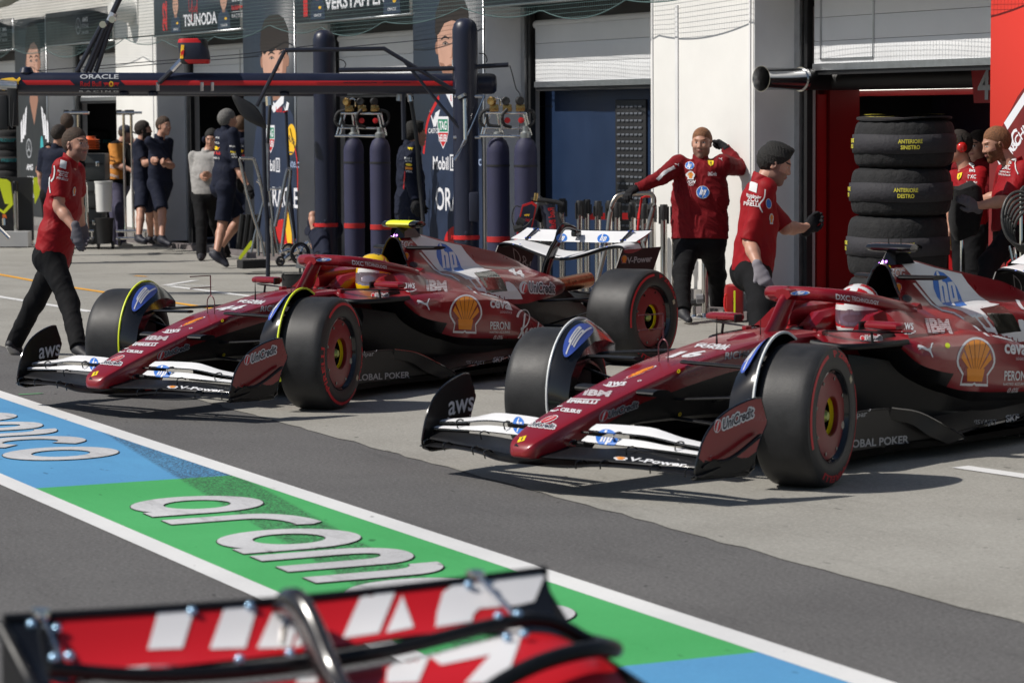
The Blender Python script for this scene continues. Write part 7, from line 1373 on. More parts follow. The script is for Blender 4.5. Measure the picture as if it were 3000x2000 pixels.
def person(pose,label,h=.008,k=1.,slim=1.,hair=(H_DK,'short'),beard=0,shirt=None,legs='trousers',trm=F_BLK,shoe=(F_SHK,F_SOLE),glove=(None,None),palm=(None,None),curl=None,sleeve=.55,collar=True,hem=.05,short=.62,jaw=1.,fold=.004,capm=None,jacket=False,puff=0,sleeve_m=None,skn=None,thumb=.5,group='people in the pit lane'):
    J,root=pose; g=lambda n:V(*J[n]); t=thing('person',label,'person',root,0,group)
    SK=[skn or SKM[0]]+SKM[1:]+[hair[0],mat('beard_'+hair[0].name,tuple(.75*x for x in hair[0].node_tree.nodes['Principled BSDF'].inputs['Base Color'].default_value[:3]),.7,noise=.4,nscale=120),mat('stubble_tone',(.25,.135,.10),.6,noise=.25,nscale=140)]
    bp=body_prims(J,k,slim*.97); hp=head_prims(J,k,jaw); up=un(g('neck')-g('pel')); lf=un(J['left']); fw=np.cross(lf,up)
    hands=[]
    for i,(sd,sg) in enumerate((('L',1),('R',-1))):
        pn=palm[i] if palm[i] is not None else (-sg*lf*.8+fw*.3)
        cu=(curl[i] if curl else None) or (.28,.33,.38,.45); hands.append(hand_prims(g('wr'+sd),g('tip'+sd),1 if sd=='L' else -1,pn,k,cu,thumb,1.05 if h<.008 else 1.12))
    feet=[]
    if legs=='bare': pass
    allp=bp+hp+hands[0]+hands[1]
    for sd in 'LR': allp.append(cone(g('an'+sd),g('an'+sd)-up*.02,.034*k,.03*k,.02))
    v,f=skin(allp,h); mi=np.zeros(len(f),int); mi=head_mats(v,f,J,k,mi,hair[0],beard); part_np('body',v,f,SK,t,mi)
    # ---- hair / cap
    F,u,r=head_frame(J); c=g('head'); P=lambda a,b,z:c+(r*a+F*b+u*z)*k; ax=[r,F,u]
    st=hair[1]; th={'short':.008,'crop':.004,'quiff':.010,'full':.014,'bald':.002}[st]
    if capm is None:
        tl=R_(20); f2=F*math.cos(tl)+u*math.sin(tl); u2=u*math.cos(tl)-F*math.sin(tl); ax2=[r,f2,u2]
        hpz=[elp(P(0,-.020,.045),ax2,(V(.0795,.099,.088)+th*.8)*k,.02),elp(P(0,-.045,.012),ax2,(V(.074,.074,.080)+th*.6)*k,.03)]
        if st=='quiff': hpz+=[elp(P(0,.040,.112),ax2,V(.048,.048,.024)*k,.03),elp(P(0,-.02,.115),ax,V(.055,.07,.024)*k,.03)]
        hv,hf=skin(hpz,.004,fold={'crop':.0015,'quiff':.004}.get(st,.003),ff=150,seed=len(label),planes=[(P(0,.058,.035),un(F-u*.55)),(P(0,0,-.066),-u)]); part_np('hair',hv,hf,[hair[0]],t)
    else:
        cv,cf=skin([elp(P(0,-.012,.040),ax,V(.087,.107,.094)*k,.02)],.005,planes=[(P(0,0,.036),un(-u*1.0-F*.12))]); part_np('cap',cv,cf,[capm],t)
        bv_,bf_=skin([elp(P(0,.12,.046),[r,un(F-u*.22),un(u+F*.22)],V(.074,.075,.006)*k,.005)],.004); part_np('cap_brim',bv_,bf_,[capm],t)
        hv,hf=skin([elp(P(0,-.014,.02),ax,V(.081,.102,.088)*k,.02)],max(.004,h*.7),planes=[(P(0,.02,.0),un(F*1.0-u*.35)),(P(0,0,-.055),-u),(P(0,0,.05),u)]); part_np('hair',hv,hf,[hair[0]],t)
    # ---- shirt
    infl=.011+puff; S=[]
    for q in bp[:5]: S.append(cone(q[1],q[2],q[3]+infl,q[4]+infl,.04,q[6]))
    pl_,nk=g('pel'),g('neck'); S.append(cone(pl_-up*(hem+.03),pl_+up*.12,.122*k*slim+puff*.6,.118*k*slim+puff,.06,(lf,.70)))
    sv=1.02 if jacket else sleeve
    for sd in 'LR':
        a,b,cw=g('sh'+sd),g('el'+sd),g('wr'+sd)
        if sv<=1.0:
            e=a+(b-a)*min(1,sv*1.35); S.append(cone(a,e,.068*k*slim+puff,.064*k*slim+puff,.035,None,[(e,un(b-a))]))
        else:
            S+=[cone(a,b,.066*k*slim+puff,.055*k+puff,.03),cone(b,cw-(cw-b)*.06,.055*k+puff,.040*k+puff*.6,.025,None,[(cw-(cw-b)*.06,un(cw-b))])]
    if collar:
        S.append(cone(nk-up*.015*k-fw*.004,nk+up*.035*k+un(c-nk)*.02,.070*k,.066*k,.012,None,[(nk+up*.045*k+fw*.0,un(up*1.0+fw*.45))]))
    sv_,sf=skin(S,h*.9,fold=fold,ff=24 if not puff else 30,seed=len(label),planes=[(pl_-up*hem*k,-up),(nk+up*.05*k,un(up+fw*.4))])
    sh=part_np('jacket' if jacket else 'shirt',sv_,sf,[shirt,F_WHT] if not isinstance(shirt,list) else shirt,t)
    # ---- trousers or shorts
    Tm=[cone(pl_+up*.03,pl_-up*.05,.118*k*slim,.118*k*slim,.05,(lf,.72))]
    for sd in 'LR':
        hpp,kn,an=g('hp'+sd),g('kn'+sd),g('an'+sd)
        Tm.append(elp(hpp-fw*.03*k-up*.01,[lf,fw,up],V(.09,.10,.11)*k*slim,.05))
        if legs=='shorts': e=hpp+(kn-hpp)*.92; Tm.append(cone(hpp,e,.102*k*slim,.092*k*slim,.04,None,[(e,un(kn-hpp))]))
        else: e=an-(an-kn)*.02; Tm+=[cone(hpp,kn,.098*k*slim,.076*k,.04),cone(kn,e+(an-kn)*.16,.075*k,.066*k,.04,None,[(e+(an-kn)*.09,un(an-kn))])]
    tv,tf=skin(Tm,h,fold=fold*1.2,ff=18,seed=3+len(label),planes=[(pl_+up*.045*k,up)]); part_np('shorts' if legs=='shorts' else 'trousers',tv,tf,[trm],t)
    # ---- shoes
    for sd in 'LR':
        an,to=g('an'+sd),g('toe'+sd); d=un(to-an); 
        d=un(V(d[0],d[1],max(-.75,min(.2,d[2]+.22)))); sd_=un(np.cross(d,(0,0,1))); nu=np.cross(sd_,d); hl=an-nu*.045*k-d*.045*k; tp=hl+d*.225*k
        SP=[cone(hl+nu*.012,hl+d*.10*k+nu*.008,.040*k,.042*k,.03),cone(hl+d*.10*k+nu*.006,tp,.042*k,.030*k,.03),cone(an-nu*.03+d*.015,an+nu*.02,.052*k,.046*k,.03)]
        v2,f2=skin(SP,h*.85,planes=[(hl-nu*.036*k,-nu),(an+nu*.035,nu)]); q=(v2[f2].mean(1)-hl)@nu
        part_np('shoe',v2,f2,[shoe[0],shoe[1]],t,(q<-.014*k).astype(int))
    for i,sd in enumerate('LR'):
        if glove[i] is not None:
            G2=[(q[0],q[1],q[2],q[3]+.002,q[4]+.002,*q[5:]) for q in hands[i]]+[cone(g('wr'+sd)-un(g('tip'+sd)-g('wr'+sd))*.045*k,g('wr'+sd),.033*k,.032*k,.015)]
            gv,gf=skin(G2,min(h*.8,.006)); part_np('glove',gv,gf,[glove[i]],t)
    t['_']=0; del t['_']
    return t,sh
def wstick(o,items,L=4):
    """printed badges pressed onto a garment mesh: (shape, centre, width vector, height vector, material)"""
    me=o.data; root=V(*o.parent.location); bv=BVHTree.FromPolygons([v.co+o.parent.location for v in me.vertices],[tuple(p.vertices) for p in me.polygons]); b=MB(); mats=[]
    Cc=np.array(M.translation); Rm=np.array(M.to_3x3())
    for ii,(shp,c,ex,ey,m) in enumerate(items):
        if isinstance(shp,str): shp=txt(shp,bold=.02)
        if m not in mats: mats.append(m)
        v,f=shp; pv,pf=subdiv(V(*c)+np.outer(np.array(v)[:,0],V(*ex))+np.outer(np.array(v)[:,1],V(*ey)),f,L); P=[]; lf=rise_(len(pv),pf,.0009); base_=.0016*len(mats)*0
        for (x,y),z_ in zip(pv,lf):
            d=Rm@V((x-1500)/8029.401,(1000-y)/8029.401,-1); hh=bv.ray_cast(Vector(Cc),Vector(d))
            if hh[0] is None: P.append(None); continue
            no=np.array(hh[1]); no=no if no@d<0 else -no; P.append(np.array(hh[0])+no*(.003+z_+.0011*(ii%8))+un(-d)*.002-root)
        fs=[q for q in pf if all(P[i] is not None for i in q) and max(np.linalg.norm(P[q[i]]-P[q[i-1]]) for i in range(3))<.08]
        z=[p for p in P if p is not None]
        if not fs: continue
        P=[p if p is not None else z[0] for p in P]; b.add(P,fs,mats.index(m))
    if b.f: b.build('printed_badges',mats,o,ang=0)
BALL=PG(ell((0,0),.5,.5,20)); SQ=PG(rect(-.5,-.5,.5,.5))
def rx(x0,y0,s): return lambda x,y:(x0+x/s,y0+y/s)

# ---------------------------------------------------------------- the crew, left to right
q=rx(0,200,3.135)
p1,s1=person(JT(((0.006,0.138,1.488),(0.000,0.000,0.822),(-0.832,0.545,-0.106),(0.016,0.186,1.628),(0.895,0.445,-0.030),(0.027,0.013,1.000),(-0.149,0.230,1.426),(-0.316,0.291,1.186),(-0.472,0.367,0.993),(-0.492,0.398,0.831),(0.160,0.028,1.465),(0.161,-0.003,1.162),(0.331,0.081,0.986),(0.348,0.109,0.811),(-0.077,0.051,0.764),(-0.259,-0.090,0.411),(-0.499,-0.186,0.086),(-0.592,-0.072,-0.043),(0.077,-0.051,0.783),(0.311,0.020,0.441),(0.604,-0.008,0.148),(0.780,0.025,0.068)),(-20.326,5.945,0.000)),
 'person in a red team polo and black trousers walking with a headset microphone',h=.006,k=.98,hair=(H_BR,'crop'),beard=2,shirt=F_RED,glove=(F_GLV,F_GLV),hem=.11,slim=1.08,fold=.005)
wstick(s1,[(SQ,(185,482),(18,6),(3,-22),F_WHT),('Bitdefender',q(580,950),(31,7),(1,-6),F_WHT),('ZCG',q(578,980),(24,6),(1,-9),F_WHT),('PIRELLI',q(572,1015),(30,6),(1,-7),F_WHT),(SHELL_BG,q(360,1185),(13,-4),(3,-42),F_WHT),(SHELL_IN,q(360,1185),(11,-3),(3,-37),M_OR),(SHELL_BG,q(674,1130),(9,-2),(2,-26),F_WHT),(SHELL_IN,q(674,1130),(8,-2),(2,-22),M_OR),
 (PG(stroke([(0,0),(.3,-.3),(.4,-.8),(.35,-1.1)],.14)),q(470,1040),(26,0),(0,42),F_WHT),(PG(stroke([(0,0),(-.1,-.5),(-.05,-1)],.10)),q(465,1145),(30,0),(0,48),F_WHT)])
p2,s2=person(JT(((-0.025,0.051,1.473),(0.000,0.000,0.930),(-0.254,-0.964,0.079),(-0.024,0.108,1.758),(-0.987,0.158,0.000),(0.000,0.000,1.000),(-0.070,-0.132,1.444),(0.212,-0.224,1.419),(0.180,-0.349,1.187),(0.308,-0.411,1.100),(0.024,0.226,1.415),(0.040,0.284,1.117),(-0.009,0.297,0.862),(-0.009,0.297,0.692),(-0.024,-0.090,0.888),(-0.024,-0.090,0.477),(-0.024,-0.090,0.067),(-0.217,-0.040,0.007),(0.024,0.090,0.873),(0.024,0.090,0.463),(0.024,0.090,0.052),(-0.170,0.140,-0.008)),(-35.519,10.500,0.000)),'person in a black team shirt seen from behind, reaching down with one arm',h=.01,hair=(H_BR,'short'),shirt=F_BLK,sleeve=.6)
p3,s3=person(JT(((-0.029,0.042,1.446),(0.000,0.000,0.915),(-0.792,-0.610,0.005),(-0.022,0.087,1.617),(-0.457,0.884,-0.100),(-0.046,0.088,0.995),(-0.173,-0.075,1.403),(-0.221,-0.112,1.110),(-0.251,-0.072,0.856),(-0.251,-0.072,0.686),(0.121,0.151,1.401),(0.168,0.188,1.108),(0.138,0.228,0.854),(0.138,0.228,0.684),(-0.074,-0.057,0.867),(-0.074,-0.057,0.456),(-0.074,-0.057,0.046),(-0.196,0.102,-0.014),(0.074,0.057,0.866),(0.074,0.057,0.455),(0.074,0.057,0.045),(-0.049,0.215,-0.015)),(-33.601,9.853,0.000)),'person in a navy team shirt half hidden behind the walking red crew member',h=.01,hair=(H_DK,'crop'),shirt=F_NVY,sleeve=.6)
p4,s4=person(JT(((-0.035,0.032,1.455),(0.000,0.000,0.904),(-0.714,0.695,-0.086),(-0.011,0.108,1.596),(0.551,0.807,-0.213),(0.120,0.176,0.977),(-0.163,0.157,1.396),(-0.236,0.295,1.146),(-0.243,0.282,1.422),(-0.372,0.310,1.519),(0.099,-0.098,1.427),(0.216,-0.089,1.157),(0.405,0.066,1.080),(0.568,0.073,1.058),(-0.066,0.064,0.848),(-0.232,0.004,0.471),(-0.223,-0.032,0.039),(-0.359,0.097,-0.009),(0.066,-0.064,0.863),(0.262,-0.081,0.497),(0.286,-0.072,0.050),(0.455,0.015,0.016)),(-37.880,12.066,0.000)),
 'person in a peaked cap, orange photographer bib and slate trousers',h=.009,hair=(H_BR,'crop'),beard=2,capm=mat('cap_slate',(.025,.028,.045),.8),shirt=F_BLK,trm=F_LAV,shoe=(fab('shoe_cream',(.45,.42,.38)),F_SOLE),slim=1.08,sleeve=.7)
q=rx(0,0,2.24)
b=MB()
v_,f_=skin([cone(V(-.0,0,1.02)+0,V(0,0,1.35),.17,.16,.05,((0,1,0),.95))],.012)
me=s4.data; 
wv=np.array([v.co[:] for v in me.vertices]); wf=np.array([p.vertices[:] for p in me.polygons]); J4=None
cen=wv[wf].mean(1); n4=np.cross(wv[wf][:,1]-wv[wf][:,0],wv[wf][:,2]-wv[wf][:,0]); right=np.array(_rt)
sel=((cen-wv.mean(0))@right<.045)&(cen[:,2]<1.46)&(cen[:,2]>.96); nn4=n4/(np.linalg.norm(n4,axis=1)[:,None]+1e-9)
bo=part_np('orange_bib',wv+0,wf[sel],[F_ORG],p4); bo.data.vertices.foreach_set('co',(np.array([v.co[:]+np.array(v.normal)*.012 for v in bo.data.vertices])).ravel()); bo.data.update()
wstick(bo,[('FORMULA 1',q(735,1030),(18,5),(-1,-6),F_BLK),('Scitech',q(730,1050),(24,6),(-1,-8),F_BLK),('PRESS',q(728,1093),(22,5),(-1,-10),F_WHT),('Montreal',q(745,1150),(30,10),(-2,-12),F_WHT)])
p5,s5=person(JT(((-0.056,-0.016,1.488),(0.000,0.000,0.956),(-0.847,0.526,-0.074),(-0.050,0.029,1.656),(0.389,0.921,0.000),(0.000,0.000,1.000),(-0.213,0.086,1.429),(-0.400,0.231,1.238),(-0.165,0.113,1.205),(-0.022,0.032,1.245),(0.109,-0.114,1.457),(0.270,-0.065,1.203),(0.531,-0.053,1.253),(0.700,-0.061,1.264),(-0.080,0.050,0.899),(-0.274,0.166,0.533),(-0.470,0.244,0.164),(-0.618,0.357,0.089),(0.080,-0.050,0.913),(0.314,-0.149,0.565),(0.541,-0.259,0.224),(0.726,-0.210,0.165)),(-36.098,11.844,0.000)),
 'bearded person in navy team shirt and shorts, arms folded, in profile',h=.009,hair=(H_DK,'short'),beard=1,shirt=F_NVY,legs='shorts',trm=F_NVY,shoe=(F_SHN,F_SHN))
p6,s6=person(JT(((-0.048,0.007,1.546),(0.000,0.000,0.982),(-0.465,0.884,-0.051),(-0.032,0.072,1.711),(0.918,0.395,-0.040),(0.037,0.016,0.999),(-0.133,0.174,1.491),(-0.266,0.181,1.217),(-0.035,0.055,1.249),(0.109,-0.031,1.275),(0.044,-0.162,1.510),(0.144,0.115,1.177),(0.339,-0.062,1.209),(0.473,-0.154,1.258),(-0.044,0.084,0.927),(-0.241,0.034,0.548),(-0.466,0.098,0.193),(-0.584,0.230,0.100),(0.044,-0.084,0.937),(0.260,-0.070,0.565),(0.499,-0.162,0.226),(0.667,-0.095,0.140)),(-35.616,11.923,0.000)),
 'short haired person in navy team shirt and shorts turning to look at the camera',h=.009,hair=(H_BR,'short'),shirt=F_NVY,legs='shorts',trm=F_NVY,shoe=(F_SHN,F_SHN))
p7,s7=person(JT(((-0.032,0.029,1.380),(0.000,0.000,0.879),(0.759,0.651,0.011),(-0.013,0.099,1.546),(0.827,-0.507,-0.241),(0.206,-0.126,0.970),(0.115,0.150,1.337),(0.109,0.113,1.033),(0.302,-0.057,1.096),(0.443,-0.153,1.109),(-0.173,-0.097,1.333),(-0.160,-0.081,1.009),(0.097,-0.077,1.075),(0.266,-0.072,1.096),(0.072,0.062,0.830),(-0.104,0.170,0.453),(-0.192,0.327,0.068),(-0.345,0.438,0.004),(-0.072,-0.062,0.828),(0.156,-0.118,0.468),(0.348,-0.191,0.096),(0.522,-0.271,0.036)),(-33.629,11.864,0.000)),
 'person in a grey shirt and headphones holding a dark tablet',h=.009,hair=(H_BL,'short'),shirt=F_GRY,sleeve=1.1,jacket=True,trm=F_BLK,shoe=(F_SHK,F_SHK))
def muffs(t,J,m1,m2,k=1.):
    f,u,r=head_frame(J); c=V(*J['head']); b=MB()
    b.tube([c+r*.092*math.cos(a)*k+u*(.02+.105*math.sin(a))*k-f*.01 for a in np.linspace(-.15,math.pi+.15,18)],.008,6,0)
    o=b.build('headband',m1,t)
    for s in (1,-1):
        b=MB(); b.lathe([(0,0.0),(.034,.0),(.042,.012),(.042,.03),(.034,.042),(.02,.05),(0,.052)],c+r*s*.074*k-u*.004,r*s,24,0,ref=u); b.build('ear_cup',m2,t)
J7=JT(((-0.032,0.029,1.380),(0.000,0.000,0.879),(0.759,0.651,0.011),(-0.013,0.099,1.546),(0.827,-0.507,-0.241),(0.206,-0.126,0.970),(0.115,0.150,1.337),(0.161,0.189,1.038),(0.193,0.151,0.778),(0.193,0.151,0.608),(-0.173,-0.097,1.333),(-0.219,-0.137,1.032),(-0.186,-0.175,0.772),(-0.186,-0.175,0.602),(0.072,0.062,0.830),(0.072,0.062,0.410),(0.072,0.062,-0.010),(0.202,-0.090,-0.070),(-0.072,-0.062,0.828),(-0.072,-0.062,0.408),(-0.072,-0.062,-0.012),(0.058,-0.214,-0.072)),(-33.629,11.864,0.000))[0]; muffs(p7,J7,F_BLK,F_NVY)
p8,s8=person(JT(((-0.032,0.057,1.677),(0.000,0.000,1.032),(-0.996,-0.085,-0.041),(-0.032,0.077,1.789),(-0.108,0.994,0.000),(0.000,0.000,1.000),(-0.225,0.036,1.622),(-0.155,0.210,1.257),(-0.298,0.304,1.043),(-0.401,0.362,0.913),(0.166,0.070,1.639),(0.192,0.118,1.204),(0.335,0.189,0.982),(0.473,0.185,0.874),(-0.098,-0.008,0.977),(-0.007,0.199,0.590),(-0.147,-0.008,0.229),(-0.100,0.091,0.023),(0.098,0.008,0.985),(0.092,-0.059,0.532),(0.310,-0.222,0.187),(0.420,-0.115,0.049)),(-31.734,11.434,0.000)),
 'grey haired person in navy team shirt and shorts with a black glove, mid step',h=.008,k=1.04,hair=(H_GY,'short'),shirt=F_NVY,legs='shorts',trm=F_NVY,shoe=(F_SHN,mat('sole_dark',(.03,.03,.045),.6)),glove=(F_GLB,F_GLB),sleeve=.72)
q=rx(0,0,2.24)
def rbback(o,c,s=1.):
    wstick(o,[('ORACLE',(c[0],c[1]-22*s),(22*s,3*s),(-1,-6*s),F_WHT),(BULL,(c[0],c[1]-6*s),(24*s,3*s),(-1,-14*s),M_OR),(BALL,(c[0]+2*s,c[1]-6*s),(10*s,0),(0,-11*s),M_YL),('Red Bull',(c[0],c[1]+8*s),(28*s,4*s),(-1,-9*s),M_REDB),('Mobil 1',(c[0],c[1]+22*s),(22*s,3*s),(-1,-7*s),F_WHT)])
rbback(s8,(632,440)); wstick(s8,[('Mobil',q(1525,960),(16,1),(0,-5),F_WHT),('PIRELLI',q(1530,998),(14,1),(0,-5),M_YL),('HRC',q(1535,1013),(15,0),(0,-6),F_WHT),('AvaTrade',q(1540,1030),(16,0),(0,-6),F_WHT),('CASTORE',q(1430,905),(10,2),(0,-5),F_WHT)])
p9,s9=person(JT(((-0.051,0.019,1.574),(0.000,0.000,0.915),(-0.521,-0.853,-0.016),(-0.059,0.029,1.713),(-0.900,0.435,0.000),(0.000,0.000,1.000),(-0.148,-0.146,1.526),(-0.179,-0.197,1.221),(-0.222,-0.171,0.959),(-0.222,-0.171,0.789),(0.052,0.182,1.532),(0.084,0.233,1.229),(0.041,0.259,0.966),(0.041,0.259,0.796),(-0.050,-0.082,0.863),(-0.050,-0.082,0.438),(-0.050,-0.082,0.013),(-0.221,0.023,-0.047),(0.050,0.082,0.866),(0.050,0.082,0.441),(0.050,0.082,0.016),(-0.120,0.186,-0.044)),(-35.327,12.970,0.000)),'close cropped person in navy team shirt seen from behind beside the banner',h=.009,hair=(H_LB,'crop'),shirt=F_NVY,trm=F_NVY)
rbback(s9,(703,448),.95)
p10,s10=person(JT(((-0.048,-0.072,0.699),(0.000,0.000,0.552),(0.874,0.254,0.414),(-0.057,-0.113,0.573),(0.234,-0.671,-0.704),(0.383,-0.602,0.701),(0.125,-0.007,0.738),(-0.039,-0.028,0.492),(0.131,-0.182,0.376),(0.264,-0.278,0.352),(-0.197,-0.101,0.585),(0.056,-0.207,0.697),(0.164,-0.237,0.465),(0.271,-0.272,0.344),(0.081,0.023,0.542),(0.407,-0.228,0.474),(0.745,-0.325,0.257),(0.906,-0.432,0.228),(-0.081,-0.023,0.465),(0.267,-0.256,0.469),(0.615,-0.356,0.271),(0.776,-0.462,0.243)),(-29.562,11.916,0.000)),'person in navy crouching behind a gantry column, only arm and cap showing',h=.01,hair=(H_DK,'crop'),capm=F_NVY,shirt=F_NVY,trm=F_NVY,sleeve=.6)
p11,s11=person(JT(((-0.044,0.034,1.517),(0.000,0.000,0.853),(-0.979,0.188,-0.075),(-0.025,0.097,1.637),(0.144,0.990,0.000),(0.000,0.000,1.000),(-0.229,0.068,1.457),(-0.231,0.210,1.183),(-0.288,0.273,0.929),(-0.399,0.341,0.816),(0.147,-0.004,1.486),(0.216,-0.083,1.196),(0.324,-0.064,0.951),(0.427,-0.073,0.814),(-0.094,0.018,0.795),(-0.094,0.018,0.370),(-0.094,0.018,-0.054),(-0.056,0.214,-0.114),(0.094,-0.018,0.810),(0.094,-0.018,0.385),(0.094,-0.018,-0.040),(0.132,0.178,-0.100)),(-26.231,11.488,0.000)),
 'dark haired person in a quilted navy jacket, in profile beside the gas bottles',h=.008,hair=(H_BL,'quiff'),shirt=F_NVY,jacket=True,puff=.012,trm=F_NVY,glove=(F_GLB,F_GLB),fold=.008)
q=rx(900,0,2.138)
wstick(s11,[('Mobil 1',q(633,992),(20,2),(0,-7),F_WHT),('AVA TRADE',q(636,1010),(18,2),(0,-7),F_WHT),(BALL,q(637,1033),(18,2),(0,-8),M_YL),(SQ,q(637,1056),(19,2),(0,-7),M_OR),('VISA',q(638,1076),(18,2),(0,-7),F_WHT),(BULL,q(648,930),(14,2),(0,-11),M_YL),(PG(stroke([(0,0),(.1,-.5),(.2,-1)],.16)),q(607,1185),(20,0),(0,52),M_REDB)])
p12,s12=person(JT(((-0.046,0.034,1.422),(0.000,0.000,0.744),(0.588,0.809,-0.001),(-0.051,0.051,1.568),(0.758,-0.648,-0.081),(0.062,-0.053,0.997),(0.071,0.189,1.376),(-0.068,0.465,1.342),(-0.249,0.400,1.532),(-0.409,0.399,1.600),(-0.157,-0.126,1.376),(-0.015,-0.382,1.270),(-0.036,-0.633,1.170),(0.021,-0.787,1.114),(0.057,0.079,0.693),(-0.169,0.275,0.371),(-0.427,0.431,0.058),(-0.552,0.576,-0.012),(-0.057,-0.079,0.693),(0.212,-0.302,0.426),(0.491,-0.453,0.130),(0.674,-0.488,0.044)),(-21.409,12.221,0.000)),
 'heavy set person in a red race suit jacket scratching head, hand on a trolley',h=.006,k=1.05,hair=(H_GI,'crop'),beard=2,shirt=F_REDJ,jacket=True,puff=.008,hem=.03,slim=1.28,jaw=1.12,glove=(F_GLB,F_GLB),fold=.007,curl=((1.2,1.3,1.35,1.4),(.5,.55,.6,.65)),palm=(un(-np.array(_f)*0+V(0,0,-1)-np.array(_rt)),V(0,0,-1)),trm=F_BLK)
q=rx(1900,0,2.138)
wstick(s12,[(BALL,q(258,1038),(27,0),(0,-23),M_DW),(BALL,q(258,1038),(25,0),(0,-21),M_BLU),(HP_IN,q(258,1038),(22,0),(0,-19),M_DW),(BALL,q(340,1205),(38,0),(0,-37),M_DW),(BALL,q(340,1205),(35,0),(0,-34),M_BLU),(HP_IN,q(340,1205),(31,0),(0,-31),M_DW),(SHELL_BG,q(265,1100),(27,0),(0,-25),M_DW),(SHELL_IN,q(265,1100),(23,0),(0,-21),M_OR),('VGW',q(268,1140),(26,0),(0,-10),M_DW),('PLAY',q(268,1158),(15,0),(0,-6),M_DW),(SHIELD,q(390,1026),(17,0),(0,-17),M_YL),(HORSE,q(390,1026),(9,0),(0,-14),M_DK),('UniCredit',q(398,1090),(25,0),(0,-12),M_DW),(PUMA,q(175,1035),(12,0),(0,-9),M_DW),(PUMA,q(450,1000),(12,0),(0,-9),M_DW),
 (PG(stroke([(0,0),(.5,-.35),(1,-.9)],.2)),q(160,1050),(-50,0),(0,-40),M_DW),(PG(stroke([(0,0),(0,-1)],.06)),q(352,1010),(20,0),(0,215),M_REDD)])
p13,s13=person(JT(((-0.015,0.069,1.389),(0.000,0.000,0.865),(-0.940,0.335,-0.070),(0.015,0.153,1.505),(0.508,0.770,-0.386),(0.212,0.322,0.922),(-0.190,0.126,1.332),(-0.079,0.288,1.090),(-0.182,0.529,1.081),(-0.256,0.649,1.173),(0.163,0.001,1.358),(0.122,-0.100,1.020),(0.315,-0.138,0.847),(0.385,-0.100,0.699),(-0.088,0.031,0.809),(-0.300,0.294,0.551),(-0.483,0.418,0.193),(-0.587,0.575,0.132),(0.088,-0.031,0.823),(0.420,-0.196,0.612),(0.663,-0.349,0.306),(0.855,-0.379,0.270)),(-15.155,9.044,0.000)),
 'dark haired person in a red polo, looking down, one gloved hand raised',h=.006,k=.98,hair=(H_BL,'quiff'),shirt=F_RED,glove=(F_GLB,F_GLL),hem=.05,sleeve=.72,fold=.005,curl=((.9,.75,.6,.5),(.35,.4,.45,.5)),beard=2)
wstick(s13,[(SQ,q(658,1172),(22,8),(4,-27),F_WHT),('Bitdefender',q(662,1228),(42,8),(1,-8),F_WHT),('ZCG',q(655,1250),(32,4),(1,-14),F_WHT),('PIRELLI',q(647,1280),(42,6),(1,-11),F_WHT),(SHELL_BG,q(527,1440),(17,3),(-1,-54),F_WHT),(SHELL_IN,q(527,1440),(14,3),(-1,-47),M_OR),(BALL,q(527,1290),(10,2),(-2,-48),F_WHT),(BALL,q(527,1290),(8,2),(-2,-42),M_BLU),(SHELL_BG,q(768,1370),(13,1),(0,-32),F_WHT),(SHELL_IN,q(768,1370),(11,1),(0,-28),M_OR),(BALL,q(750,1275),(16,3),(0,-30),F_WHT),(BALL,q(750,1275),(13,2),(0,-26),M_BLU),(PG(stroke([(0,0),(-.3,-.5),(.2,-1.0),(.35,-1.6)],.12)),q(712,1330),(26,0),(0,42),F_WHT)])
p14,s14=person(JT(((-0.042,-0.002,1.355),(0.000,0.000,0.910),(0.995,-0.038,0.093),(-0.087,-0.059,1.550),(-0.238,-0.963,-0.123),(-0.029,-0.119,0.992),(0.150,-0.009,1.328),(0.355,-0.188,1.200),(0.457,-0.407,1.098),(0.542,-0.548,1.130),(-0.224,0.006,1.294),(-0.445,0.175,1.176),(-0.650,0.284,1.055),(-0.801,0.355,1.078),(0.093,-0.004,0.870),(0.093,-0.004,0.454),(0.093,-0.004,0.039),(0.086,-0.203,-0.021),(-0.093,0.004,0.852),(-0.093,0.004,0.437),(-0.093,0.004,0.022),(-0.101,-0.196,-0.038)),(-18.541,13.116,0.000)),
 'person in a red polo wearing red ear defenders behind the tyre stack',h=.007,hair=(H_DK,'short'),shirt=F_RED,glove=(F_GLB,F_GLB),sleeve=.75,fold=.005)
J14=JT(((-0.042,-0.002,1.355),(0.000,0.000,0.910),(0.995,-0.038,0.093),(-0.087,-0.059,1.550),(-0.238,-0.963,-0.123),(-0.029,-0.119,0.992),(0.150,-0.009,1.328),(0.209,-0.011,1.037),(0.207,-0.061,0.780),(0.207,-0.061,0.610),(-0.224,0.006,1.294),(-0.284,0.008,0.991),(-0.286,-0.042,0.734),(-0.286,-0.042,0.564),(0.093,-0.004,0.870),(0.093,-0.004,0.454),(0.093,-0.004,0.039),(0.086,-0.203,-0.021),(-0.093,0.004,0.852),(-0.093,0.004,0.437),(-0.093,0.004,0.022),(-0.101,-0.196,-0.038)),(-18.541,13.116,0.000))[0]; muffs(p14,J14,F_BLK,mat('ear_defender_red',(.55,.015,.012),.25,0,.5))
wstick(s14,[('aws',q(2028,1070),(17,2),(0,-8),F_WHT),('DXC',q(2027,1108),(23,2),(0,-11),F_WHT),('RICHARD MILLE',q(2026,1143),(30,3),(0,-5),F_WHT),('HCLSoftware',q(2027,1160),(30,4),(0,-6),F_WHT),(SHIELD,q(1950,1108),(13,-4),(4,-20),M_YL),(HORSE,q(1950,1108),(8,-2),(4,-16),M_DK),(SQ,q(2022,1035),(16,12),(-4,-14),F_WHT)])
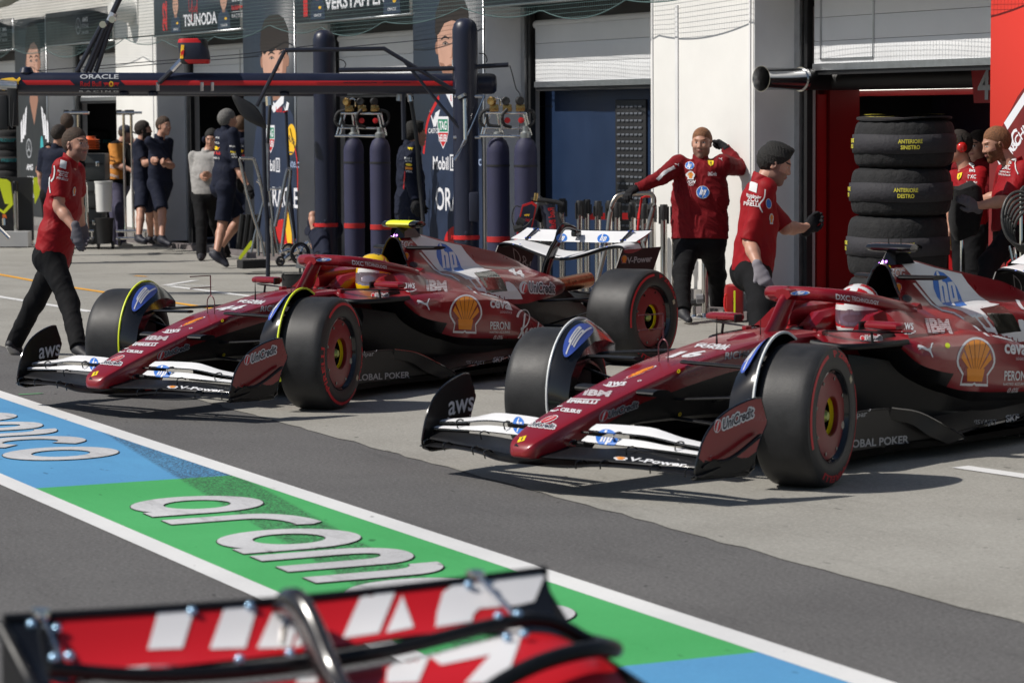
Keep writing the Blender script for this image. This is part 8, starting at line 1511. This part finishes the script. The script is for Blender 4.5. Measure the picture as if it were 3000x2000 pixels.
p15,s15=person(JT(((-0.022,0.042,1.441),(0.000,0.000,0.978),(0.956,-0.283,0.071),(-0.092,-0.075,1.589),(-0.178,-0.938,-0.297),(-0.055,-0.292,0.955),(0.162,-0.016,1.410),(0.255,-0.207,1.191),(0.182,-0.457,1.142),(0.214,-0.603,1.223),(-0.202,0.092,1.383),(-0.415,0.199,1.193),(-0.665,0.126,1.144),(-0.817,0.093,1.212),(0.091,-0.027,0.935),(0.248,-0.373,0.733),(0.500,-0.589,0.468),(0.597,-0.762,0.443),(-0.091,0.027,0.921),(-0.286,0.285,0.638),(-0.497,0.491,0.332),(-0.682,0.546,0.279)),(-16.750,12.223,0.000)),
 'ginger bearded person in a red polo pushing the tyre stack with gloved hands',h=.006,hair=(H_GI,'crop'),beard=1,shirt=F_RED,glove=(F_GLV,F_GLV),sleeve=.78,fold=.005,hem=.04,palm=(un(V(-1,0,0)+np.array(_f)*0-np.array(_rt)),un(-np.array(_rt))))
wstick(s15,[('aws',q(2254,1018),(19,2),(0,-9),F_WHT),('DXC',q(2242,1050),(24,2),(0,-13),F_WHT),('RICHARD MILLE',q(2236,1078),(33,4),(0,-5),F_WHT),('HCLSoftware',q(2234,1095),(33,4),(0,-6),F_WHT),(SQ,q(2275,982),(28,6),(6,-20),F_WHT),(PG(stroke([(0,0),(-.3,-.4),(-.35,-1)],.12)),q(2315,1095),(20,0),(0,40),F_WHT)])
p16,s16=person(JT(((-0.035,0.020,1.399),(0.000,0.000,0.911),(0.875,0.482,0.042),(-0.050,0.015,1.538),(0.327,-0.938,-0.117),(0.039,-0.111,0.993),(0.135,0.110,1.362),(0.187,0.139,1.064),(0.211,0.095,0.804),(0.211,0.095,0.634),(-0.198,-0.073,1.346),(-0.250,-0.102,1.043),(-0.226,-0.146,0.783),(-0.226,-0.146,0.613),(0.083,0.046,0.865),(0.083,0.046,0.445),(0.083,0.046,0.025),(0.179,-0.130,-0.035),(-0.083,-0.046,0.857),(-0.083,-0.046,0.437),(-0.083,-0.046,0.017),(0.013,-0.221,-0.043)),(-19.668,14.013,0.000)),'person in a dark red shirt standing in the shade of the garage',h=.01,hair=(H_DK,'short'),shirt=F_REDJ,sleeve=.75)

for o,items in LATE: wstick(o,items)
# drivers
def driver(car,label,shell,top,stripe,visor,look,n):
    Mx=car.matrix_basis; t=thing('person',label,'person',tuple(car.location),car.rotation_euler[2],'drivers sitting in the cars'); c=V(-1.56,0,.735); f=un(look); u=un(V(0,0,1)-f*f[2]); r=np.cross(f,u); ax=[r,f,u]; P=lambda a,b,z:c+r*a+f*b+u*z
    # body: shoulders and arms reaching the wheel
    L=[cone((-1.66,0,.40),(-1.60,0,.56),.14,.15,.05,((0,1,0),.7)),cone((-1.60,.03,.57),(-1.60,.17,.545),.07,.062,.04),cone((-1.60,-.03,.57),(-1.60,-.17,.545),.07,.062,.04),cone((-1.6,0,.56),(-1.58,0,.68),.065,.06,.03)]
    for s in (1,-1):
        L+=[cone((-1.60,s*.18,.545),(-1.36,s*.20,.52),.056,.046,.03),cone((-1.36,s*.20,.52),(-1.10,s*.125,.635),.046,.032,.03)]
    H=[]
    for s in (1,-1): H.append(hand_prims(V(-1.10,s*.125,.635),V(-1.0,s*.10,.66),1 if s>0 else -1,V(.25,-s*.9,-.35),1.0,(1.1,1.15,1.2,1.25)))
    v,fc=skin(L+H[0]+H[1],.008,fold=.0025,ff=26); o=part_np('body',v,fc,[F_REDJ],t)
    for s,hh in zip((1,-1),H):
        gv,gf=skin([(q[0],q[1],q[2],q[3]+.002,q[4]+.002,*q[5:]) for q in hh],.005); part_np('glove',gv,gf,[F_RED],t)
    E_=[elp(P(0,-.012,.03),ax,V(.122,.145,.125),.02),elp(P(0,.02,-.05),ax,V(.112,.125,.085),.05),elp(P(0,.075,-.075),ax,V(.075,.075,.06),.05)]
    v,fc=skin(E_,.006,planes=[(P(0,0,-.125),-u)]); q=(v[fc].mean(1)-c); a,b_,z=q@r,q@f,q@u; mi=np.zeros(len(fc),int)
    ang=np.degrees(np.arctan2(np.abs(a),b_)); vz=(z<.035-.0002*ang)&(z>-.058+.00035*ang)&(ang<82); bandm=(z<.068-.0003*ang)&(z>.0345-.0002*ang)&(ang<95)
    if n=='44':
        mi[bandm&(ang<38)]=1; mi[bandm&(ang>=38)]=0; mi[vz]=2; mi[(z>.135)&(b_<.02)&(b_>-.1)&(np.abs(a)<.05)]=3
        for zz in (.085,): mi[(np.abs(z-(.078+.0009*np.abs(ang-40)))<.0042)&(ang<110)&~bandm]=4
    else:
        mi[bandm]=1; mi[(np.abs(a)<.022)&(z>.08)]=1; mi[(z>.03)&(np.abs(np.hypot(a*1.0,z-.03)-.118)<.004)&(b_<.05)]=1; mi[z<-.062]=1; mi[vz]=2
    hm=part_np('helmet',v,fc,[shell,mat('helmet_white',(.7,.7,.7),.2,0,.5),visor,M_GLK,M_SR],t,mi)
    b=MB(); b.prism([(-.03,0),(.03,0),(.03,.012),(-.03,.012)],P(0,-.11,.10),r,f,.004,0); b.build('helmet_fin',M_GLK,t)
    return t
driver(car44,'driver in a yellow helmet sitting under the halo of the number 44 car',mat('helmet_yellow',(.80,.50,.01),.18,0,.6,noise=.04),0,0,mat('visor_smoke',(.30,.26,.30),.06,.55),V(.93,.32,-.02),'44')
driver(car16,'driver in a red and white helmet sitting under the halo of the number 16 car',mat('helmet_red',(.48,.015,.02),.18,0,.6),0,0,mat('visor_amber',(.20,.12,.16),.06,.45),V(.93,.33,-.10),'16')
# the car standing in the fast lane: wing seen from the front
_old=list(CARM); CARM[:]=[mat('lane_car_white',(.6,.6,.6),.35),M_CARB,mat('wing_bright_red',(.52,.008,.014),.4),M_BLU,M_GLK,mat('wing_letter_white',(.74,.73,.74),.4),M_DK,M_OR,M_YL,M_SR,M_GR,M_GLASS,M_TI,M_FLUO,mat('bolt_pale_blue',(.35,.55,.75),.25,.6)]
laneX,laneY=-0.438,1.808
lane=make_car('lane',M_GLK,mat('camera_black',(.01,.01,.01),.4),(laneX,laneY,0),R_(.4),'white and red single seater in the fast lane, only its rear wing in frame',lean=True)
CARM[:]=_old
for o_ in [c for c in lane.children if c.name.startswith('rear_wing')]: bpy.data.objects.remove(o_)
OX,OY=laneX,laneY
TEl=[(-4.63,1.279,.965),(-4.63,1.55,.957),(-4.63,1.808,.953),(-4.63,2.07,.957),(-4.63,2.337,.966)]; LEl=[(-4.49,1.29,.872),(-4.495,1.50,.880),(-4.50,1.80,.884),(-4.495,2.05,.895),(-4.49,2.30,.868)]
def rows(A,B,n=8,bow=.012):
    a,c=bez(A,6),bez(B,6); return [[tuple(a[i]*(1-s)+c[i]*s-V(0,0,bow*math.sin(math.pi*s))-V(OX,OY,0)) for s in np.linspace(0,1,n)] for i in range(len(a))]
P=rows(TEl,LEl); nn_=len(P); b=MB(); b.grid(P,0); b.m=[1 if (k//7<2 or k//7>=nn_-3) else 0 for k in range(len(b.f))]; k0=len(b.f); b.grid([[(x,y,z-.007) for x,y,z in r] for r in P][::-1],1)
rw=b.build('rear_wing_flap',[MT['wing_bright_red'],M_GLK],lane)
b=MB(); b.tube([r[0] for r in P],.009,8,0); b.build('gurney_edge',M_CARB,rw)
b=MB(); Mt=[(-4.485,1.315,.90),(-4.485,1.50,.87),(-4.485,1.72,.862),(-4.485,1.95,.873),(-4.485,2.23,.905),(-4.485,2.36,.85)]; b.tube([tuple(p-V(OX,OY,0)) for p in bez(Mt,5)],.0135,10,0); b.build('slot_edge',M_CARB,rw)
Ml=[(-4.22,1.30,.80),(-4.22,1.5,.77),(-4.22,1.72,.755),(-4.22,1.95,.77),(-4.22,2.20,.80),(-4.22,2.30,.80)]; Mt2=[(x+.004,y,z-.022) for x,y,z in Mt]
P2=rows(Mt2,Ml,8,-.02); b=MB(); b.grid(P2,0); b.grid([[(x,y,z-.012) for x,y,z in r] for r in P2][::-1],1); mp=b.build('main_plane',[MT['wing_bright_red'],M_GLK],lane)
b=MB(); b.tube([tuple(V(*p)-V(OX,OY,0)) for p in bez([(-4.22,1.95,.80),(-4.25,2.05,.845),(-4.27,2.15,.872),(-4.30,2.26,.878),(-4.36,2.34,.86),(-4.50,2.37,.845)],5)],.016,10,0); b.tube([tuple(V(*p)-V(OX,OY,0)) for p in bez([(-4.25,1.27,.86),(-4.40,1.27,.875),(-4.49,1.29,.87),(-4.62,1.275,.95)],5)],.014,10,0); b.build('tip_edge',M_CARB,lane)
b=MB()
for s_,X0 in ((1,2.33),(-1,1.28)): b.prism([(-4.64,.95),(-4.49,.86),(-4.22,.82),(-4.18,.55),(-4.62,.5)],(0-OX,X0-OY,0),(1,0,0),(0,0,1),.008,0)
b.build('wing_endplate',M_CARB,lane)
b=MB(); sp=bez([(-3.9,1.80,.55),(-4.02,1.80,.70),(-4.20,1.795,.80),(-4.36,1.79,.845),(-4.46,1.785,.93),(-4.52,1.78,.965),(-4.58,1.78,.96)],5); b.loft([[tuple(p-V(OX,OY,0)+V(.022*math.cos(t),.021*math.sin(t),.03*math.cos(t))) for t in np.linspace(0,2*math.pi,14,endpoint=False)] for p in sp],0); b.build('swan_neck',mat('pylon_gloss',(.012,.010,.011),.2,0,.5),lane)
b=MB()
for y,z0 in ((1.345,0),(2.19,.0)): b.tube([(-4.625-OX,y-OY,.968),(-4.49-OX,y-OY+(.012 if y>2 else -.006),.912)],.0055,6,0); b.box((-4.635-OX,y-OY,.968),(.03,.03,.02),0,bev=.006)
b.tube([(-4.50-OX,1.745-OY,.90),(-4.5-OX,1.75-OY,.93),(-4.53-OX,1.775-OY,.945)],.006,6,0); b.build('flap_bracket',M_STEEL,lane)
bo=MB(); 
for X_,Y_,Z_ in ((-4.615,1.325,.954),(-4.60,1.365,.945),(-4.485,1.325,.918),(-4.485,1.352,.918),(-4.485,1.66,.884),(-4.485,1.755,.886),(-4.617,1.62,.951),(-4.617,1.73,.951),(-4.612,2.165,.955),(-4.605,2.20,.952),(-4.485,2.165,.916),(-4.485,2.205,.916),(-4.43,2.19,.89),(-4.44,2.16,.885)): bo.lathe([(.009,0),(.008,.004),(.005,.007),(0,.008)],(X_-OX,Y_-OY,Z_),(.75,-.2,.62),12,0)
bo.build('wing_bolt',MT['bolt_pale_blue'],lane)
bpy.context.view_layer.update(); mw=np.array(rw.matrix_world); iv=np.array(rw.matrix_world.inverted()); me=rw.data; vv=[];ff=[]
for me in (rw.data,mp.data): k0=len(vv); vv+=[Vector((mw@np.array([*v.co,1]))[:3]) for v in me.vertices]; ff+=[tuple(i+k0 for i in p.vertices) for p in me.polygons]
bv=BVHTree.FromPolygons(vv,ff); Rm=np.array(M.to_3x3()); Cc=np.array(M.translation); b=MB()
def lane_poly(pts,off=.002):
    P0=[(x/1.176,1600+y/1.176) for x,y in pts]; v,f=PG(P0); v,f=subdiv(v,f,22); P=[]
    for x,y in v:
        d=Rm@V((x-1500)/8029.401,(1000-y)/8029.401,-1); h=bv.ray_cast(Vector(Cc),Vector(d))
        if h[0] is None: P.append(None); continue
        no=np.array(h[1]); no=no if no@d<0 else -no; q=np.array(h[0])+no*off; P.append((iv@np.array([*q,1]))[:3])
    fs=[q for q in f if all(P[i] is not None for i in q) and max(np.linalg.norm(P[q[i]]-P[q[i-1]]) for i in range(3))<.06]; z=[p for p in P if p is not None]
    if fs: b.add([p if p is not None else z[0] for p in P],fs,0)
for pts in ([(545,222),(670,210),(628,352),(508,357)],[(775,205),(890,193),(845,352),(722,355)],[(955,190),(1055,178),(1000,350),(885,353)],[(1250,158),(1365,148),(1305,300),(1180,318),(1215,235)],[(1060,210),(1085,260),(1110,330),(1035,345),(1010,350)],[(1385,170),(1425,280),(1330,300)],[(1560,135),(1600,120),(1860,92),(1875,105),(1840,190),(1780,205),(1650,215),(1630,235),(1625,260),(1500,280),(1505,230),(1525,160)],
  [(270,430),(520,412),(450,440),(440,462),(270,470)],[(500,412),(612,410),(590,475),(470,475)],[(740,412),(840,410),(800,475),(690,475)],[(905,412),(1000,408),(970,475),(870,475)],[(1050,400),(1110,390),(1130,475),(1020,475)],[(1340,375),(1800,272),(1790,330),(1740,470),(1600,475),(1690,375),(1520,410),(1480,380),(1440,470),(1330,475)]): lane_poly(pts)
b.build('wing_lettering',CARM[5] if 0 else mat('wing_letter_white',(.74,.73,.74),.4),rw,ang=0)
